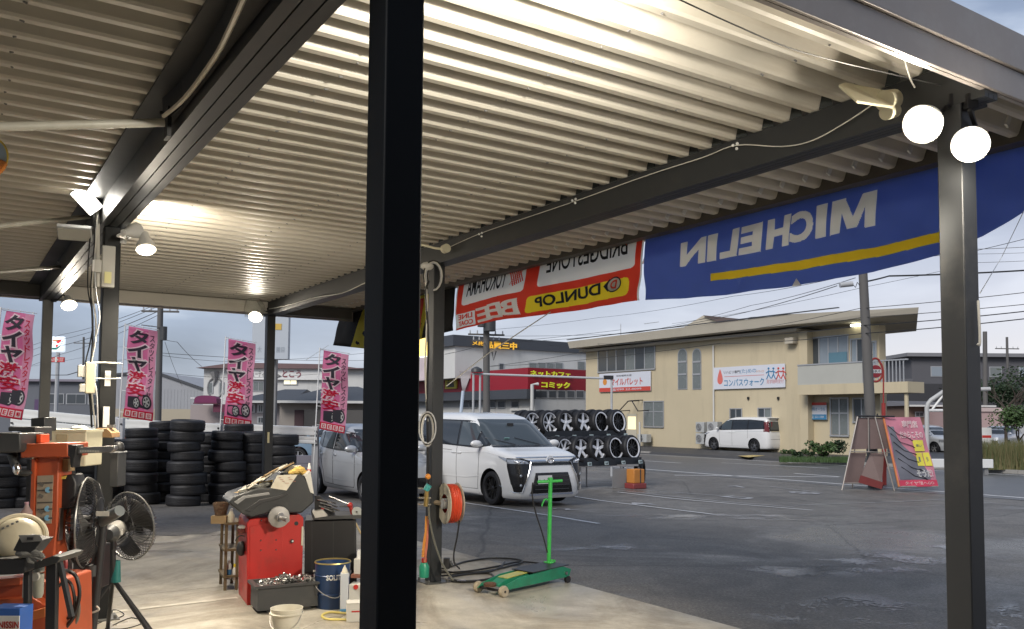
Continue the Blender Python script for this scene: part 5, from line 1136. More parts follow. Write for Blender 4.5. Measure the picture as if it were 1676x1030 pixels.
# ---------------------------------------------- manga cafe: white upper storey, red fascia
def cafe():
    t = thing('comic_cafe', 'white cafe building with a long red sign fascia and dark parapet behind the minivan', 'building', (0, 0, 0), ANG)
    red = M('fascia_red', (.27, .010, .022), .45, 0, .06, .5); dark = M('parapet_dark', (.055, .062, .075), .6, 0, .1, .5)
    c = toAB(P(864, 640, 62)); cb, ca = c.x, c.y            # nearest corner of the red fascia
    aL = ca + 30; bR = cb + 14
    def zB(y, Yd=62): return 1.6 + (684 - y) * Yd / F_PX
    zt, zb = zB(602), zB(637)
    part('red_fascia', MB().box2((cb, ca, zb), (bR, aL, zt)), red, t, smooth=False)
    part('flat_roof', MB().box2((cb + .3, ca + .3, zt + .003), (bR - .1, aL - .1, zt + .06)), mid_grey, t, smooth=False)
    part('dark_canopy', MB().box2((cb - .3, ca - .3, zB(653)), (cb + .5, aL, zb - .01)), dark, t, smooth=False)
    part('wall', MB().box2((cb + .6, ca + .05, -.3), (bR - .2, aL, zb)), wall_white, t, smooth=False)
    # upper storey set back
    c2 = toAB(P(745, 580, 68)); part('upper_wall', MB().box2((c2.x, c2.y, zt - .5), (c2.x + 26, c2.y + 14, zB(566, 68))), wall_white, t, smooth=False)
    part('parapet', MB().box2((c2.x - .3, c2.y - .2, zB(567, 68)), (c2.x + 26, c2.y + 14, zB(549, 68))), dark, t, smooth=False)
    # windows on the side face (plane A = ca, seen towards the camera)
    def pa(x, y, a): return toAB(PA(x, y, a))
    def win_a(a, x0, x1, y0, y1, mat=pane_m):
        p, q = pa(x0, y1, a), pa(x1, y0, a); b0, b1 = min(p.x, q.x), max(p.x, q.x); z0, z1 = min(p.z, q.z), max(p.z, q.z)
        w = part('window', MB().box2((b0 - .06, a - .06, z0 - .06), (b1 + .06, a - .002, z1 + .06)), frame_al, t, smooth=False); part('pane', MB().box2((b0, a - .075, z0), (b1, a - .061, z1)), mat, w, smooth=False)
    for x in (873.5, 883, 898, 913, 928, 943): win_a(ca + .04, x, x + 11, 640.5, 650.5)
    for x in (866, 880.5, 894.5, 908.5): win_a(c2.y - .01, x, x + 11, 595, 603, pane_blind)
    win_a(c2.y - .01, 817, 823, 596, 605, pane_m); win_a(c2.y - .01, 945.5, 956, 593, 606, pane_blind)
    # shop windows on the long face (plane B)
    R = facade(t, cb + .6)
    for x in (757, 770, 800, 816, 838): window(t, cb + .6, R(x, x + 11, 657, 667), 1, 1, pane_m, .05)
    part('step_light', MB().box2((cb + .4, ca + .4, zB(672)), (cb + .55, ca + 3, zB(668))), wall_white, t)
    yg = M('sign_lime', (.62, .68, .04), .4, 0, 0, emit=(.62, .68, .04), es=.12); org = M('sign_orange_lit', (.85, .45, .03), .4, 0, 0, emit=(.9, .5, .05), es=.25)
    def word_a(body, a, x0, x1, y0, y1, mat, bold, off=.15):
        p, q, r = pa(x0, y1, a - off), pa(x1, y1, a - off), pa(x0, y0, a - off); mb = MB()
        text_mb(mb, body, lambda u, v: (p.x + (q.x - p.x) * u, a - off, p.z + (r.z - p.z) * v), bold); m1 = part('sign_lettering', mb, mat, t, smooth=False, fix=False, solid=.06)
    word_a('ネットカフェ', ca, 868, 934, 606.5, 615.5, yg, .03); word_a('コミック', ca, 886.5, 933, 624.5, 635, yg, .04)
    word_a('品買三中', c2.y - .2, 795, 846, 558, 570, org, .03); word_a('メ出', c2.y - .2, 773, 792, 558, 565, org, .02)
    # small yellow plaque on the long red face
    a0, a1, q0, q1 = facade(t, cb - .05)(733, 744, 613.5, 636.5); pl = part('yellow_plaque', MB().box2((cb - .1, min(a0, a1) - .4, q0), (cb - .003, max(a0, a1) + .4, q1)), M('plaque_yellow', (.6, .5, .05), .5, 0, 0), t)
    mb = MB(); text_mb(mb, '漫画', lambda u, v: (cb - .108, a0 + (a1 - a0) * u, q0 + .1 + (q1 - q0 - .2) * v), .04, vertical=True); part('plaque_lettering', mb, black_plastic, pl, smooth=False, fix=False)
    # corner pipe
    p = pa(871, 640, ca - .5); part('vent_pipe', MB().tube([(p.x, p.y, -.2), (p.x, p.y, zB(630)), (p.x + .5, p.y, zB(629))], .13, 8), wall_white, t)
    # lettering lit and plate far left by the yellow lamp glimpsed between the columns
    l = P(697, 568, 60); l2 = toAB(l); part('lit_sign', MB().box(l2, (.3, 1.6, 1.3)), M('sign_lit_yellow', (.9, .6, .05), .5, 0, 0, emit=(1, .7, .2), es=1.4), t); l2 = toAB(P(697, 580, 60)); part('lit_sign_foot', MB().box(l2, (.3, 1.6, .35)), M('sign_lit_white', (.9, .9, .85), .5, 0, 0, emit=(1, 1, .9), es=.9), t)
    l2 = toAB(P(697, 604, 60)); part('poster', MB().box(l2, (.2, 1.5, 1.6)), M('poster_pale', (.6, .5, .52), .6, 0, .3, 2), t)
cafe()
# ---------------------------------------------- houses and sheds on the left
def block(name, label, px0, px1, ytop, Y, mat, depth=8, zbase=-.4, rz=0, cat='building', roof=None, group=None):
    p, q = P(px0, ytop, Y), P(px1, ytop, Y); w = (q - p).length; t = thing(name, label, cat, ((p.x + q.x) / 2, Y, zbase), rz, group); h = p.z - zbase
    part('wall', MB().box2((-w / 2, 0, 0), (w / 2, depth, h)), mat, t, smooth=False); t['w'] = w; t['h'] = h; return t
def lw(t, x0, x1, z0, z1, nx=1, mat=pane_m):
    f = part('window', MB().box2((x0 - .06, -.05, z0 - .06), (x1 + .06, -.002, z1 + .06)), frame_al, t, smooth=False)
    for i in range(nx): part('pane', MB().box2((x0 + (x1 - x0) * i / nx + .02, -.065, z0), (x0 + (x1 - x0) * (i + 1) / nx - .02, -.051, z1)), mat, f, smooth=False)
# grey gabled warehouse
t = block('warehouse', 'pale grey steel warehouse with sloping roofline left of the white shop', 172, 334, 637, 62, wall_grey, 16)
w, h = t['w'], t['h']; z1 = P(262, 609, 62).z + .4
part('gable', MB().prism([(-w / 2, h), (-w / 2, z1 - .3), (-w * .02, z1), (w / 2, h)], .0, 16, 'y'), wall_grey, t, smooth=False); part('plinth', MB().box2((-w / 2 - .01, -.04, 0), (w / 2 + .01, -.002, P(300, 670, 62).z + .4)), M('wall_tan', (.42, .37, .28), .8, 0, .06, .5), t)
part('verge', MB().tube([(-w / 2, -.05, z1 - .28), (-w * .02, -.05, z1 + .04), (w / 2, -.05, h + .04)], .12, 4), roof_dark, t)
mb = MB()
for i in range(1, 30): mb.box2((-w / 2 + w * i / 30 - .02, -.012, 1.2), (-w / 2 + w * i / 30 + .02, -.001, h))
o = part('cladding_seams', mb, wall_grey, t); o['kind'] = 'stuff'
# white shop with lettering
t = block('hair_shop', 'white two-storey shop with a maroon roof edge and red hiragana on its sign band', 334, 600, 603, 58, wall_white, 12); w, h = t['w'], t['h']
part('roof', MB().prism([(-w / 2 - .4, h), (-w / 2 + 2.2, h + .38), (w * .28, h + .30), (w / 2, h)], -.5, 12, 'y'), M('roof_maroon', (.16, .10, .10), .6, 0, .1, 1), t, smooth=False)
def lx(px): return (P(px, 620, 58).x) - t.location.x
def lz(py): return P(480, py, 58).z + .4
part('sign_band', MB().box2((lx(412), -.25, lz(622)), (lx(545), -.002, lz(604))), white_paint, t); part('band_edge', MB().box2((lx(412), -.28, lz(604)), (lx(600), -.251 + .2, lz(602))), roof_dark, t)
pr = M('sign_maroon', (.22, .03, .05), .5, 0, 0); flat_text('sign_lettering', 'とこう', pr, t, (lx(464), -.27, lz(618.5)), (lx(494) - lx(464), 0, 0), (0, 0, lz(606.5) - lz(618.5)), .02); flat_text('sign_lettering', 'ューティ', mid_grey, t, (lx(414), -.27, lz(618)), (lx(434) - lx(414), 0, 0), (0, 0, lz(609) - lz(618)), .01)
part('brush_mark', MB().tube([(lx(449), -.27, lz(616)), (lx(455), -.27, lz(613.5)), (lx(461), -.27, lz(616)), (lx(455), -.27, lz(618)), (lx(449), -.27, lz(616))], .05, 5), mid_grey, t)
for x0, x1, y0, y1 in ((342, 348, 628, 644), (360, 366, 628, 644), (415, 432, 626, 640), (440, 449, 626, 636), (465, 486, 623, 629)): lw(t, lx(x0), lx(x1), lz(y1), lz(y0), 2 if x1 - x0 > 10 else 1, M('lit_strip', (.8, .75, .5), .5, 0, 0, emit=(1, .9, .6), es=.6) if x0 == 465 else pane_blind)
part('brush_mural', MB().tube([(lx(351), -.05, lz(610)), (lx(353), -.06, lz(624)), (lx(350), -.05, lz(632))], [.35, .12, .05], 6), mid_grey, t)
part('round_mural', MB().tube([(lx(353) + .5 * cos(a * pi / 8), -.04, lz(636) + .7 * sin(a * pi / 8)) for a in range(16)], .06, 5, closed=True), mid_grey, t)
# grey hip-roofed houses
def hip(name, label, x0, x1, yE, yT, xt0, xt1, Y, wmat, rmat, depth=9, wins=(), door=None):
    t = block(name, label, x0 + 6, x1 - 6, yE, Y, wmat, depth); w, h = t['w'], t['h']; lx = lambda px: P(px, 650, Y).x - t.location.x; zt = P(450, yT, Y).z + .4
    a, b, c, d = lx(x0), lx(x1), lx(xt0), lx(xt1); vs = [(a, -.7, h - .05), (b, -.7, h - .05), (b, depth + .6, h - .05), (a, depth + .6, h - .05), (c, depth / 2, zt), (d, depth / 2, zt)]
    part('roof', MB()._add(vs, [(0, 1, 5, 4), (1, 2, 5), (2, 3, 4, 5), (3, 0, 4), (0, 3, 2, 1)]), rmat, t, smooth=False); part('gutter', MB().box2((a, -.78, h - .12), (b, -.70, h - .0)), wall_white, t)
    lz = lambda py: P(450, py, Y).z + .4
    for u, v, y0, y1 in wins: lw(t, lx(u), lx(v), lz(y1), lz(y0), 2)
    if door: u, v, y0, y1, m_ = door; part('garage_door', MB().box2((lx(u), -.05, 0), (lx(v), -.002, lz(y0))), m_, t)
    return t
hip('tiled_house', 'left one of the grey tiled houses behind the guard rail', 375, 480, 656, 633, 430, 470, 46, M('wall_mauve_grey', (.27, .25, .26), .8, 0, .08, .6), roof_dark, wins=((409, 416, 664, 674), (424, 431, 664, 674), (424, 432, 684, 692)))
hip('tiled_house', 'right grey tiled house with a dark garage door behind the guard rail', 452, 640, 656, 627, 512, 560, 43, M('wall_taupe', (.30, .27, .24), .8, 0, .08, .6), roof_dark, door=(483, 498, 671, 700, M('door_maroon', (.06, .03, .035), .6, 0, 0)))
t = block('long_shed', 'dark grey long shed wall right of the maroon garage door', 498, 640, 671, 42.4, M('shed_dark', (.08, .075, .07), .7, 0, .1, .8), .3, cat='shed')
# small beige annexe and magenta awning
t = block('beige_annexe', 'low beige rendered annexe below the white shop', 312, 420, 663, 52, M('wall_mauve', (.36, .31, .30), .8, 0, .06, .6), 5); lwx = t['w']
part('rail', MB().tube([(-lwx / 2, -.02, t['h'] + .4), (0, -.02, t['h'] + .4)], .04, 5), white_paint, t)
t = thing('magenta_awning', 'magenta rounded awning of the white shop', 'awning', P(340, 654, 51)); mb = MB(); mb.prism([(-.66, -.2)] + [(-.64 + 1.28 * i / 10, .05 + .18 * sin(pi * i / 10) ** .4) for i in range(11)] + [(.66, -.2)], -.4, .4, 'y'); part('canvas', mb, M('canvas_magenta', (.17, .02, .085), .6, 0, .1, 2), t); part('frame', MB().box2((-.7, -.42, -.27), (.7, .42, -.205)), M('canvas_dark_red', (.12, .02, .05), .6, 0, 0), t)
part('bracket', MB().box2((.4, -.2, -.75), (1.3, .2, -.28)), M('canvas_dark_red', (.12, .02, .05), .6, 0, 0), t)
# long dark building at the far left
t = block('office_block', 'long dark grey low office block behind the convenience store sign', -40, 152, 622, 75, M('wall_slate', (.13, .14, .16), .7, 0, .1, .5), 10); w, h = t['w'], t['h']
for i in range(5): lw(t, w * .10 + i * 1.9, w * .10 + i * 1.9 + 1.6, h - 2.0, h - 1.2, 2)
for i in range(5): lw(t, w * .10 + i * 1.9, w * .10 + i * 1.9 + 1.6, .9, 1.9, 2)
part('ledge', MB().box2((-w / 2, -.4, h - .1), (w / 2, .1, h + .1)), M('roof_lilac_grey', (.22, .2, .24), .6), t); part('purple_panel', MB().box2((w * .02, -.2, 0), (w * .09, -.06, 3.3)), M('panel_purple', (.09, .05, .12), .5, 0, .1, 1), t)
# brown far house right of the black banner
hip('distant_house', 'distant house with a brown roof below the black banner', 570, 640, 628, 618, 590, 612, 80, wall_grey, M('roof_brown', (.10, .075, .07), .6, 0, .15, 2))
# convenience store sign on its pole
def store_sign():
    Y = 70; p = P(94.5, 564, Y); t = thing('store_sign', 'square lit convenience store sign with a striped seven on a tall pole', 'sign', (p.x, p.y, -.3)); o = Vector((p.x, p.y, -.3)); k = Y / F_PX
    z = p.z + .3; s = 12.3 * k
    part('pole', MB().cyl((0, .1, 0), (0, .1, z - s), .16, n=8), light_grey, t)
    bd = part('sign_box', MB().box((0, 0, z), (2 * s, .3, 2.1 * s)), M('sign_glow_white', (.75, .8, .85), .4, 0, 0, emit=(.8, .9, 1), es=.42), t, bev=.12)
    red = M('logo_red', (.7, .03, .03), .4, 0, 0, emit=(.8, .05, .05), es=.3); grn = M('logo_green', (.0, .3, .22), .4, 0, 0); orn = M('logo_orange', (.8, .3, .05), .4, 0, 0)
    def q(name, pts, m_): part(name, MB().quad(*[(x * s, -.16, z + y * s) for x, y in pts]), m_, t, fix=False, smooth=False)
    q('seven_bar', [(-.55, .45), (.25, .45), (.38, .62), (-.55, .62)], orn); q('seven_bar', [(-.1, .28), (.3, .62), (.55, .62), (.62, .45), (.2, .1)], red); q('seven_stem', [(-.15, -.1), (.25, -.02), (.1, -.32), (-.1, -.38)], red)
    q('seven_foot', [(-.72, -.52), (-.45, -.45), (.0, -.5), (.5, -.1), (.42, -.35), (.0, -.72), (-.5, -.72)], grn)
    flat_text('small_lettering', 'イレ', grn, t, (.55 * s, -.162, z - .0 * s), (.32 * s, 0, 0), (0, 0, .5 * s), .02, vertical=True)
    p2 = P(93, 589, Y); z2 = p2.z + .3; part('lower_board', MB().box((-.05, 0, z2), (26 * k, .15, 8 * k)), M('board_red', (.55, .05, .05), .5, 0, 0), t)
    flat_text('lower_lettering', 'ATM 酒', white_paint, t, (-11 * k, -.08, z2 - 2.6 * k), (22 * k, 0, 0), (0, 0, 5 * k), .02); part('board_divider', MB().box((-.05, -.09, z2), (3 * k, .02, 8.2 * k)), white_paint, t)
store_sign()
# tall white advertising board behind the corner column
p0, p1 = P(414, 500, 40), P(471, 588, 40); t = thing('tall_board', 'tall pale blank advertising board with a yellow square behind the corner column', 'billboard', ((p0.x + p1.x) / 2, 40, -.3)); hw = (p1.x - p0.x) / 2
bz = p1.z + .3; tz = p0.z + .3
part('panel', MB().box2((-hw, 0, bz), (hw, .35, tz)), M('board_pale', (.46, .50, .54), .6, 0, .03, .5), t, smooth=False); part('post', MB().box2((-.2, .4, 0), (.2, .7, tz)), mid_grey, t)
part('yellow_square', MB().box2((hw * .25, -.02, P(450, 540, 40).z + .3), (hw * .62, -.002, P(450, 530, 40).z + .3)), M('square_yellow', (.6, .4, .08), .5, 0, 0), t)
[flat_text('pale_lettering', ch_, M('print_grey', (.30, .34, .38), .6, 0, 0), t, (x_ * hw, -.01, P(450, 577, 40).z + .3), (w_ * hw, 0, 0), (0, 0, .26), 0) for ch_, x_, w_ in (('大', -.7, .25), ('勝目', .35, .45))]
# ---------------------------------------------- right side
t = block('apartment_block', 'dark grey three-storey apartment block beyond the clinic', 1492, 1800, 584, 85, M('wall_dark_grey', (.10, .10, .11), .8, 0, .1, .3), 14, zbase=-.4); w, h = t['w'], t['h']
part('roof_slab', MB().box2((-w / 2 - .7, -.6, h), (w / 2, 14, h + .35)), M('slab_grey', (.2, .2, .21), .7), t)
for i in range(6):
    for j in range(2): lw(t, -w / 2 + 1.9 + i * 2.9, -w / 2 + (2.5 if i % 2 else 3.0) + i * 2.9, h - 1.9 - j * 2.6, h - 1.0 - j * 2.6, 1, pane_sky if (i + j) % 3 == 0 else pane_blind)
part('balcony', MB().box2((-w / 2 - 1.2, -.2, h - 3.2), (-w / 2 + .0, 4, h - 2.2)), M('wall_dark_grey2', (.12, .12, .13), .7), t); part('balcony', MB().box2((-w / 2 - 1.2, -.2, h - 5.6), (-w / 2 + .0, 4, h - 4.8)), M('wall_dark_grey2', (.12, .12, .13), .7), t)
t = block('dark_annexe', 'near black low wall block under the apartment building', 1488, 1640, 628, 72, M('wall_black_grey', (.045, .045, .05), .8, 0, .1, .5), 5)
hip('tiled_house', 'brown low house behind the parked cars on the right', 1480, 1620, 663, 647, 1500, 1560, 60, M('wall_brown', (.20, .13, .10), .8, 0, .1, .8), M('roof_grey_brown', (.10, .09, .09), .6, 0, .1, 1), wins=((1498, 1510, 668, 674), (1522, 1534, 668, 674)))
t = block('pink_wall_shop', 'low pink rendered shop right of the front column', 1560, 1664, 671, 56, M('wall_pink', (.42, .30, .29), .8, 0, .06, .6), 5); part('parapet', MB().box2((-t['w'] / 2 - .1, -.1, t['h'] - .1), (t['w'] / 2 + .1, .1, t['h'] + .15)), M('coping_pink', (.5, .4, .38), .7), t)
t = block('white_garage', 'white low garage wall beyond the pink shop', 1645, 1760, 672, 60, wall_white, 5); part('shutter', MB().box2((-2, -.05, 0), (2, -.002, 2)), light_grey, t)
# ================================================================== POLES, WIRES, STREET FURNITURE
pole_m = M('concrete_pole', (.11, .105, .10), .75, 0, .12, 2)
def pole(label, xb, xt, yt, Y, r0, r1, arms=()):
    b = GX(xb, Y); tp = P(xt, yt, Y) - b; t = thing('utility_pole', label, 'utility pole', b); part('shaft', MB().cyl((0, 0, -.2), tp, r0, r1, n=14), pole_m, t)
    for (yy, half, ang) in arms:
        c = P(xt, yy, Y) - b; f = (c.z) / tp.z; c = Vector((tp.x * f, tp.y * f, c.z)); d = Vector((cos(ang), sin(ang), 0)); part('crossarm', MB().box(c, (2 * half, .08, .08), rz=ang), pole_m, t); mb = MB()
        for s_ in (-.9, -.5, .5, .9): q = c + d * half * s_; mb.cyl(q + Vector((0, 0, .04)), q + Vector((0, 0, .2)), .04, .025, n=8)
        o = part('insulators', mb, light_grey, t); o['kind'] = 'stuff'
    return t, b
t, b = pole('leaning grey utility pole in front of the clinic balcony', 1429, 1405, 300, 23, .15, .10)
c = P(1385, 467, 23) - b; part('closure', MB().cyl(c + Vector((-.17, 0, .0)), c + Vector((.17, 0, .04)), .07, n=14), light_grey, t); part('closure_tail', MB().tube([c + Vector((.17, 0, .03)), c + Vector((.25, 0, -.06)), c + Vector((.3, 0, .08)), c + Vector((.36, 0, .0))], .012, 6), cable_black, t)
t, b = pole('dark utility pole with transformers behind the minivan', 797, 796, 505, 42, .19, .15, ((548, .9, .2), (558, .7, .2)))
for (x, y, r, h) in ((802, 527, .28, .9), (789, 525, .22, .6)):
    c = P(x, y, 41.5) - b; part('transformer', MB().cyl(c - Vector((0, 0, h / 2)), c + Vector((0, 0, h / 2)), r, n=16), dark_grey, t)
part('foot_guard', MB().cyl((0, 0, 0), (0, 0, 2.1), .24, .22, n=14), M('guard_blue', (.12, .22, .38), .5, 0, .1, 3), t); part('wire_coil', MB().tube([P(805, 575, 41.7) - b, P(808, 590, 41.7) - b, P(812, 575, 41.7) - b], .03, 5), cable_black, t)
t, b = pole('dark utility pole with a transformer can behind the second pink flag', 259, 263, 486, 38, .15, .12, ((510, .8, .1), (494, .7, .1)))
c = P(268, 546, 37.6) - b; part('transformer', MB().cyl(c - Vector((0, 0, .3)), c + Vector((0, 0, .3)), .14, n=14), dark_grey, t); c = P(250, 534, 37.8) - b; part('antenna', MB().cyl(c + Vector((-.5, 0, .05)), c + Vector((.35, 0, -.05)), .02, n=5).cyl(c + Vector((-.2, -.12, 0)), c + Vector((-.2, .12, 0)), .015, n=4).cyl(c + Vector((0, -.12, 0)), c + Vector((0, .12, 0)), .015, n=4), dark_grey, t)
pole('thin far utility pole right of the convenience store sign', 136, 137, 552, 90, .14, .1, ((562, 1.0, .1),))
pole('pale utility pole just right of the front column', 1612, 1612, 543, 60, .18, .14); pole('dark far utility pole with one crossarm at the right edge', 1651, 1648, 552, 75, .14, .1, ((571, 1.1, .1),))
# overhead wires
def W_(pts, r, name='overhead_wire'):
    mb = MB()
    for i in range(len(pts) - 1): mb.tube(sag(P(*pts[i]), P(*pts[i + 1]), (P(*pts[i]) - P(*pts[i + 1])).length * .006, 10), r, 4)
    return mb
wires = [
 ('thick black wire bundle from the closure pole to the right edge', [(1413, 462, 23), (1455, 452, 24), (1720, 440, 24)], .028),
 ('upper thin wire of the sheaf from the closure pole towards the cafe', [(1720, 474, 20), (1407, 505, 23), (1150, 548, 40), (900, 566, 70)], .010),
 ('wire of the sheaf crossing the clinic roof halfway up', [(1720, 494, 20), (1409, 520, 23), (1100, 556, 45), (950, 570, 70)], .010),
 ('dark wire passing just above the clinic roof edge', [(1720, 505, 18), (1410, 533, 23), (1180, 551, 36), (950, 562, 60)], .014),
 ('dark wire passing in front of the clinic fascia', [(1720, 517, 18), (1412, 546, 23), (1180, 562, 36), (800, 600, 60)], .014),
 ('steep thin wire from the closure down to the left', [(1370, 468, 23), (1180, 520, 34), (1000, 548, 50), (800, 562, 42)], .012),
 ('second steep thin wire from the closure pole to the left', [(1400, 455, 23), (1230, 500, 34), (1040, 545, 50), (802, 550, 42)], .010),
 ('highest thin wire from the closure pole to the left', [(1400, 448, 23), (1200, 485, 34), (980, 520, 50), (800, 540, 42)], .009),
 ('thin wire near the top of the sky right of the front column', [(1720, 402, 22), (1600, 408, 23)], .008), ('fine wire below it right of the front column', [(1720, 412, 24), (1600, 416, 25)], .006),
 ('dark wire right of the front column at banner foot height', [(1720, 380, 26), (1600, 410, 28), (1415, 432, 30), (1200, 470, 40)], .010),
 ('pale thin wire low right of the front column', [(1720, 425, 24), (1600, 430, 25), (1416, 470, 26), (1100, 530, 40)], .007),
 ('wire from the cafe pole to the clinic roof', [(800, 562, 42), (1016, 540, 44)], .012), ('lower wire from the cafe pole to the clinic corner', [(800, 600, 42), (960, 575, 50)], .012),
 ('wire between the cafe pole and the shop front on the left', [(795, 562, 42), (728, 580, 34)], .012),
 ('topmost wire from the flag pole to the roof edge', [(263, 500, 38), (480, 508, 60)], .012), ('long wire crossing below the billboard', [(264, 578, 38), (600, 590, 60)], .014),
 ('second long wire crossing behind the pink flags', [(264, 582, 38), (410, 592, 55), (600, 578, 60)], .012), ('third long wire crossing behind the pink flags', [(264, 610, 38), (420, 618, 55), (600, 606, 60)], .012),
 ('wire dropping from the transformer can to the warehouse', [(268, 556, 38), (290, 560, 40), (330, 600, 50)], .012), ('thin wire dropping steeply from the transformer can', [(270, 560, 38), (298, 632, 55)], .010),
 ('upper wire rising from behind the wiring column to the flag pole', [(263, 496, 38), (100, 548, 60), (-20, 585, 80)], .012), ('middle wire rising from behind the wiring column', [(263, 500, 38), (100, 556, 60), (-20, 592, 80)], .012),
 ('dark wire rising from behind the wiring column', [(263, 508, 38), (100, 566, 60), (-20, 604, 80)], .016), ('lower wire rising from behind the wiring column', [(263, 514, 38), (100, 580, 60), (-20, 618, 80)], .012),
 ('wire from the far left pole towards the flag pole', [(137, 560, 90), (262, 560, 38)], .010), ('pair of wires low over the office block', [(-20, 610, 80), (137, 585, 90), (262, 578, 38)], .012), ('thick looping wire over the office block', [(80, 614, 60), (110, 614, 60), (150, 600, 55), (150, 592, 50)], .03),
]
for lab, pts, r in wires: tag(part('overhead_wire', W_(pts, r), cable_black), lab, 'wire', 'overhead wires')
# red circular sign on a pole
Y = 24; b = GX(1446, Y); t = thing('round_street_sign', 'red round sign in a teardrop frame on a red pole before the clinic', 'sign', b); c = P(1433, 608, Y) - b
red_s = M('sign_faded_red', (.40, .05, .04), .5, 0, .1, 4); part('pole', MB().cyl((0, 0, 0), P(1446, 660, Y) - b, .055, n=10).cyl(P(1446, 660, Y) - b, P(1446, 606, Y) - b, .022, n=8), red_s, t)
k = Y / F_PX; part('frame', MB().tube([c + Vector((12 * k * cos(a), 0, (19 if sin(a) > 0 else 17) * k * sin(a) * (1 + .12 * (sin(a) > .9)))) for a in [i * pi / 14 for i in range(28)]], .03, 6, closed=True), red_s, t)
part('white_ring', MB().cyl(c + Vector((0, -.0, 0)), c + Vector((0, .04, 0)), 11 * k, n=28), white_paint, t); part('disc', MB().cyl(c + Vector((0, -.02, 0)), c + Vector((0, -.001, 0)), 10.2 * k, n=28), M('sign_red2', (.33, .03, .04), .5, 0, 0), t)
part('white_band', MB().box(c + Vector((0, -.025, 0)), (18 * k, .006, 6 * k)), white_paint, t); flat_text('lettering', 'ロタバ', M('sign_black', (.02, .02, .02), .5, 0, 0), t, c + Vector((-7 * k, -.03, -2.2 * k)), (14 * k, 0, 0), (0, 0, 4.4 * k), .03)
# white bent gate frame on the right
t = thing('white_gate_frame', 'white bent steel frame standing beyond the tilted poster board', 'frame', GX(1516, 30)); b = GX(1516, 30); k = 30 / F_PX
pts = [(0, 0, 0)] + [P(x, y, 30) - b for x, y in ((1517, 668), (1519, 661), (1524, 655), (1547, 639), (1620, 637))]; part('bent_tube', MB().tube(pts, .075, 10), M('gate_grey_white', (.45, .45, .44), .5, 0, .1, 3), t)
part('brace', MB().cyl(P(1519, 672, 30) - b, P(1600, 672, 30) - b, .05, n=8), white_paint, t); part('brace', MB().cyl(P(1526, 670, 30) - b, P(1543, 648, 30) - b, .04, n=8), white_paint, t); part('post', MB().cyl(P(1600, 640, 30) - b, Vector((P(1600, 640, 30).x - b.x, 0, 0)), .085, n=10), white_paint, t)
# low white barrier and posts behind the board
t = thing('white_barrier', 'low white roadside barrier behind the tilted poster board', 'barrier', GX(1560, 29)); part('rail', MB().box((.0, 0, .38), (2.6, .1, .3)), white_paint, t, bev=.02)
for x in (-1.1, 0, 1.1): part('post', MB().box((x, .08, .2), (.12, .12, .4)), mid_grey, t)
# thin pipe frame (goal shape) and a pale pennant near the cafe
t = thing('pipe_frame', 'thin grey pipe frame spanning behind the tyre rack', 'frame', GX(775, 27)); b = GX(775, 27)
pm = light_grey; k0 = P(775, 610, 27) - b
for (x, yb, yt) in ((775, 0, 610), (786, 0, 612), (1001, 0, 618)): q = P(x, yt, 27) - b; part('upright', MB().cyl((q.x, q.y, 0), q, .035, n=8), pm, t)
part('top_rail', MB().cyl(P(772, 612, 27) - b, P(1003, 620, 27) - b, .035, n=8), pm, t); part('joint', MB().box(P(996, 618, 27) - b, (.3, .12, .12)), black_plastic, t)
part('lamp_cap', MB().lathe([(.19, 0), (.16, .1), (.05, .16), (.001, .17)], c=P(780, 609, 27) - b, n=14), dark_grey, t)
t = thing('pale_pennant', 'pale translucent pennant on a leaning white pole above the minivan roof', 'flag', GX(754, 24)); b = GX(754, 24)
part('pole', MB().cyl(P(752, 700, 24) - b, P(758, 640, 24) - b, .045, n=8), M('pole_pale_blue', (.5, .58, .68), .4, 0, 0), t); part('cloth', MB().grid(lambda u, v: (P(752, 608, 24) - b).lerp(P(772, 608, 24) - b, u) * (1 - v) + (P(757, 640, 24) - b).lerp(P(761, 640, 24) - b, u) * v + Vector((0, .05 * sin(v * 6), 0)), 4, 8), M('pennant_cloth', (.45, .42, .42), .7, 0, .05, 2, alpha=.7), t, fix=False)
# ================================================================== VEGETATION
leaf_a = M('leaf_green', (.055, .10, .028), .6, 0, .5, 1.5); leaf_b = M('leaf_dark', (.022, .045, .016), .6, 0, .5, 1.5); leaf_c = M('leaf_olive', (.10, .115, .04), .65, 0, .4, 1.5); bark = M('bark', (.06, .045, .035), .8, 0, .2, 6)
def leaves(mb, c, r, n, size, sc=(1, 1, 1), rnd=random):
    c = Vector(c)
    for i in range(n):
        d = Vector((rnd.gauss(0, 1), rnd.gauss(0, 1), rnd.gauss(0, 1))).normalized() * r * rnd.uniform(.35, 1) ** .6; p = c + Vector((d.x * sc[0], d.y * sc[1], d.z * sc[2]))
        u = Vector((rnd.uniform(-1, 1), rnd.uniform(-1, 1), rnd.uniform(-.6, .6))).normalized() * size * rnd.uniform(.6, 1.3); v = u.orthogonal().normalized() * size * .5
        v.rotate(Matrix.Rotation(rnd.uniform(0, 6), 3, u)); mb._add([p - u, p + v, p + u, p - v], [(0, 1, 2, 3)])
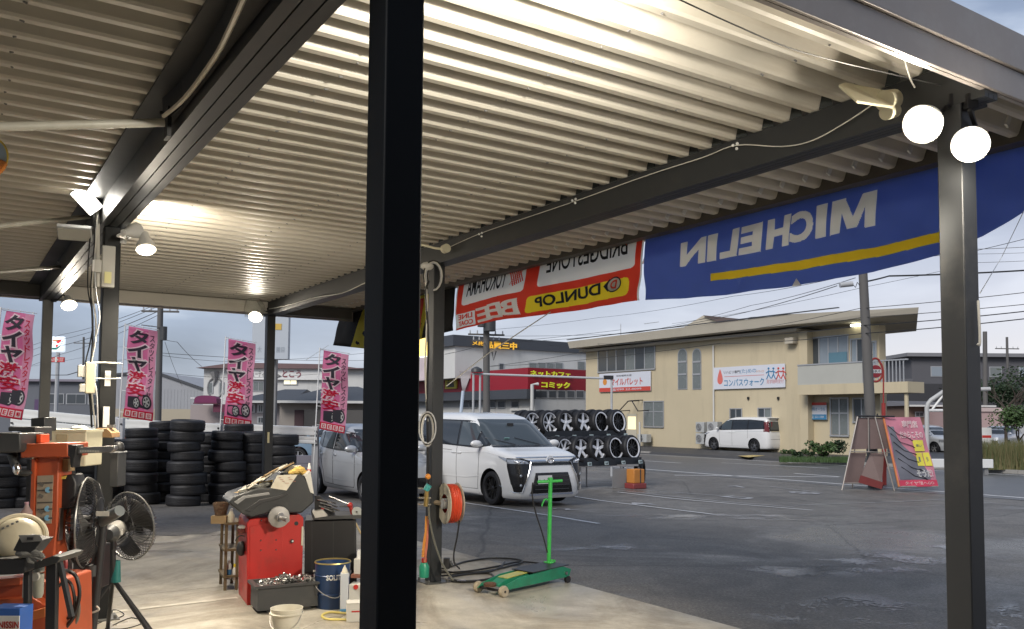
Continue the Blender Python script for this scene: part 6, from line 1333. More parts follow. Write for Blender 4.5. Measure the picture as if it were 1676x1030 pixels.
def shrub(label, px, py, Y, w, h, mat, n=420, size=.07, cat='shrub'):
    w *= .8; h *= .72; p = P(px, py, Y); t = thing('shrub', label, cat, p, 0, 'shrubs by the clinic kerb'); mb = MB(); rnd = random.Random(px)
    for k in range(9): leaves(mb, (rnd.uniform(-w * .4, w * .4), rnd.uniform(-.3, .3), h * rnd.uniform(.25, .7)), h * .38, n // 9, size, (1.1, 1, .9), rnd)
    part('foliage', mb, mat, t, fix=False, smooth=False); mb = MB()
    for k in range(6): mb.tube([(rnd.uniform(-.1, .1), 0, 0), (rnd.uniform(-w * .3, w * .3), 0, h * .6)], .015, 4)
    part('stems', mb, bark, t)
for a in (('bright green leafy bush left of the poster frame', 1343, 745, 36, 1.3, .85, leaf_a, 700, .075), ('low green bush by the rear of the parked minivan', 1303, 747, 37, 1.6, .45, leaf_a, 500, .06), ('dark bush beside the foot of the balcony wall', 1372, 742, 37, 1.0, .8, leaf_b, 500, .07), ('low dark hedge left of the poster frame', 1325, 748, 36, 2.4, .35, leaf_b, 600, .06)): shrub(*a)
def grass_mass(name, label, pxs, py, Y, h, n, mats, kind='stuff'):
    for j, mat in enumerate(mats):
        mb = MB(); rnd = random.Random(int(Y) + j)
        for i in range(n):
            x = rnd.uniform(*pxs); y = Y + rnd.uniform(-.9, .9); p = P(x, py, y); p.z = gz(y) - .0 + .12; hh = h * rnd.uniform(.4, 1); l = rnd.uniform(-.25, .25) * hh; w = .018 * Y / 30 + .012
            mb._add([p, p + Vector((w, 0, 0)), p + Vector((l + w * .3, rnd.uniform(-.1, .1), hh))], [(0, 1, 2)])
        tag(part(name, mb, mat, fix=False, smooth=False), label, 'grass', kind=kind)
grass_mass('roadside_grass', 'tall dry roadside grass right of the front column', (1600, 1760), 765, 31, 1.15, 2600, (leaf_c, M('grass_dry', (.16, .14, .06), .8, 0, .3, 2)))
grass_mass('verge_grass', 'short green grass along the clinic kerb', (1275, 1390), 748, 35.4, .28, 1500, (leaf_a,))
def tree(label, px, Y, base_y, h, crown, mat, n, size, bare=False, seed=1, group='trees on the right'):
    rnd = random.Random(seed); b = GX(px, Y); b.z += .1; t = thing('tree', label, 'tree', b, 0, group); mb = MB(); tips = []
    def grow(p, d, L, r, lv):
        q = p + d * L; m = (p + q) / 2 + Vector((rnd.uniform(-1, 1), rnd.uniform(-1, 1), 0)) * L * .07; mb.tube([p, m, q], [r, r * .8, r * .62], 6)
        if lv == 0: tips.append(q); return
        for k in range(3 if lv > 1 else 2):
            a = Vector((rnd.uniform(-1, 1), rnd.uniform(-1, 1), rnd.uniform(.1, .9))).normalized(); grow(q, (d * .55 + a * .75).normalized(), L * rnd.uniform(.6, .8), r * .6, lv - 1)
    grow(Vector((0, 0, 0)), Vector((rnd.uniform(-.08, .08), 0, 1)).normalized(), h * .38, h * .028, 4 if bare else 3)
    part('trunk', mb, bark, t)
    if not bare:
        mb = MB()
        for q in tips: leaves(mb, q, crown * rnd.uniform(.7, 1.2), n // len(tips), size, (1, 1, .75), rnd)
        part('crown', mb, mat, t, fix=False, smooth=False)
tree('bare branched young tree right of the front column', 1645, 40, 760, 3.6, 0, None, 0, 0, True, 5); tree('bright green small tree at the right edge above the dry grass', 1668, 37, 760, 2.3, .55, leaf_a, 2600, .07, False, 8)
tree('dark tree mass far behind the right edge', 1690, 60, 700, 5.5, 1.1, leaf_b, 3000, .14, False, 11); tree('dark leafy tree left of the far right pole', 1625, 66, 700, 4.6, .9, leaf_b, 2600, .13, False, 13)
tree('dark tree behind the dark annexe beside the front column', 1600, 68, 700, 5.0, 1.0, leaf_b, 2600, .13, False, 17)
# white notice board right of the front column
t = thing('notice_board', 'small white notice board with a red band right of the front column', 'sign', GX(1620, 38)); b = GX(1620, 38)
p, q = P(1606, 700, 38) - b, P(1623, 734, 38) - b
part('panel', MB().box(((p.x + q.x) / 2, 0, (p.z + q.z) / 2), (abs(q.x - p.x), .04, abs(p.z - q.z))), white_paint, t); part('red_band', MB().box(((p.x + q.x) / 2, -.025, (p.z + q.z) / 2 + .06), (abs(q.x - p.x) * .9, .006, .11)), M('band_red', (.5, .04, .03)), t)
for x in (p.x, q.x): part('leg', MB().cyl((x, 0, 0), (x, 0, p.z), .02, n=6), white_paint, t)
# ================================================================== A-FRAME BOARDS
def a_frames():
    tube = M('frame_tube', (.42, .38, .34), .4, .5, .1, 6); wood = M('board_edge_orange', (.50, .16, .05), .6, 0, .1, 5); back = M('board_back_brown', (.17, .12, .11), .7, 0, .12, 3, dirt=((.1, .07, .06), .4))
    Y = 22.3; t = thing('folding_sign_frame', 'folding A-frame sign seen from behind with brown backs and metal tubes', 'sign', GX(1420, Y)); b = GX(1420, Y)
    q = lambda x, y, d=0: P(x, y, Y + d) - b
    tops = [(1404, 681), (1462, 681)]
    for (a, d0, c, d1) in (((1404, 681), 0, (1378, 799), -.15), ((1432, 682), .0, (1464, 804), -.25), ((1402, 681), .1, (1395, 792), .7), ((1446, 682), .1, (1470, 792), .6)):
        part('leg', MB().cyl(q(*a, d0), Vector((q(*c, d1).x, q(*c, d1).y, max(.0, gz(Y + d1) - gz(Y)))), .017, n=8), tube, t)
    part('top_bar', MB().cyl(q(1402, 681), q(1464, 682), .022, n=8), black_plastic, t); part('hook', MB().cyl(q(1436, 681), q(1436, 677), .02, n=6), black_plastic, t)
    def panel(nm, pts, m_, th=.012):
        v = [q(*p) for p in pts]; n = len(v); o = Vector((0, th, 0)); part(nm, MB()._add(v + [w + o for w in v], [tuple(range(n)), tuple(range(2 * n - 1, n - 1, -1))] + [(i, (i + 1) % n, n + (i + 1) % n, n + i) for i in range(n)]), m_, t, smooth=False)
    panel('brown_panel', ((1403, 684, .05), (1424, 684, .05), (1420, 735, .05), (1392, 736, .05)), back); panel('brown_panel', ((1424, 684, .05), (1447, 684, .05), (1456, 735, .05), (1424, 735, .05)), back)
    panel('brown_panel', ((1392, 741, .1), (1418, 741, .1), (1409, 790, .15), (1379, 791, .15)), back); panel('brown_panel', ((1425, 742, .1), (1450, 742, .1), (1442, 792, -.1), (1407, 783, .15)), back)
    panel('red_skirt', ((1409, 778, -.1), (1446, 790, -.2), (1443, 801, -.2), (1405, 790, -.1)), M('skirt_red', (.15, .022, .02), .5, 0, .15, 5)); panel('red_side', ((1447, 745, 0), (1452, 760, 0), (1449, 790, -.1), (1444, 800, -.15)), M('skirt_red', (.4, .06, .05)))
    [part('cross_tube', MB().cyl(q(*a_), q(*b_), .013, n=6), tube, t) for a_, b_ in (((1390, 739), (1458, 741)), ((1421, 684), (1422, 740)), ((1380, 791), (1410, 791)))]
    # printed board leaning to the right
    Y2 = 22.0; b2 = GX(1500, Y2); t = thing('poster_board', 'tilted red and pink poster board with white lettering and yellow squares', 'sign', b2)
    P00, P10, P01, P11 = [P(x, y, Y2 + d) - b2 for x, y, d in ((1447, 683, .35), (1506, 683, .55), (1473, 797, -.35), (1536, 796, -.1))]
    def S(u, v, off=0): return (P00.lerp(P10, u)).lerp(P01.lerp(P11, u), v) + Vector((0, -off, 0)) + Vector((0, .02 * sin(u * 9 + v * 12) * (1 if off >= 0 else 0), 0))
    pink = M('poster_pink', (.46, .17, .22), .35, 0, .35, 1.2); part('sheet', MB().grid(lambda u, v: S(u, v), 16, 24), pink, t, fix=False)
    for (u, v) in ((0, 0),): part('side_rail', MB().tube([S(-.01, 0, -.02), S(-.01, 1, -.02)], .028, 6), wood, t)
    part('foot_rail', MB().tube([S(0, 1, .0), S(1, 1, .0)], .022, 6), tube, t); part('backing', MB().grid(lambda u, v: S(u, v, -.05), 2, 2), back, t, fix=False)
    blk = M('poster_grey', (.13, .13, .15), .4, 0, .3, 2); 
    part('dark_swoosh', MB().grid(lambda u, v: S(.03 + u * (.16 + .62 * v - .1 * sin(v * 6)), .14 + .76 * v, .012), 8, 14), blk, t, fix=False)
    mb = MB()
    for k in range(6): mb.tube([S(.04 + .02 * k, .12 + .12 * k, .03), S(.25 + .04 * k, .25 + .12 * k, .03), S(.5 + .05 * k, .30 + .12 * k, .03), S(.62, .35 + .10 * k, .03)], .009, 5)
    part('crease', mb, black_plastic, t)
    def word(body, u0, u1, v0, v1, m_, bold=.03, off=.03, sl=0):
        m1 = MB(); text_mb(m1, body, lambda u, v: S(u0 + (u1 - u0) * u + sl * v, v1 + (v0 - v1) * v, off), bold); part('lettering', m1, m_, t, smooth=False, fix=False)
    word('専門店', .42, .86, .05, .16, c_white, .035); word('だからこその', .30, .92, .21, .31, c_white, .035); word('そうだ!', .52, .92, .76, .87, c_white, .05); part('magenta_foot', MB().grid(lambda u, v: S(.0 + u, .91 + .09 * v, .02), 6, 3), M('poster_red', (.5, .04, .08), .4), t, fix=False)
    word('タイヤ館へGO', .14, .9, .925, .975, c_white, .02, .035)
    for (u0, u1, v0, v1) in ((.60, .88, .34, .50), (.60, .78, .52, .71), (.80, .97, .52, .71)): part('yellow_square', MB().grid(lambda u, v: S(u0 + (u1 - u0) * u, v0 + (v1 - v0) * v, .026), 3, 3), M('poster_yellow', (.62, .55, .06), .4, 0, 0), t, fix=False)
    word('早い', .66, .82, .40, .44, blk, .01, .035); word('1', .66, .70, .58, .65, blk, .02, .035); word('タ', .85, .91, .58, .65, blk, .01, .035)
a_frames()
# ================================================================== GUARD RAIL behind the tyres
def guard():
    gm = M('rail_white', (.72, .73, .70), .5, 0, .06, 3, dirt=((.35, .33, .3), .3)); Y = 19.6
    def seg(label, x0, x1, y0a, y0b, hpx):
        a, c = P(x0, y0a, Y), P(x1, y0b, Y); t = thing('guard_rail', label, 'guard rail', (a.x, Y, gz(Y))); o = Vector(t.location); k = Y / F_PX
        for j, (d0, d1) in enumerate(((0, .52), (.56, 1.0))):
            z0, z1 = -hpx * k * d0, -hpx * k * d1; A, C = a - o, c - o; th = .05
            mb = MB(); prof = [(0, z0), (-.05, z0 - .01), (-.055, (z0 * 2 + z1) / 3), (-.045, (z0 + z1) / 2), (-.055, (z0 + z1 * 2) / 3), (-.05, z1 + .01), (0, z1)]
            vs = [A + Vector((0, y, z)) for y, z in prof] + [C + Vector((0, y, z)) for y, z in prof]; n = len(prof); mb._add(vs, [(i, i + 1, n + i + 1, n + i) for i in range(n - 1)] + [(n - 1, 0, n, 2 * n - 1)])
            part('rail_panel', mb, gm, t)
        for i, f_ in enumerate((.03, .97)):
            p = (a - o).lerp(c - o, f_); part('post', MB().box2((p.x - .07, .02, 0), (p.x + .07, .14, p.z + .02)), light_grey, t)
            for z in (.25, .45, .8): part('bolt', MB().cyl((p.x + (.03 if i else -.03), -.09, p.z - hpx * k * z), (p.x + (.03 if i else -.03), -.04, p.z - hpx * k * z), .022, n=8), black_plastic, t)
        return t, a - o, k
    t, A, k = seg('left length of white guard rail behind the tyre stacks', 197, 362, 686, 694, 29)
    p = A + Vector((48 * k * .6, -.1, -24 * k)); part('poster', MB().box(p, (34 * k, .01, 13 * k)), white_paint, t); part('poster_band', MB().box(p + Vector((0, -.008, -5 * k)), (34 * k, .006, 4.5 * k)), M('band_rust', (.30, .07, .04)), t)
    seg('middle length of white guard rail beside the corner column', 368, 520, 693, 699, 28); seg('far left length of white guard rail behind the tyre changer', 20, 192, 668, 684, 30)
    t = thing('end_post', 'tall grey steel post at the left end of the guard rail panels', 'post', GX(197, 19.2)); b = GX(197, 19.2); q = P(197, 684, 19.2) - b; part('channel', MB().box2((-.09, -.06, 0), (.09, .06, q.z)), light_grey, t, bev=.02)
    part('bolt', MB().cyl((.05, -.08, q.z - .14), (.05, -.055, q.z - .14), .02, n=8), black_plastic, t)
    t = thing('low_wall', 'low mauve grey block wall right of the tyre stacks', 'wall', GX(520, 22)); 
    for j in range(4):
        for i in range(8): part('block', MB().box2((-2.0 + i * .5 + .005, -.1, j * .2), (-2.0 + i * .5 + .495, .1, j * .2 + .193)), M('block_mauve', (.19, .18, .21), .8, 0, .12, 2), t, smooth=False)
guard()
# ================================================================== USED TYRE STACKS
old_t = [tyre_mb(.315, .205, .20).mesh('tyre', rubber), tyre_mb(.335, .225, .205).mesh('tyre', rubber), tyre_mb(.30, .19, .19).mesh('tyre', rubber)]
ORD = ['lowest', 'second lowest', 'third lowest', 'fourth lowest', 'fifth lowest', 'sixth lowest', 'seventh lowest', 'eighth lowest', 'ninth lowest', 'tenth lowest']
def stack(px, Y, n, where, i0=0, wid=.2, seed=0):
    rnd = random.Random(int(px * 7 + Y * 10)); b = GX(px, Y); z = b.z
    for k in range(n):
        me = old_t[(k + i0 + rnd.randint(0, 1)) % 3] if n < 8 else old_t[(k // 2 + i0) % 3]; w = {0: .205, 1: .225, 2: .19}[old_t.index(me)]
        o = link('used_tyre', me); o.location = (b.x + rnd.uniform(-.05, .05), b.y + rnd.uniform(-.04, .04), z + w / 2 + .0); o.rotation_euler = (pi / 2 + rnd.uniform(-.025, .025), rnd.uniform(0, 6), 0) if False else (pi / 2 + rnd.uniform(-.02, .02), 0, rnd.uniform(0, 6))
        o.rotation_euler = Euler((pi / 2 + rnd.uniform(-.05, .05), rnd.uniform(-.05, .05), rnd.uniform(0, 6)))
        nm = 'topmost' if k == n - 1 else ORD[k]; tag(o, f'{nm} black tyre {where}', 'tyre', 'stacked used tyres'); z += w - .006
stack(308, 16.3, 8, 'of the nearest and tallest stack'); stack(232, 16.6, 7, 'of the stack right of the wiring column', 1)
stack(376, 16.9, 7, 'of the stack left of the corner column', 2); stack(414, 17.3, 7, 'of the stack just left of the corner column', 0); stack(460, 17.6, 7, 'of the stack right of the corner column', 1)
stack(270, 17.4, 8, 'of the stack just behind the nearest one', 0); stack(343, 17.6, 7, 'of the back stack between two front stacks', 1); stack(203, 17.4, 6, 'of the stack beside the wiring column', 2)
stack(392, 18.0, 8, 'of the rear stack left of the corner column', 2); stack(434, 18.2, 7, 'of the rear stack at the corner column', 0); stack(240, 18.2, 7, 'of the rear stack behind the wide stack', 2)
stack(8, 15.4, 6, 'of the stack at the left edge', 1); stack(52, 15.7, 6, 'of the stack behind the orange tyre changer', 0); stack(98, 16.4, 6, 'of the stack behind the big fan', 2); stack(140, 16.6, 6, 'of the stack behind the wiring column', 1); stack(175, 16.9, 6, 'of the stack left of the wiring column', 0)
# ================================================================== DISPLAY RACK OF NEW WHEELS
def rack():
    Yc = 22.6; hd = ANG                      # wheel faces look towards -A, row runs along B
    lip_m = M('rim_silver', (.86, .87, .90), .3, .0, .04, 6, spec=.8); sty = [('twin', lip_m), ('twin', lip_m), ('five', lip_m), ('five', lip_m), ('ten', alloy_black), ('ten', alloy_black)]
    r0 = P(866, 694, 22.2); r1 = P(1009, 691, 23.6)
    base = GX(960, 23.0); t = thing('wheel_rack', 'low galvanised display rack carrying two rows of new wheels', 'rack', (0, 0, 0))
    rm = M('rack_galvanised', (.38, .38, .38), .4, .6, .1, 4)
    dirx = (r1 - r0); dirx.z = 0; L = dirx.length; dx = dirx.normalized(); nrm = Vector((dx.y, -dx.x, 0))      # towards the viewer
    face = Vector((.70, -.71, 0)); hz = atan2(face.y, face.x) + pi / 2
    wn = ['far left', 'second', 'third', 'fourth', 'fifth', 'last']
    for row, (ya, yb, ds, idx) in enumerate(((694, 691, 0, range(6)), (738, 733.5, -.75, range(0, 6)))):
        for i in idx:
            f_ = i / 5; x = 868 + 140 * f_ ; y = ya + (yb - ya) * f_; Y = 22.2 + 1.4 * f_ + ds
            if row == 1: x = 853 + 35 * i + 0; x = 893 + 27.6 * i
            c = P(x, y, Y); o = link('alloy_tyre_set', tyre_mesh(.345, .24, .262)); o.location = c; o.rotation_euler = (rad(-8), 0, hz)
            s_, m_ = sty[i]; q = link('rim', rim_mesh(.262, .24, s_, m_), o); part('barrel', MB().cyl((0, -.03, 0), (0, .08, 0), .225, n=20), hub_dark, o)
            if i >= 4: part('white_lip', MB().lathe([(.238, -.112), (.262, -.118), (.282, -.112), (.282, -.10), (.24, -.09)], axis=(0, 1, 0), n=32), lip_m, o)
            if i < 2: part('polished_lip', MB().lathe([(.250, -.112), (.262, -.118), (.276, -.112), (.25, -.09)], axis=(0, 1, 0), n=32), lip_m, o)
            kind = ['silver multi spoke', 'silver multi spoke', 'bright five spoke', 'bright five spoke', 'black pale-lipped', 'black pale-lipped'][i]
            tag(o, f'new {kind} wheel, {wn[i]} from the left in the rack {"upper" if row == 0 else "lower"} row', 'wheel', 'new wheels on the display rack')
            if i >= 1 or row == 1:
                tg = thing('price_tag', f'small pale price card under the {wn[i]} wheel of the {"upper" if row == 0 else "lower"} rack row', 'price tag', c + Vector((.06, 0, -.35)) + face * .27, hz, 'price cards on the rack')
                part('card', MB().box((0, 0, 0), (.15, .008, .09), rx=-.15), M('card_pale', (.45, .55, .55), .5, 0, 0), tg); mb = MB(); text_mb(mb, '4本', lambda u, v: (-.06 + .12 * u, -.012 , -.03 + .06 * v), .02); part('print', mb, black_plastic, tg, smooth=False, fix=False)
                part('clip', MB().cyl((0, .01, .04), (0, .08, .1), .006, n=5), black_plastic, tg)
    # dark tyre bodies behind: second tyre of each set
    for row, (ya, ds) in enumerate(((693, .0), (737, -.75))):
        for i in range(6):
            f_ = i / 5; x = (868 + 140 * f_) if row == 0 else (893 + 27.6 * i); c = P(x, ya - 2.5 * f_, 22.2 + 1.4 * f_ + ds) - face * .25
            o = link('display_tyre', tyre_mesh(.345, .24, .235)); o.location = c; o.rotation_euler = (rad(-8), 0, hz); tag(o, f'black tyre standing behind the {wn[i]} wheel of the {"upper" if row == 0 else "lower"} rack row', 'tyre', 'tyres behind the display wheels')
    g = lambda x, y, Y: P(x, y, Y)
    def bar(nm, p, q, r=.025): part(nm, MB().cyl(p, q, r, n=8), rm, t)
    for (x0, x1, y0, y1, Y0, Y1) in ((850, 1016, 719, 714, 22.2, 23.7), (845, 1045, 763, 759, 21.4, 22.9), (860, 1016, 716, 712, 22.7, 24.1), (850, 1045, 762, 757, 22.0, 23.5)): bar('beam', g(x0, y0, Y0), g(x1, y1, Y1), .035)
    part('tray', MB()._add([g(850, 764, 21.2), g(1045, 760, 22.7), g(1045, 757, 23.4), g(850, 761, 22.0)] + [g(850, 767, 21.2), g(1045, 763, 22.7), g(1045, 760, 23.4), g(850, 764, 22.0)], [(0, 1, 2, 3), (4, 7, 6, 5), (0, 4, 5, 1), (1, 5, 6, 2), (2, 6, 7, 3), (3, 7, 4, 0)]), rm, t, smooth=False)
    for (x, Y) in ((848, 21.3), (950, 22.0), (1026, 22.4), (1045, 22.8), (960, 22.9), (1020, 23.4)):
        p = P(x, 764, Y); bar('post', Vector((p.x, p.y, gz(Y))), p, .022); 
    for (x, Y) in ((862, 22.7), (1016, 24.0)): p = P(x, 715, Y); bar('rear_post', Vector((p.x, p.y, gz(Y))), p, .025)
    for (y0_, y1_, x0_, x1_, Y0_, Y1_, lab_) in ((706, 721, 884, 1016, 22.3, 23.75, 0), (750, 763, 908, 1040, 21.7, 22.95, 0)):
        a_, b_ = P(x0_, y0_, Y0_), P(x1_, y0_ - 2, Y1_); c_, d_ = P(x0_, y1_, Y0_), P(x1_, y1_ - 2, Y1_); o_ = Vector((-.1, .35, 0)); a_, b_, c_, d_ = [v_ + face * .20 for v_ in (a_, b_, c_, d_)]
        part('shelf_box', MB()._add([a_, b_, d_, c_, a_ + o_, b_ + o_, d_ + o_, c_ + o_], [(0, 1, 2, 3), (4, 7, 6, 5), (0, 4, 5, 1), (1, 5, 6, 2), (2, 6, 7, 3), (3, 7, 4, 0)]), M('shelf_navy', (.012, .016, .022), .5, 0, .2, 4), t, smooth=False)
    # grey board leaning below, orange box, spare tyre
    p = GX(1014, 22.2); tb = thing('steel_plate', 'flat grey steel plate leaning under the right end of the rack', 'plate', p, .3); part('sheet', MB().box((0, 0, .26), (.38, .02, .5), rx=.15), mid_grey, tb)
    p = GX(1040, 22.2); tb = thing('orange_crate', 'orange box with a dark red base at the foot of the wheel rack', 'box', p, ANG); part('body', MB().box2((-.18, -.15, .14), (.18, .15, .5)), M('box_orange', (.50, .20, .04), .5, 0, .15, 4), tb, bev=.02); part('base', MB().box2((-.22, -.18, 0), (.22, .18, .14)), M('base_maroon', (.22, .04, .04), .5, 0, .1, 4), tb, bev=.02); part('strap', MB().box2((.02, -.156, .14), (.05, -.151, .5)), dark_grey, tb)
    o = link('spare_tyre', tyre_mesh(.345, .24, .235)); p = GX(1047, 23.4); o.location = p + Vector((0, 0, .345)); o.rotation_euler = (0, 0, hz + .5); tag(o, 'black tyre standing upright behind the orange box at the right end of the rack', 'tyre')
rack()
# ================================================================== FOREGROUND: tools and machines on the concrete floor
def LP(t, px, py, dy=0):
    R = Euler(t.rotation_euler).to_matrix(); n = R @ Vector((0, 1, 0)); r = ray(px, py); o = t.location + n * dy
    return R.transposed() @ (EYE + r * ((o - EYE).dot(n) / r.dot(n)) - t.location)
def slab_px(t, name, pts, dy, th, mat, label=None, bev=0, smooth=True):
    q = [LP(t, x, y, dy) for x, y in pts]; return part(name, MB().prism([(p.x, p.z) for p in q], dy, dy + th, 'y'), mat, t, label, bev=bev, smooth=smooth)
paper = M('paper', (.62, .58, .48), .7, 0, .1, 8, dirt=((.4, .33, .2), .4)); card = M('cardboard', (.34, .24, .13), .8, 0, .15, 6); cloth_tan = M('rag_yellow', (.62, .42, .12), .85, 0, .3, 9)
# ---- wheel balancer
o = G(404, 992); o.z = 0; t = thing('wheel_balancer', 'red wheel balancer with dark grey tray top and papers heaped on it', 'wheel balancer', o, rad(25))
cabm = MB(); q = [LP(t, x, y, 0) for x, y in ((404, 992), (404, 856), (409, 850), (489, 841), (497, 847), (494, 972))]
q[0].z = 0.004; q[-1].z = 0.004; cabm.prism([(p.x, p.z) for p in q], 0, .52, 'y'); cab = part('cabinet', cabm, red_paint, t, bev=.008)
slab_px(t, 'front_panel', ((409, 985), (409, 862), (462, 852), (462, 978)), -.006, .005, red_paint, bev=.002)
hood = ((374, 823), (384, 812), (420, 800), (443, 799), (468, 777), (498, 778), (514, 809), (514, 822), (494, 840), (440, 840), (413, 847), (397, 842))
h = slab_px(t, 'hood', hood, -.07, .50, hood_grey, bev=.012)
slab_px(t, 'hood_ridge', ((400, 836), (425, 818), (455, 812), (470, 806), (472, 810), (456, 817), (428, 824), (410, 838)), -.078, .009, black_plastic, bev=.003); slab_px(t, 'hood_ridge', ((383, 822), (398, 812), (440, 806), (442, 810), (402, 816), (389, 826)), -.078, .009, mid_grey, bev=.003)
slab_px(t, 'console_card', ((443, 799), (454, 778), (487, 777), (469, 803)), -.076, .004, paper); slab_px(t, 'console_side', ((499, 779), (508, 771), (514, 809), (508, 806)), -.075, .1, M('console_cream', (.55, .54, .5), .5, 0, .05, 5))
mb = MB()
for i in range(7): mb.box(LP(t, 458 + i * 4 - (i % 3), 782 + 3 * (i % 4), -.078), (.02 + .01 * (i % 2), .002, .004))
o_ = part('card_print', mb, M('print_red_brown', (.35, .15, .1)), t); o_['kind'] = 'stuff'
c = LP(t, 456, 846, -.10); part('flange', MB().lathe([(.0001, -.03), (.088, -.025), (.092, -.01), (.08, 0), (.03, .02), (.03, .05)], c=c, axis=(0, 1, 0), n=32), steel, t)
part('shaft', MB().cyl(c, c + Vector((.04, -.20, -.01)), .018, n=16).cyl(c + Vector((.0, -.03, 0)), c + Vector((.01, -.05, 0)), .038, n=16), steel, t)
part('port', MB().cyl(LP(t, 485, 857, -.004), LP(t, 485, 857, .01), .018, n=16), black_plastic, t); part('knob', MB().cyl(LP(t, 478, 886, -.02), LP(t, 478, 886, .01), .016, n=14), black_plastic, t); part('knob_cap', MB().cyl(LP(t, 479, 886, -.026), LP(t, 479, 886, -.018), .008, n=10), white_paint, t)
for x, y in ((427, 885), (452, 884), (427, 901), (452, 900), (428, 852)): part('screw', MB().cyl(LP(t, x, y, -.012), LP(t, x, y, -.002), .006, n=8), chrome, t)
slab_px(t, 'side_label', ((494, 862), (497, 862), (496, 893), (493, 893)), -.008, .004, paper)
# papers and rags on the balancer: things of their own
tp = thing('paper_heap', 'heap of stained papers and cards on the balancer tray', 'papers', o + Vector((0, 0, 0)), rad(25)); rnd = random.Random(4)
for (x, y, w_, l_, rx, rz_, m_) in ((392, 806, .10, .16, -.1, .3, card), (404, 798, .10, .18, -.25, .5, paper), (417, 791, .12, .16, -.2, .2, card), (428, 784, .12, .18, -.3, .6, paper), (440, 776, .14, .18, -.35, .3, card), (452, 770, .15, .17, -.3, .5, paper), (466, 765, .14, .14, -.2, .2, card), (478, 768, .12, .12, -.1, .7, paper), (410, 803, .07, .10, .1, .9, white_paint), (434, 792, .08, .12, -.2, 1.1, cloth_tan)):
    part('sheet', MB().box(LP(tp, x, y, .05 + rnd.uniform(0, .15)), (w_, l_, .012), rx=rx, ry=-.45, rz=rz_), m_, tp, bev=.002)
tp = thing('tool_heap', 'grey rags and small tools lying in the balancer tray', 'tools', o.copy(), rad(25)); 
for (x, y, s_) in ((399, 806, .035), (408, 803, .045), (418, 801, .04), (428, 797, .045), (437, 793, .05), (413, 797, .04)): part('crumpled_rag', MB().ball(LP(tp, x, y, .02), s_, 10, (1.4, 1, .5)), M('rag_grey', (.10, .10, .09), .85, 0, .5, 14, bump=1, bscale=30), tp)
tp = thing('yellow_rag', 'crumpled yellow rag on top of the balancer console', 'rag', o.copy(), rad(25))
for (x, y, s_) in ((484, 772, .04), (490, 769, .045), (496, 773, .035), (478, 774, .03)): part('fold', MB().ball(LP(tp, x, y, .05), s_, 10, (1.2, 1, .7)), cloth_tan, tp)
tp = thing('spray_bottle', 'small white and red bottle standing at the right end of the balancer', 'bottle', o.copy(), rad(25)); a = LP(tp, 506, 774, .06); part('body', MB().lathe([(.0001, 0), (.017, 0), (.017, .04), (.012, .06), (.008, .085), (.0001, .088)], c=a, n=14), white_paint, tp); part('red_band', MB().cyl(a + Vector((0, 0, .008)), a + Vector((0, 0, .03)), .0176, n=14), red_paint, tp)
# ---- wooden shelf left of the balancer with its goods
t = thing('wooden_shelf', 'narrow brown wooden shelf standing against the left side of the balancer', 'shelf', G(366, 968) * 1.0, rad(25)); t.location.z = 0; wd = M('shelf_wood', (.16, .12, .07), .75, 0, .25, 8)
for x in (0, .10): 
    for y in (0, .34): part('post', MB().box2((x, y, .004), (x + .025, y + .025, .62)), wd, t)
for z in (.12, .36, .60): part('board', MB().box2((-.01, -.01, z), (.15, .38, z + .02)), wd, t)
so = t.location.copy()
def on(px, py, Y=None, ref=so): p = P(px, py, ref.y + .06 if Y is None else Y); return p
tb = thing('brown_bag', 'crumpled brown bag in a small carton on top of the wooden shelf', 'bag', on(361, 850)); part('bag', MB().lathe([(.0001, .0), (.05, .0), (.055, .06), (.075, .14), (.07, .155), (.05, .13), (.0001, .1)], n=10), M('bag_brown', (.13, .08, .05), .85, 0, .4, 14, bump=.8), tb); part('carton', MB().box((0, .0, -.0), (.14, .12, .07)), card, tb)
tb = thing('cream_bottle', 'cream plastic bottle with a grey cap beside the brown bag', 'bottle', on(378, 858)); part('body', MB().lathe([(.0001, 0), (.033, 0), (.033, .08), (.02, .105), (.014, .12)], n=18), M('bottle_cream', (.55, .52, .42), .5), tb); part('cap', MB().cyl((0, 0, .115), (0, 0, .14), .015, n=12), light_grey, tb)
tb = thing('spray_can', 'blue and white spray can on the lower shelf board', 'can', on(374, 948)); part('body', MB().lathe([(.0001, 0), (.024, 0), (.024, .13), (.016, .145)], n=16), M('can_white', (.55, .58, .6), .35), tb); part('blue_label', MB().cyl((0, 0, .02), (0, 0, .09), .0245, n=16), M('can_blue', (.05, .2, .45), .35), tb); part('cap', MB().cyl((0, 0, .145), (0, 0, .17), .013, n=10), white_paint, tb)
tb = thing('yellow_capped_bottle', 'white bottle with a yellow cap on the lower shelf board', 'bottle', on(384, 950)); part('body', MB().lathe([(.0001, 0), (.02, 0), (.02, .10), (.012, .12)], n=14), white_paint, tb); part('cap', MB().cyl((0, 0, .12), (0, 0, .15), .013, n=10), M('cap_yellow', (.8, .65, .05), .4), tb)
tb = thing('face_mask', 'black safety mask hanging on the side of the balancer', 'mask', on(395, 898, o.y + .12)); part('shell', MB().ball((0, 0, 0), .06, 14, (.7, .6, 1.1)), black_plastic, tb); part('strap', MB().tube(arc((0, 0, .06), .05, 0, pi, 8), .006, 5), dark_grey, tb)
tb = thing('cloth_bundle', 'dark red and white rag bundle tucked on the middle shelf', 'rag', on(397, 868, o.y + .10)); part('fold', MB().ball((0, 0, 0), .045, 10, (1, .8, .7)), M('rag_maroon', (.20, .06, .05), .85, 0, .3, 14), tb); part('white_sleeve', MB().ball((.0, -.02, .03), .03, 10, (1.2, .6, .6)), white_paint, tb)
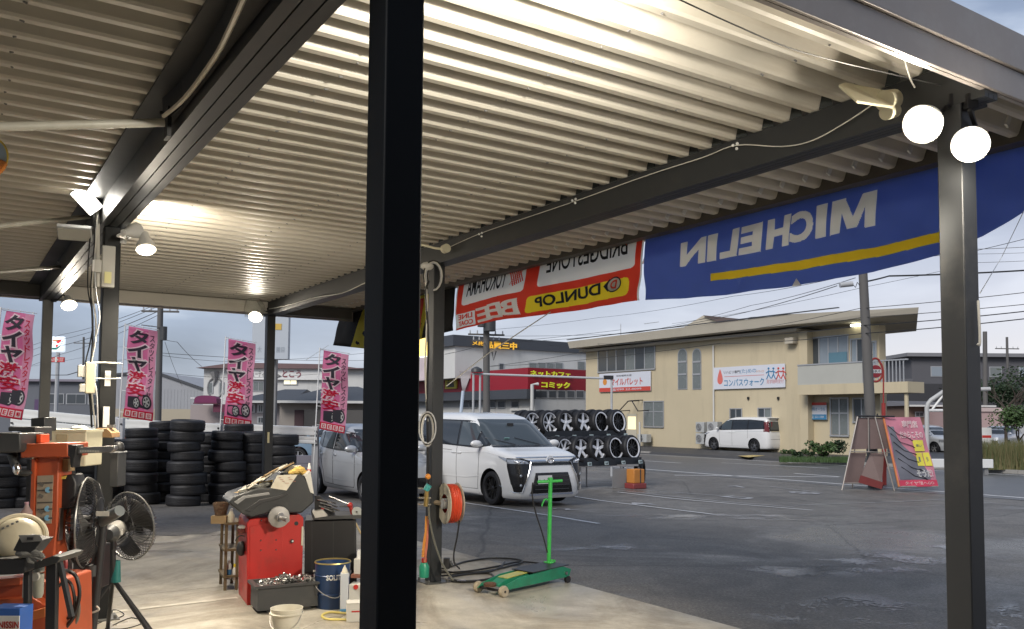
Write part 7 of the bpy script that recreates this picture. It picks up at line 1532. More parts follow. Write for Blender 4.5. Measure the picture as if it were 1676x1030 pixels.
# ---- black cabinet with tool tray right of the balancer
bo = GX(505, 7.75); bo.z = 0; t = thing('black_cabinet', 'black waist-high cabinet between the balancer and the near column', 'cabinet', bo, rad(12))
slab_px(t, 'body', ((497, 1040), (499, 852), (583, 852), (585, 1040)), 0, .4, black_plastic, bev=.006).name = 'body'
for ob in [c_ for c_ in t.children]: pass
slab_px(t, 'tray', ((509, 838), (512, 851), (592, 849), (592, 843), (513, 846)), -.05, .4, dark_grey); slab_px(t, 'tray_card', ((511, 838), (528, 835), (536, 845), (516, 848)), -.055, .2, dull_white)
for x in (510, 545, 580): slab_px(t, 'panel_edge', ((x, 853), (x + 1, 853), (x + 1, 980), (x, 980)), -.004, .004, dark_grey)
tb = thing('tool_rack', 'black bracket with a red button holding chrome tools on the cabinet', 'tool rack', bo + Vector((0, 0, 0)), rad(12)); slab_px(tb, 'bracket', ((515, 812), (524, 812), (535, 822), (545, 834), (548, 842), (532, 845), (515, 840)), .05, .05, black_plastic, bev=.004); part('red_button', MB().cyl(LP(tb, 528, 833, .03), LP(tb, 528, 833, .05), .014, n=14), red_paint, tb)
for (a_, b_) in (((520, 818), (550, 824)), ((524, 823), (552, 830)), ((530, 829), (556, 836)), ((522, 828), (548, 838))): part('socket_bar', MB().cyl(LP(tb, *a_, .04), LP(tb, *b_, .0), .008, n=8), chrome, tb)
tb = thing('air_gun', 'red air gun with chrome arms and tan hose on the black cabinet', 'air gun', bo + Vector((0, 0, 0)), rad(12)); part('grip', MB().cyl(LP(tb, 573, 826, .05), LP(tb, 578, 847, .05), .018, .014, n=10), red_paint, tb); part('head', MB().ball(LP(tb, 573, 827, .05), .026, 10), red_paint, tb)
for (a_, b_) in (((572, 826), (538, 812)), ((570, 829), (556, 829)), ((555, 820), (538, 813))): part('chrome_arm', MB().cyl(LP(tb, *a_, .05), LP(tb, *b_, .02), .008, .006, n=8), chrome, tb)
part('hose', MB().tube(smooth_path([LP(tb, *p, .04) for p in ((578, 846), (583, 858), (590, 872), (600, 890))]), .008, 6), M('hose_tan', (.55, .42, .22), .5), tb)
tb = thing('clear_disc', 'translucent grey disc leaning at the end of the cabinet tray', 'disc', P(584, 838, 7.8)); part('disc', MB().cyl((0, 0, 0), (0, .01, 0), .045, n=24), M('disc_grey', (.35, .37, .36), .2, 0, 0), tb); part('hub', MB().cyl((0, -.01, 0), (0, 0, 0), .01, n=10), chrome, tb)
# ---- trough full of wheel weights
to = G(421, 1007); to.z = 0; t = thing('weights_trough', 'dark grey rectangular trough brim full of crumpled lead wheel weights', 'trough', to, rad(27)); tw, td, th = .52, .30, .21
mb = MB(); f_ = .025
for (x0, y0, x1, y1) in ((0, 0, tw, .018), (0, td - .018, tw, td), (0, .018, .018, td - .018), (tw - .018, .018, tw, td - .018)): mb.box2((x0, y0, .03), (x1, y1, th))
mb.box2((.018, .018, .03), (tw - .018, td - .018, .05)); part('box', mb, dark_grey, t)
mb = MB()
for (x0, y0, x1, y1) in ((-f_, -f_, tw + f_, .012), (-f_, td - .012, tw + f_, td + f_), (-f_, .012, .012, td - .012), (tw - .012, .012, tw + f_, td - .012)): mb.box2((x0, y0, th), (x1, y1, th + .02))
part('rim', mb, dark_grey, t)
for x in (.08, tw - .14): part('foot', MB().box2((x, .02, .002), (x + .06, td - .02, .03)), black_plastic, t)
for mi, (m_, nn) in enumerate(((steel, 260), (chrome, 120), (M('lead_dark', (.10, .10, .095), .45, .6, .3, 20), 260))):
    mb = MB(); rnd = random.Random(20 + mi)
    for i in range(nn):
        x, y = rnd.uniform(.04, tw - .04), rnd.uniform(.03, td - .03); hh = .055 * (1 - ((x - tw * .55) / (tw * .5)) ** 2) * (.7 + .3 * sin(x * 30)) + rnd.uniform(-.012, .012)
        mb.box((x, y, th - .01 + max(0, hh)), (rnd.uniform(.02, .06), rnd.uniform(.008, .016), rnd.uniform(.004, .012)), rnd.uniform(0, 6), rnd.uniform(-.8, .8), rnd.uniform(-.8, .8))
    ob = part('wheel_weights', mb, m_, t, smooth=False); ob['kind'] = 'stuff'
part('fill', MB().box2((.02, .02, .05), (tw - .02, td - .02, th - .01)), M('lead_dark', (.1, .1, .095)), t)
# ---- pail, cartridge, boxes, white bucket, hose
po = GX(549, 7.35); po.z = 0; t = thing('steel_pail', 'navy blue open steel pail with white lettering and wire handle', 'pail', po); nv = M('pail_navy', (.015, .045, .13), .35, .1, .1, 5, dirt=((.05, .07, .1), .3))
part('body', MB().lathe([(.0001, .003), (.135, .003), (.138, .01), (.146, .36), (.150, .375), (.145, .378), (.142, .36), (.132, .02), (.0001, .02)], n=40), nv, t)
for z in (.12, .27): part('swage_ring', MB().lathe([(.1415 + z * .02, z), (.1455 + z * .02, z + .005), (.1415 + z * .02, z + .01)], n=40), nv, t)
part('rim', MB().lathe([(.145, .368), (.153, .374), (.150, .384), (.142, .380)], n=40, closed=True), M('pail_rim_gold', (.40, .32, .12), .35, .6, .1, 8), t)
part('handle', MB().tube(smooth_path([(-.15, -.02, .30), (-.12, -.12, .20), (-.02, -.17, .13), (.08, -.15, .11), (.13, -.08, .2), (.15, -.02, .30)]), .004, 6), steel, t)
for sx in (-1, 1): part('handle_lug', MB().cyl((sx * .14, -.03, .30), (sx * .158, -.035, .30), .014, n=10), steel, t)
mb = MB(); text_mb(mb, 'SOLITE', lambda u, v: ((.1445) * sin(-.15 + u * 1.0), -.1475 * cos(-.15 + u * 1.0) - .001, .245 + .045 * v), .03); part('lettering', mb, white_paint, t, smooth=False, fix=False)
part('oil', MB().cyl((0, 0, .26), (0, 0, .265), .138, n=30), M('oil_amber', (.12, .08, .02), .15), t)
co = G(563, 1003); co.z = 0; t = thing('sealant_box', 'tall white carton with a blue foot standing before the pail', 'carton', co, .15); part('carton', MB().box2((-.032, -.03, .035), (.032, .03, .32)), M('carton_pale', (.50, .53, .58), .5), t, bev=.003); part('blue_foot', MB().box2((-.0325, -.0305, .002), (.0325, .0305, .035)), M('carton_blue', (.08, .25, .45), .5), t); part('nozzle', MB().lathe([(.028, .32), (.02, .35), (.008, .37), (.004, .385)], n=12), M('bottle_cream', (.55, .52, .42)), t)
bo2 = G(588, 1019); bo2.z = 0; t = thing('white_carton', 'white carton with red marks at the foot of the near column', 'carton', bo2, .2); part('box', MB().box2((-.10, 0, .003), (.08, .14, .15)), dull_white, t, bev=.004); part('red_mark', MB().box2((-.06, -.003, .08), (.05, -.0005, .09)), red_paint, t); part('flap', MB().box((-.01, .02, .155), (.18, .05, .006), rx=.3), dull_white, t)
t = thing('white_carton', 'taller white carton behind it with a red cap end', 'carton', G(586, 999) * 1.0, -.1); t.location.z = 0; part('box', MB().box2((-.08, 0, .003), (.08, .12, .21)), dull_white, t, bev=.004); part('red_end', MB().cyl((-.02, -.012, .19), (-.02, .01, .19), .02, n=12), red_paint, t)
t = thing('stacked_cartons', 'pale cartons on a brown shelf just left of the near column', 'carton', P(590, 930, 7.7)); part('upper_carton', MB().box((0, 0, .02), (.10, .1, .13)), dull_white, t, bev=.003); part('shelf_board', MB().box((.02, 0, -.06), (.18, .16, .025)), M('shelf_red_brown', (.22, .09, .06), .6), t); part('small_pack', MB().box((-.0, .02, .12), (.06, .06, .07)), white_paint, t); part('leg', MB().box((.02, 0, -.3), (.03, .03, .46)), M('shelf_red_brown', (.22, .09, .06)), t)
wo = GX(476, 6.42); wo.z = 0; t = thing('white_bucket', 'small grubby white plastic bucket in front of the trough', 'bucket', wo); wp = M('bucket_white', (.60, .57, .48), .5, 0, .06, 5, dirt=((.35, .3, .2), .4)); part('shell', MB().lathe([(.0001, .003), (.088, .003), (.106, .15), (.122, .152), (.124, .16), (.110, .165), (.118, .195), (.112, .195), (.108, .17), (.084, .012), (.0001, .012)], n=36), wp, t); part('handle', MB().tube(smooth_path([(-.118, 0, .17), (-.09, -.09, .08), (0, -.125, .05), (.09, -.09, .09), (.118, 0, .17)]), .003, 5), steel, t)
t = tag(part('yellow_hose', MB().tube(smooth_path([G(590, 1010) + Vector((0, 0, .012)), G(560, 1006) + Vector((0, 0, .012)), G(538, 1005) + Vector((0, 0, .012)), G(527, 1010) + Vector((0, 0, .012)), G(535, 1016) + Vector((0, 0, .012)), G(560, 1017) + Vector((0, 0, .012)), G(590, 1018) + Vector((0, 0, .012))], 6), .010, 8), M('hose_yellow', (.60, .50, .16), .45)), 'yellow hose looped on the floor by the white carton', 'hose')
# ---- green trolley jack
A_, B_ = G(803, 974), G(914, 951); A_.z = B_.z = 0; d = (B_ - A_); jl = d.length; t = thing('trolley_jack', 'green low profile trolley jack with its long handle upright', 'jack', A_, atan2(d.y, d.x)); jg = M('jack_green', (.015, .20, .11), .4, 0, .15, 6, dirt=((.03, .05, .03), .5)); jb = M('jack_bright_green', (.06, .52, .10), .4, 0, .08, 5, dirt=((.05, .2, .05), .3))
hw = .13
for y in (-hw, hw): part('side_plate', MB().prism([(-.04, .05), (.05, .05), (jl, .06), (jl + .03, .13), (jl - .1, .17), (.25, .14), (.02, .09)], y - .006, y + .006, 'y'), jg, t, bev=.002)
part('lift_arm', MB().prism([(.02, .08), (.14, .13), (jl - .15, .15), (jl - .2, .10), (.1, .06)], -.06, .06, 'y'), jg, t, bev=.004); part('top_plate', MB().box((.3, 0, .145), (.30, .12, .006), ry=-.06), M('plate_yellow_green', (.42, .42, .10), .4), t); part('rubber_mat', MB().box((jl * .72, .0, .168), (jl * .55, hw * 2.1, .008), ry=-.02), black_plastic, t)
part('saddle', MB().lathe([(.0001, .08), (.055, .08), (.06, .105), (.052, .11), (.045, .098), (.0001, .098)], c=(-.01, 0, .0), n=24), M('saddle_rust', (.10, .05, .03), .6), t)
for y in (-hw - .03, hw + .03): part('front_wheel', MB().lathe([(.012, -.022), (.045, -.022), (.052, -.01), (.052, .01), (.045, .022), (.012, .022)], c=(.0, y, .052), axis=(0, 1, 0), n=24), M('wheel_cream', (.35, .30, .22), .5, 0, .2, 9), t); 
part('axle', MB().cyl((0, -hw - .05, .052), (0, hw + .05, .052), .012, n=8), black_plastic, t)
for y in (-hw, hw): part('caster', MB().cyl((jl - .02, y - .015, .035), (jl - .02, y + .015, .035), .034, n=18), black_plastic, t)
hb = local(t, P(898, 932, B_.y)); ht = local(t, P(901, 786, B_.y - .05)); part('handle_tube', MB().cyl(hb, ht, .020, n=14), jb, t); tl, tr_ = local(t, P(880, 789, B_.y - .08)), local(t, P(920, 787, B_.y - .02)); part('grip_bar', MB().cyl(tl, tr_, .015, n=12), jb, t); part('grip_collar', MB().cyl(ht - Vector((0, 0, .02)), ht + Vector((0, 0, .025)), .024, n=12), jb, t)
part('hook', MB().tube(smooth_path([local(t, P(x, y, B_.y - .04)) for x, y in ((899, 820), (893, 817), (889, 822), (887, 829))]), .008, 6), jb, t); part('yoke', MB().box(hb + Vector((0, 0, .03)), (.05, .09, .09)), jb, t, bev=.004); part('pedal', MB().box(hb + Vector((.05, -.0, .05)), (.02, .05, .08), ry=.5), jb, t)
for y in (-.05, .05): part('pivot_bolt', MB().cyl((jl - .05, y - .1 * (1 if y < 0 else -1), .10), (jl - .05, y, .10), .016, n=10), steel, t)
tag(part('jack_hose', MB().tube(smooth_path([P(x, y, 8.35) for x, y in ((872, 790), (871, 810), (877, 840), (886, 868), (893, 893), (896, 905))]), .007, 6), cable_black), 'thin black hose hanging beside the jack handle', 'hose')
# ---- hose reel and gear on the middle column
CC = W(CB[1], CA[1]); t = thing('hose_reel', 'red air hose reel bracketed to the right side of the middle column', 'hose reel', P(738, 824, CC.y - .12)); ax = Vector((.90, .42, 0)).normalized()
hr = M('hose_red', (.60, .07, .03), .4, 0, .1, 6); part('hose_coil', MB().lathe([(.10, -.05), (.165, -.055), (.185, -.04), (.175, -.03), (.187, -.018), (.177, -.008), (.188, .002), (.178, .012), (.187, .024), (.176, .034), (.18, .046), (.10, .05)], axis=ax, n=40), hr, t)
for s_ in (-1, 1): part('flange', MB().lathe([(.09, s_ * .060), (.188, s_ * .062), (.196, s_ * .066), (.188, s_ * .072), (.09, s_ * .066)], axis=ax, n=40, closed=True), M('reel_cream', (.50, .47, .38), .45), t)
part('hub', MB().cyl(-ax * .09, ax * .04, .05, n=18), light_grey, t); k = CC - Vector(t.location); part('bracket', MB().cyl(-ax * .05, Vector((k.x - .05, k.y, 0)), .024, n=8), M('bracket_tan', (.25, .20, .14), .5, .3), t)
tag(part('air_hose', MB().tube(smooth_path([P(752, 852, 8.2), P(748, 880, 8.2), P(743, 905, 8.2), P(744, 922, 8.15), G(752, 932) + Vector((0, 0, .01))]), .008, 6), cable_black), 'black air hose dropping from the reel to the floor', 'hose')
def floor_hose(label, pts, r=.010, m_=cable_black): tag(part('floor_hose', MB().tube(smooth_path([G(x, y) + Vector((0, 0, r + .004)) for x, y in pts], 6), r, 6), m_), label, 'hose')
floor_hose('black hose looping from the middle column towards the jack, farther one', ((700, 925), (725, 933), (760, 922), (800, 916), (842, 917), (855, 922), (830, 930), (790, 938), (750, 940), (715, 935)))
floor_hose('black hose running right to the jack handle foot', ((705, 940), (760, 938), (810, 930), (850, 922), (893, 926), (905, 932)))
floor_hose('black hose coiled in front of the middle column', ((720, 945), (765, 942), (800, 941), (806, 948), (780, 953), (750, 953), (735, 948), (760, 943), (800, 938), (820, 930), (826, 922)))
floor_hose('dark hose from the column foot curling to its coupling', ((704, 930), (718, 945), (740, 954), (770, 955), (795, 951)), .011)
tag(part('hose_coupling', MB().cyl(G(748, 955) + Vector((0, 0, .016)), G(762, 954) + Vector((0, 0, .016)), .014, n=10), chrome), 'bright metal coupling on the floor hose', 'coupling')
tag(part('tape_curve', MB().tube(smooth_path([P(x, y, 8.2) for x, y in ((701, 812), (703, 850), (712, 890), (725, 925), (742, 950))]), .010, 6), M('hose_grey_green', (.12, .12, .10), .5)), 'grey hose curving down the front of the middle column', 'hose')
for (lab, m_, xs, r) in (('orange cable hanging left of the middle column', M('cable_orange', (.6, .25, .05), .5), ((698, 845), (697, 870), (694, 890), (692, 912)), .014), ('pinkish red cable hanging beside the orange one', M('cable_coral', (.5, .16, .1), .5), ((700, 850), (699, 885), (695, 920)), .012), ('pale cable hanging high on the middle column', cable_white, ((697, 450), (699, 520), (696, 600), (700, 690)), .010), ('black cable hanging high on the middle column', cable_black, ((702, 460), (697, 480), (701, 560), (699, 660), (702, 800)), .012)):
    tag(part('hanging_cable', MB().tube(smooth_path([P(x, y, 8.25) for x, y in xs]), r, 6), m_), lab, 'cable')
t = thing('cable_coil', 'coiled grey cable hooked at mid height on the middle column', 'cable', P(700, 695, 8.2))
for i in range(4): part('loop', MB().tube([(.05 * cos(a) * (1 + .2 * i) + .0, -.01 * i, .15 * sin(a) - .06 + .01 * i) for a in [j * pi / 9 for j in range(18)]], .008, 5, closed=True), (light_grey, cable_white, black_plastic, light_grey)[i], t)
t = thing('cable_tangle', 'tangle of wires with a pale hood at the top of the middle column', 'cable', P(704, 436, 8.2))
part('hood', MB().ball((-.03, 0, 0), .06, 10, (1.1, .8, .7)), dull_white, t)
for i in range(4): part('loop', MB().tube([(.035 + (.06 + .012 * i) * cos(a), -.01 * i, -.10 + (.12 + .01 * i) * sin(a)) for a in [j * pi / 8 for j in range(-4, 10)]], .006, 5), (cable_black, light_grey, cable_white, cable_black)[i], t)
t = thing('air_regulator', 'brass and teal air valve cluster left of the middle column', 'valve', P(697, 808, 8.15)); part('teal_valve', MB().cyl((-.0, 0, .03), (.03, 0, .08), .03, n=12), M('valve_teal', (.05, .30, .30), .4), t)
part('brass_body', MB().cyl((.0, 0, -.12), (.01, 0, .03), .022, n=12), M('brass', (.45, .32, .12), .3, .8), t); part('orange_knob', MB().ball((.02, -.02, .16), .028, 10), M('knob_orange', (.65, .25, .04), .4), t)
for z in (-.10, -.04, .05): part('chrome_arm', MB().cyl((-.07, 0, z), (.05, 0, z), .010, n=8), chrome, t)
t = thing('green_bottle', 'green plastic bottle on the floor against the middle column', 'bottle', P(694, 938, 8.3)); part('body', MB().lathe([(.0001, -.04), (.045, -.04), (.05, .06), (.03, .10)], n=16), M('bottle_green', (.02, .25, .15), .35), t); part('cap', MB().cyl((0, 0, .10), (0, 0, .14), .026, n=12), red_paint, t)
t = thing('power_box', 'small black outlet box low on the right side of the middle column', 'switch box', P(731, 922, 8.35)); part('box', MB().box((0, 0, 0), (.06, .06, .10)), black_plastic, t, bev=.005); part('plug', MB().cyl((.03, 0, .02), (.05, 0, -.03), .016, n=8), dark_grey, t)
# ---- orange tyre changer at the left
to = GX(75, 5.35); to.z = 0; t = thing('tyre_changer', 'orange tyre changer column with instruction label and grey arm boxes', 'tyre changer', to)
slab_px(t, 'tower', ((56, 748), (96, 745), (93, 862), (88, 905), (80, 1010), (48, 1010), (50, 900), (52, 850)), 0, .17, orange_paint, bev=.006); slab_px(t, 'tower_edge', ((52, 752), (57, 749), (55, 850), (52, 905), (48, 905), (49, 850)), -.02, .02, orange_paint)
slab_px(t, 'cross_head', ((33, 727), (111, 725), (111, 748), (33, 750)), -.05, .26, orange_paint, bev=.008); slab_px(t, 'small_plate', ((59, 711), (67, 711), (67, 725), (59, 725)), .05, .1, M('plate_vermilion', (.65, .10, .03), .45), bev=.003)
lb = slab_px(t, 'instruction_label', ((61, 779), (87, 778), (84, 857), (58, 858)), -.006, .004, M('label_tan', (.36, .31, .24), .5, 0, .2, 12)); 
for (y, m_) in ((802, 0), (822, 0), (833, 1), (848, 1), (790, 1)): slab_px(t, 'label_rule', ((61, y), (86, y - 1), (86, y + 1.4), (61, y + 2.4)), -.009, .002, M('label_line', (.10, .09, .08)))
for (x, y) in ((79, 802), (78, 833), (78, 848)): part('blue_symbol', MB().cyl(LP(t, x, y, -.010), LP(t, x, y, -.006), .018, n=16), M('label_blue', (.12, .28, .42), .5), t)
for (x, y) in ((68, 793), (67, 812), (67, 838), (68, 850)): part('grey_symbol', MB().box(LP(t, x, y, -.009), (.028, .002, .02), ry=.5), M('label_grey', (.16, .15, .13), .5), t)
slab_px(t, 'arm_box', ((0, 709), (32, 709), (33, 735), (29, 741), (-30, 741), (-30, 709)), -.12, .28, dark_grey, bev=.008); slab_px(t, 'arm_box', ((13, 699), (58, 699), (58, 723), (34, 723), (34, 706), (13, 706)), .1, .2, dark_grey, bev=.006); slab_px(t, 'arm_box', ((50, 685), (73, 683), (73, 706), (50, 706)), .3, .15, charcoal, bev=.006)
slab_px(t, 'scale_arm', ((117, 733), (187, 730), (187, 736), (180, 741), (117, 743)), -.03, .05, steel, bev=.003); slab_px(t, 'clamp_block', ((111, 728), (126, 729), (124, 742), (121, 752), (119, 766), (115, 765), (114, 748), (110, 746)), -.045, .09, black_plastic, bev=.004)
for i in range(12): slab_px(t, 'scale_tick', ((131 + i * 2.7, 737), (132 + i * 2.7, 737), (132 + i * 2.7, 740), (131 + i * 2.7, 740)), -.034, .003, dull_white)
part('mount_arm', MB().tube([LP(t, 20, 745, 0), LP(t, 24, 760, -.02), LP(t, 30, 772, -.03)], [.03, .025, .02], 10), dark_grey, t); part('chrome_head', MB().ball(LP(t, 28, 768, -.05), .026, 10, (1, 1, 1.4)), chrome, t); part('duck_head', MB().ball(LP(t, 40, 774, -.03), .035, 10, (1.4, .8, .6)), dark_grey, t)
slab_px(t, 'back_bar', ((44, 752), (50, 752), (47, 890), (40, 890)), .1, .05, charcoal); slab_px(t, 'turret', ((97, 750), (112, 751), (112, 772), (97, 772)), .05, .08, card, bev=.003); slab_px(t, 'dark_motor', ((96, 780), (118, 776), (124, 790), (122, 832), (97, 835)), .05, .14, black_plastic, bev=.01); slab_px(t, 'chrome_strip', ((95, 832), (99, 832), (97, 885), (93, 885)), .02, .04, steel)
slab_px(t, 'yellow_clip', ((97, 781), (108, 779), (106, 784), (97, 785)), .04, .03, M('clip_yellow', (.6, .5, .1), .5))
# cream box and things by the wiring column
t = thing('cream_cabinet', 'grubby cream metal box mounted beside the wiring column', 'box', P(111, 733, 6.2)); k = 6.2 / F_PX; part('case', MB().box((0, 0, 0), (86 * k, .25, 57 * k)), beige_plastic, t, bev=.008); part('lid_edge', MB().box((0, -.003, 28 * k), (88 * k, .26, 4 * k)), beige_plastic, t); part('tape_patch', MB().box((5 * k, -.128, 17 * k), (18 * k, .003, 11 * k), ry=.05), M('tape_tan', (.45, .38, .24), .6), t); part('tape_patch', MB().box((-28 * k, -.128, 18 * k), (14 * k, .003, 9 * k), ry=-.05), M('tape_tan', (.45, .38, .24), .6), t)
part('stand', MB().box((0, .05, -.75), (.05, .05, 1.26)), charcoal, t)
t = thing('white_dome', 'small white dome lid on top of the cream box', 'lid', P(130, 704, 6.2)); part('dome', MB().lathe([(.06, 0), (.055, .018), (.03, .03), (.0001, .033)], n=24), dull_white, t); part('button', MB().cyl((0, 0, .03), (0, 0, .04), .01, n=10), dark_grey, t)
t = thing('tan_cap', 'tan curved wooden cap strapped to the wiring column at rail height', 'cap', P(172, 716, 6.55)); k = 6.55 / F_PX; part('block', MB().prism([(-17 * k, 0), (-16 * k, 9 * k), (-9 * k, 15 * k), (8 * k, 15 * k), (16 * k, 8 * k), (17 * k, 0)], -.06, .08, 'y'), M('wood_tan', (.30, .18, .09), .6), t, bev=.004); part('grey_stub', MB().box((10 * k, 0, 18 * k), (10 * k, .05, 5 * k)), mid_grey, t)
t = thing('side_locker', 'dark narrow locker with a brass edge right of the wiring column', 'locker', P(189, 768, 6.9)); k = 6.9 / F_PX; part('case', MB().box((0, 0, 0), (21 * k, .15, 55 * k)), dark_grey, t, bev=.005); part('brass_edge', MB().box((-9.5 * k, -.08, 0), (3 * k, .01, 54 * k)), M('brass_dull', (.30, .24, .10), .5, .4), t); part('top_edge', MB().box((2 * k, 0, 28 * k), (18 * k, .16, 2 * k)), light_grey, t)
t = thing('black_ball', 'black rounded helmet hung above the locker', 'helmet', P(194, 733, 6.9)); part('shell', MB().ball((0, 0, 0), .045, 14, (1, 1, 1.15)), black_plastic, t); part('glint', MB().cyl((-.035, -.03, -.02), (-.04, -.035, -.03), .01, n=8), chrome, t)
# ---- industrial fans
def fan(label, c, ax, R, stand, matg=M('fan_dark', (.03, .03, .032), .4, .3), nrad=64, mesh_r=.0024):
    t = thing('industrial_fan', label, 'fan', c); ax = Vector(ax).normalized(); u = ax.orthogonal().normalized(); u = Vector((-ax.y, ax.x, 0)).normalized(); w = ax.cross(u)
    for s_ in (-1, 1):
        mb = MB()
        for i in range(nrad):
            a = 2 * pi * i / nrad; e = u * cos(a) + w * sin(a); mb.tube([e * R * .18 + ax * s_ * .085, e * R * .6 + ax * s_ * .08, e * R * .92 + ax * s_ * .045, e * R + ax * s_ * .006], mesh_r, 3)
        g = part('guard_wires', mb, matg, t, fix=False); g['kind'] = 'stuff'
        part('guard_ring', MB().tube([(u * cos(a) + w * sin(a)) * R * .55 + ax * s_ * .082 for a in [i * pi / 20 for i in range(40)]], .003, 4, closed=True), matg, t)
        part('guard_hub', MB().cyl(ax * s_ * .08, ax * s_ * .092, R * .18, n=24), matg, t)
    part('rim', MB().tube([(u * cos(a) + w * sin(a)) * R for a in [i * pi / 24 for i in range(48)]], .006, 6, closed=True), M('fan_rim', (.25, .25, .24), .35, .6), t)
    for k_ in range(3):
        a0 = k_ * 2 * pi / 3 + .5; mb = MB()
        def bl(p, q):
            a = a0 + (p - .5) * (1.15 + .35 * q); r = R * (.14 + .76 * q); return (u * cos(a) + w * sin(a)) * r + ax * (p - .5) * .07
        mb.grid(bl, 8, 5); part('blade', mb, M('fan_blade', (.05, .05, .05), .45, .1), t, fix=False, solid=.003)
    part('blade_hub', MB().cyl(-ax * .03, ax * .03, R * .16, n=20), matg, t)
    return t, ax, u, w
fc = P(212, 861, 6.35); t, ax, u_, w_ = fan('round floor fan on a black tripod facing the tyre stacks', fc, (.42, .9, .05), .245, None)
m0 = -ax * .10; m1 = P(180, 874, 6.05) - fc; part('motor', MB().cyl(m0, m1 * .95, .058, .062, n=20), M('motor_grey', (.30, .29, .27), .4, .2, .1, 6), t); part('motor_cap', MB().cyl(m1 * .95, m1 * 1.12, .062, .04, n=20), dark_grey, t); part('rating_plate', MB().box(m1 * .72 + Vector((.045, -.045, .0)), (.05, .004, .035), rz=.8), dull_white, t)
hub = P(185, 948, 6.15) - fc; part('post', MB().cyl(m1 * .9, hub, .022, n=12), black_plastic, t); part('yoke', MB().box(m1 * .9 - Vector((0, 0, .07)), (.05, .05, .09)), black_plastic, t, bev=.005); part('teal_sleeve', MB().cyl(hub + Vector((.02, 0, -.02)), hub + Vector((.02, 0, .13)), .034, .026, n=14), M('sleeve_teal', (.02, .16, .15), .45), t)
for (x, y, Y) in ((105, 1040, 6.0), (262, 1042, 6.0), (250, 1036, 6.4), (176, 1030, 6.5)):
    f3 = P(x, y, Y) - fc; f3.z = -fc.z + .012; part('leg', MB().cyl(hub, f3, .015, n=8), black_plastic, t); part('rubber_foot', MB().ball(f3, .02, 8), black_plastic, t)
fc = P(141, 855, 5.6); t, ax, u_, w_ = fan('edge-on dark floor fan close behind the orange tyre changer', fc, (-.91, -.22, .0), .285, None)
part('motor', MB().cyl(-ax * .08, P(196, 836, 5.5) - fc, .042, .035, n=18), M('motor_blue_grey', (.20, .22, .23), .3, .3), t); part('rating_plate', MB().box(P(168, 841, 5.42) - fc, (.08, .004, .03)), dull_white, t); q = P(150, 930, 5.6) - fc; part('post', MB().cyl(-ax * .1, Vector((q.x, q.y, -fc.z + .02)), .03, n=12), black_plastic, t)
part('round_base', MB().lathe([(.0001, .0), (.2, .0), (.21, .02), (.05, .04)], c=(q.x, q.y, -fc.z + .004), n=28), black_plastic, t); part('collar', MB().cyl(q - Vector((0, 0, .05)), q + Vector((0, 0, .02)), .04, n=12), dark_grey, t)
t = thing('control_box', 'black control box on a post between the two fans', 'box', P(150, 925, 5.9)); k = 5.9 / F_PX; part('case', MB().box((0, 0, 0), (44 * k, .15, 70 * k)), black_plastic, t, bev=.01); part('post', MB().box((0, 0, -.35), (.05, .05, .42)), black_plastic, t); part('paper_tag', MB().box((-.0, -.079, -.19), (.03, .003, .05)), dull_white, t); part('knob', MB().cyl((.03, -.1, .05), (.03, -.075, .05), .02, n=12), chrome, t)
# ---- bottom left corner: stand with bead tank, regulator, boxes
bo = GX(60, 4.6); bo.z = 0; t = thing('machine_stand', 'black square tube stand carrying a tray at the bottom left corner', 'stand', bo)
slab_px(t, 'leg', ((75, 918), (92, 918), (88, 1100), (72, 1100)), 0, .04, black_plastic, bev=.004); slab_px(t, 'leg', ((38, 930), (47, 930), (45, 1100), (36, 1100)), 0, .04, black_plastic, bev=.004); slab_px(t, 'brace_leg', ((92, 918), (98, 918), (118, 1010), (112, 1012)), .02, .03, dark_grey)
slab_px(t, 'table_top', ((30, 930), (86, 910), (100, 912), (92, 922), (40, 938)), -.03, .25, dark_grey, bev=.004); slab_px(t, 'front_tray', ((-30, 916), (41, 914), (41, 936), (33, 940), (-30, 943)), -.12, .12, black_plastic, bev=.006)
t = thing('bead_tank', 'cream round air tank with a rolled rim lying on the corner stand', 'tank', P(30, 885, 4.75)); k = 4.75 / F_PX; ax = Vector((.35, -.8, .55)).normalized()
part('bowl', MB().lathe([(.0001, .10), (.07, .095), (.11, .06), (.13, .0), (.12, -.08), (.0001, -.1)], axis=ax, n=36), M('tank_cream', (.62, .56, .42), .35, 0, .05, 4, dirt=((.4, .32, .2), .3)), t); part('rolled_rim', MB().tube([v for v in [ax * .03 + (ax.orthogonal().normalized() * cos(a) + ax.cross(ax.orthogonal().normalized()) * sin(a)) * .135 for a in [i * pi / 18 for i in range(36)]]], .014, 8, closed=True), M('tank_cream', (.62, .56, .42)), t)
for i in range(4): part('printed_mark', MB().box(ax * .08 + Vector((-.06 + .025 * i, -.03, .035 + .012 * i)), (.014, .004, .010), ry=-.4), mid_grey, t)
t = thing('grey_wedge_box', 'black box with a grey sloping lid in front of the cream tank', 'box', P(51, 888, 4.5)); k = 4.5 / F_PX
part('body', MB().prism([(-24 * k, -12 * k), (-14 * k, 10 * k), (22 * k, 5 * k), (6 * k, -17 * k)], -.03, .09, 'y'), black_plastic, t, bev=.004); part('lid', MB().prism([(-15 * k, 13 * k), (19 * k, 14 * k), (25 * k, 4 * k), (-9 * k, 1 * k)], -.036, -.028, 'y'), mid_grey, t, bev=.002); part('latch', MB().box((5 * k, -.04, 8 * k), (9 * k, .008, 4 * k)), black_plastic, t)
t = thing('grey_glove', 'grey work glove draped on the corner stand', 'glove', P(52, 908, 4.5)); gl = M('glove_grey', (.20, .20, .19), .85, 0, .25, 10, bump=.6); k = 4.5 / F_PX
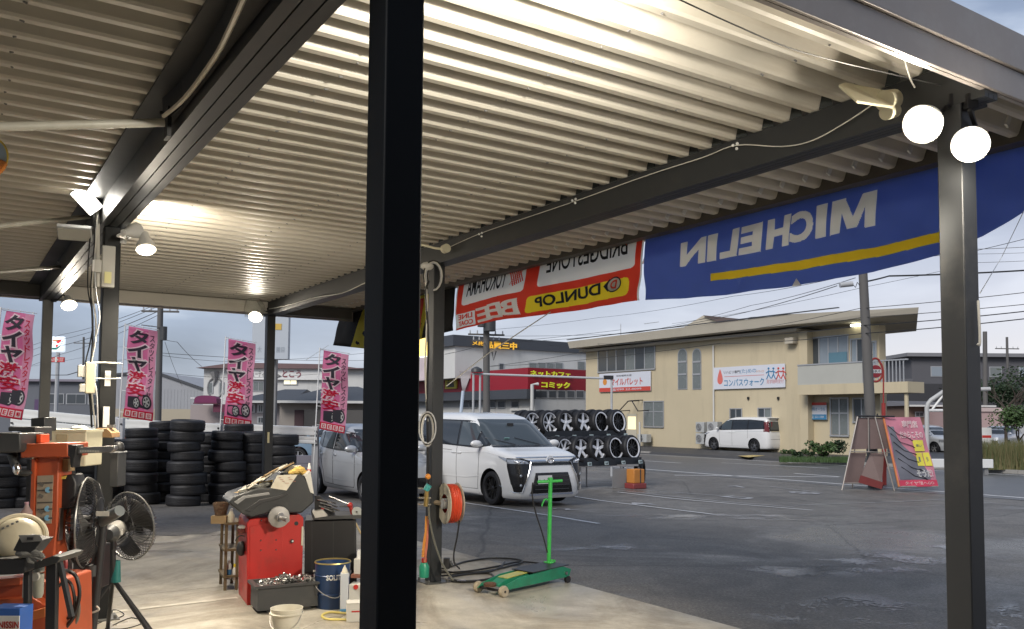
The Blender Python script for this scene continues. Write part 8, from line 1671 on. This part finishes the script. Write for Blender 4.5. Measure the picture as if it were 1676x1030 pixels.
part('palm', MB().ball((-8 * k, 0, 2 * k), .05, 12, (1.2, .8, .45)), gl, t)
for i, (x, z, l) in enumerate(((8, -4, 14), (10, 0, 17), (9, 3, 16), (5, 6, 12), (-2, -9, 10))): part('finger', MB().tube([(-2 * k, -.01, z * k * .5), ((x + l * .3) * k, -.02, z * k), ((x + l) * k * .9, -.02, (z - 3) * k)], [.016, .014, .008], 8), gl, t)
t = thing('air_filter', 'clear bowl air regulator on the orange base under the corner stand', 'regulator', P(63, 948, 4.75)); rm_ = M('regulator_grey', (.38, .38, .32), .35, 0, .1, 8); part('body', MB().cyl((0, 0, .04), (0, 0, .08), .028, n=16), rm_, t); part('bowl', MB().lathe([(.0001, -.10), (.02, -.10), (.028, -.08), (.028, .03)], n=16), rm_, t); part('gauge', MB().cyl((0, -.045, .02), (0, -.025, .02), .024, n=20), dull_white, t); part('elbow', MB().tube([(-.02, 0, .05), (-.06, 0, .05), (-.07, 0, .0), (-.07, 0, -.1)], .014, 8), rm_, t)
t = thing('steel_pedestal', 'scuffed orange steel machine base at the bottom left', 'machine base', GX(40, 4.9)); t.location.z = 0
slab_px(t, 'housing', ((-30, 958), (34, 951), (94, 953), (96, 1100), (-30, 1100)), .0, .4, orange_paint, bev=.01); slab_px(t, 'ledge', ((-30, 985), (50, 978), (76, 992), (76, 1000), (-30, 1003)), -.08, .08, orange_paint, bev=.004); slab_px(t, 'foot_pedal', ((45, 1003), (74, 995), (74, 1010), (48, 1018)), -.14, .08, M('pedal_orange', (.6, .16, .04), .5), bev=.004); slab_px(t, 'top_ledge', ((-30, 950), (33, 946), (33, 958), (-30, 962)), -.05, .1, orange_paint, bev=.004)
t = thing('parts_box', 'blue and white parts box with red lettering in the bottom left corner', 'box', P(15, 1020, 4.3)); k = 4.3 / F_PX; bb = M('box_blue', (.03, .12, .45), .4); part('box', MB().box((-.02, .05, -.01), (50 * k, .12, 54 * k)), bb, t, bev=.003); part('white_panel', MB().box((-.02, -.012, -.005), (50.3 * k, .006, 28 * k)), white_paint, t); flat_text('lettering', 'NISSIN', red_paint, t, (-14 * k, -.017, -7 * k), (33 * k, 0, 0), (0, 0, 11 * k), .03)
for (lab, pts, m_, r) in (('black hose sagging between the stand and the fans', ((100, 935, 4.9), (112, 935, 5.0), (125, 945, 5.0), (130, 975, 5.0), (120, 1010, 5.0), (104, 1030, 5.0)), cable_black, .012), ('second black hose beside the fan post', ((96, 960, 4.9), (108, 950, 5.0), (118, 960, 5.0), (122, 990, 5.0), (112, 1012, 5.0), (95, 1000, 5.0)), cable_black, .009), ('grey hose looped behind the stand', ((98, 990, 5.1), (115, 975, 5.1), (128, 985, 5.1), (126, 1015, 5.1), (108, 1035, 5.1)), M('hose_grey_green', (.12, .12, .10)), .010), ('pale cable curl by the control box', ((138, 1000, 5.4), (150, 1003, 5.4), (162, 998, 5.4), (158, 992, 5.4)), cable_white, .006), ('red hose rising behind the stand', ((92, 925, 4.9), (100, 905, 5.0), (108, 920, 5.0), (104, 950, 5.0)), M('hose_dark_red', (.25, .03, .03), .4), .012)):
    tag(part('loose_hose', MB().tube(smooth_path([P(*p) for p in pts], 5), r, 6), m_), lab, 'hose')
for i, (x, y) in enumerate(((150, 1022), (185, 1012), (215, 1025))): tag(part('floor_cable', MB().tube(smooth_path([G(x - 30, y) + Vector((0, 0, .008)), G(x, y - 12) + Vector((0, 0, .008)), G(x + 18, y - 4) + Vector((0, 0, .008)), G(x - 6, y + 5) + Vector((0, 0, .008)), G(x - 34, y + 7) + Vector((0, 0, .008))], 5), .004, 5), cable_black), ['leftmost thin black cable curl on the floor by the fan legs', 'middle thin black cable curl on the floor under the tripod', 'rightmost thin black cable curl on the floor by the tripod foot'][i], 'cable')
# dark parts behind: rubber gaiter, plastic jug
t = thing('plastic_jug', 'small translucent pink jug behind the cream tank', 'jug', P(43, 846, 5.0)); part('body', MB().lathe([(.0001, 0), (.03, 0), (.032, .03), (.014, .055), (.01, .07)], n=14), M('jug_pink', (.30, .22, .22), .3), t); part('cap', MB().cyl((0, 0, .07), (0, 0, .085), .012, n=10), M('jug_cap', (.35, .2, .25)), t)
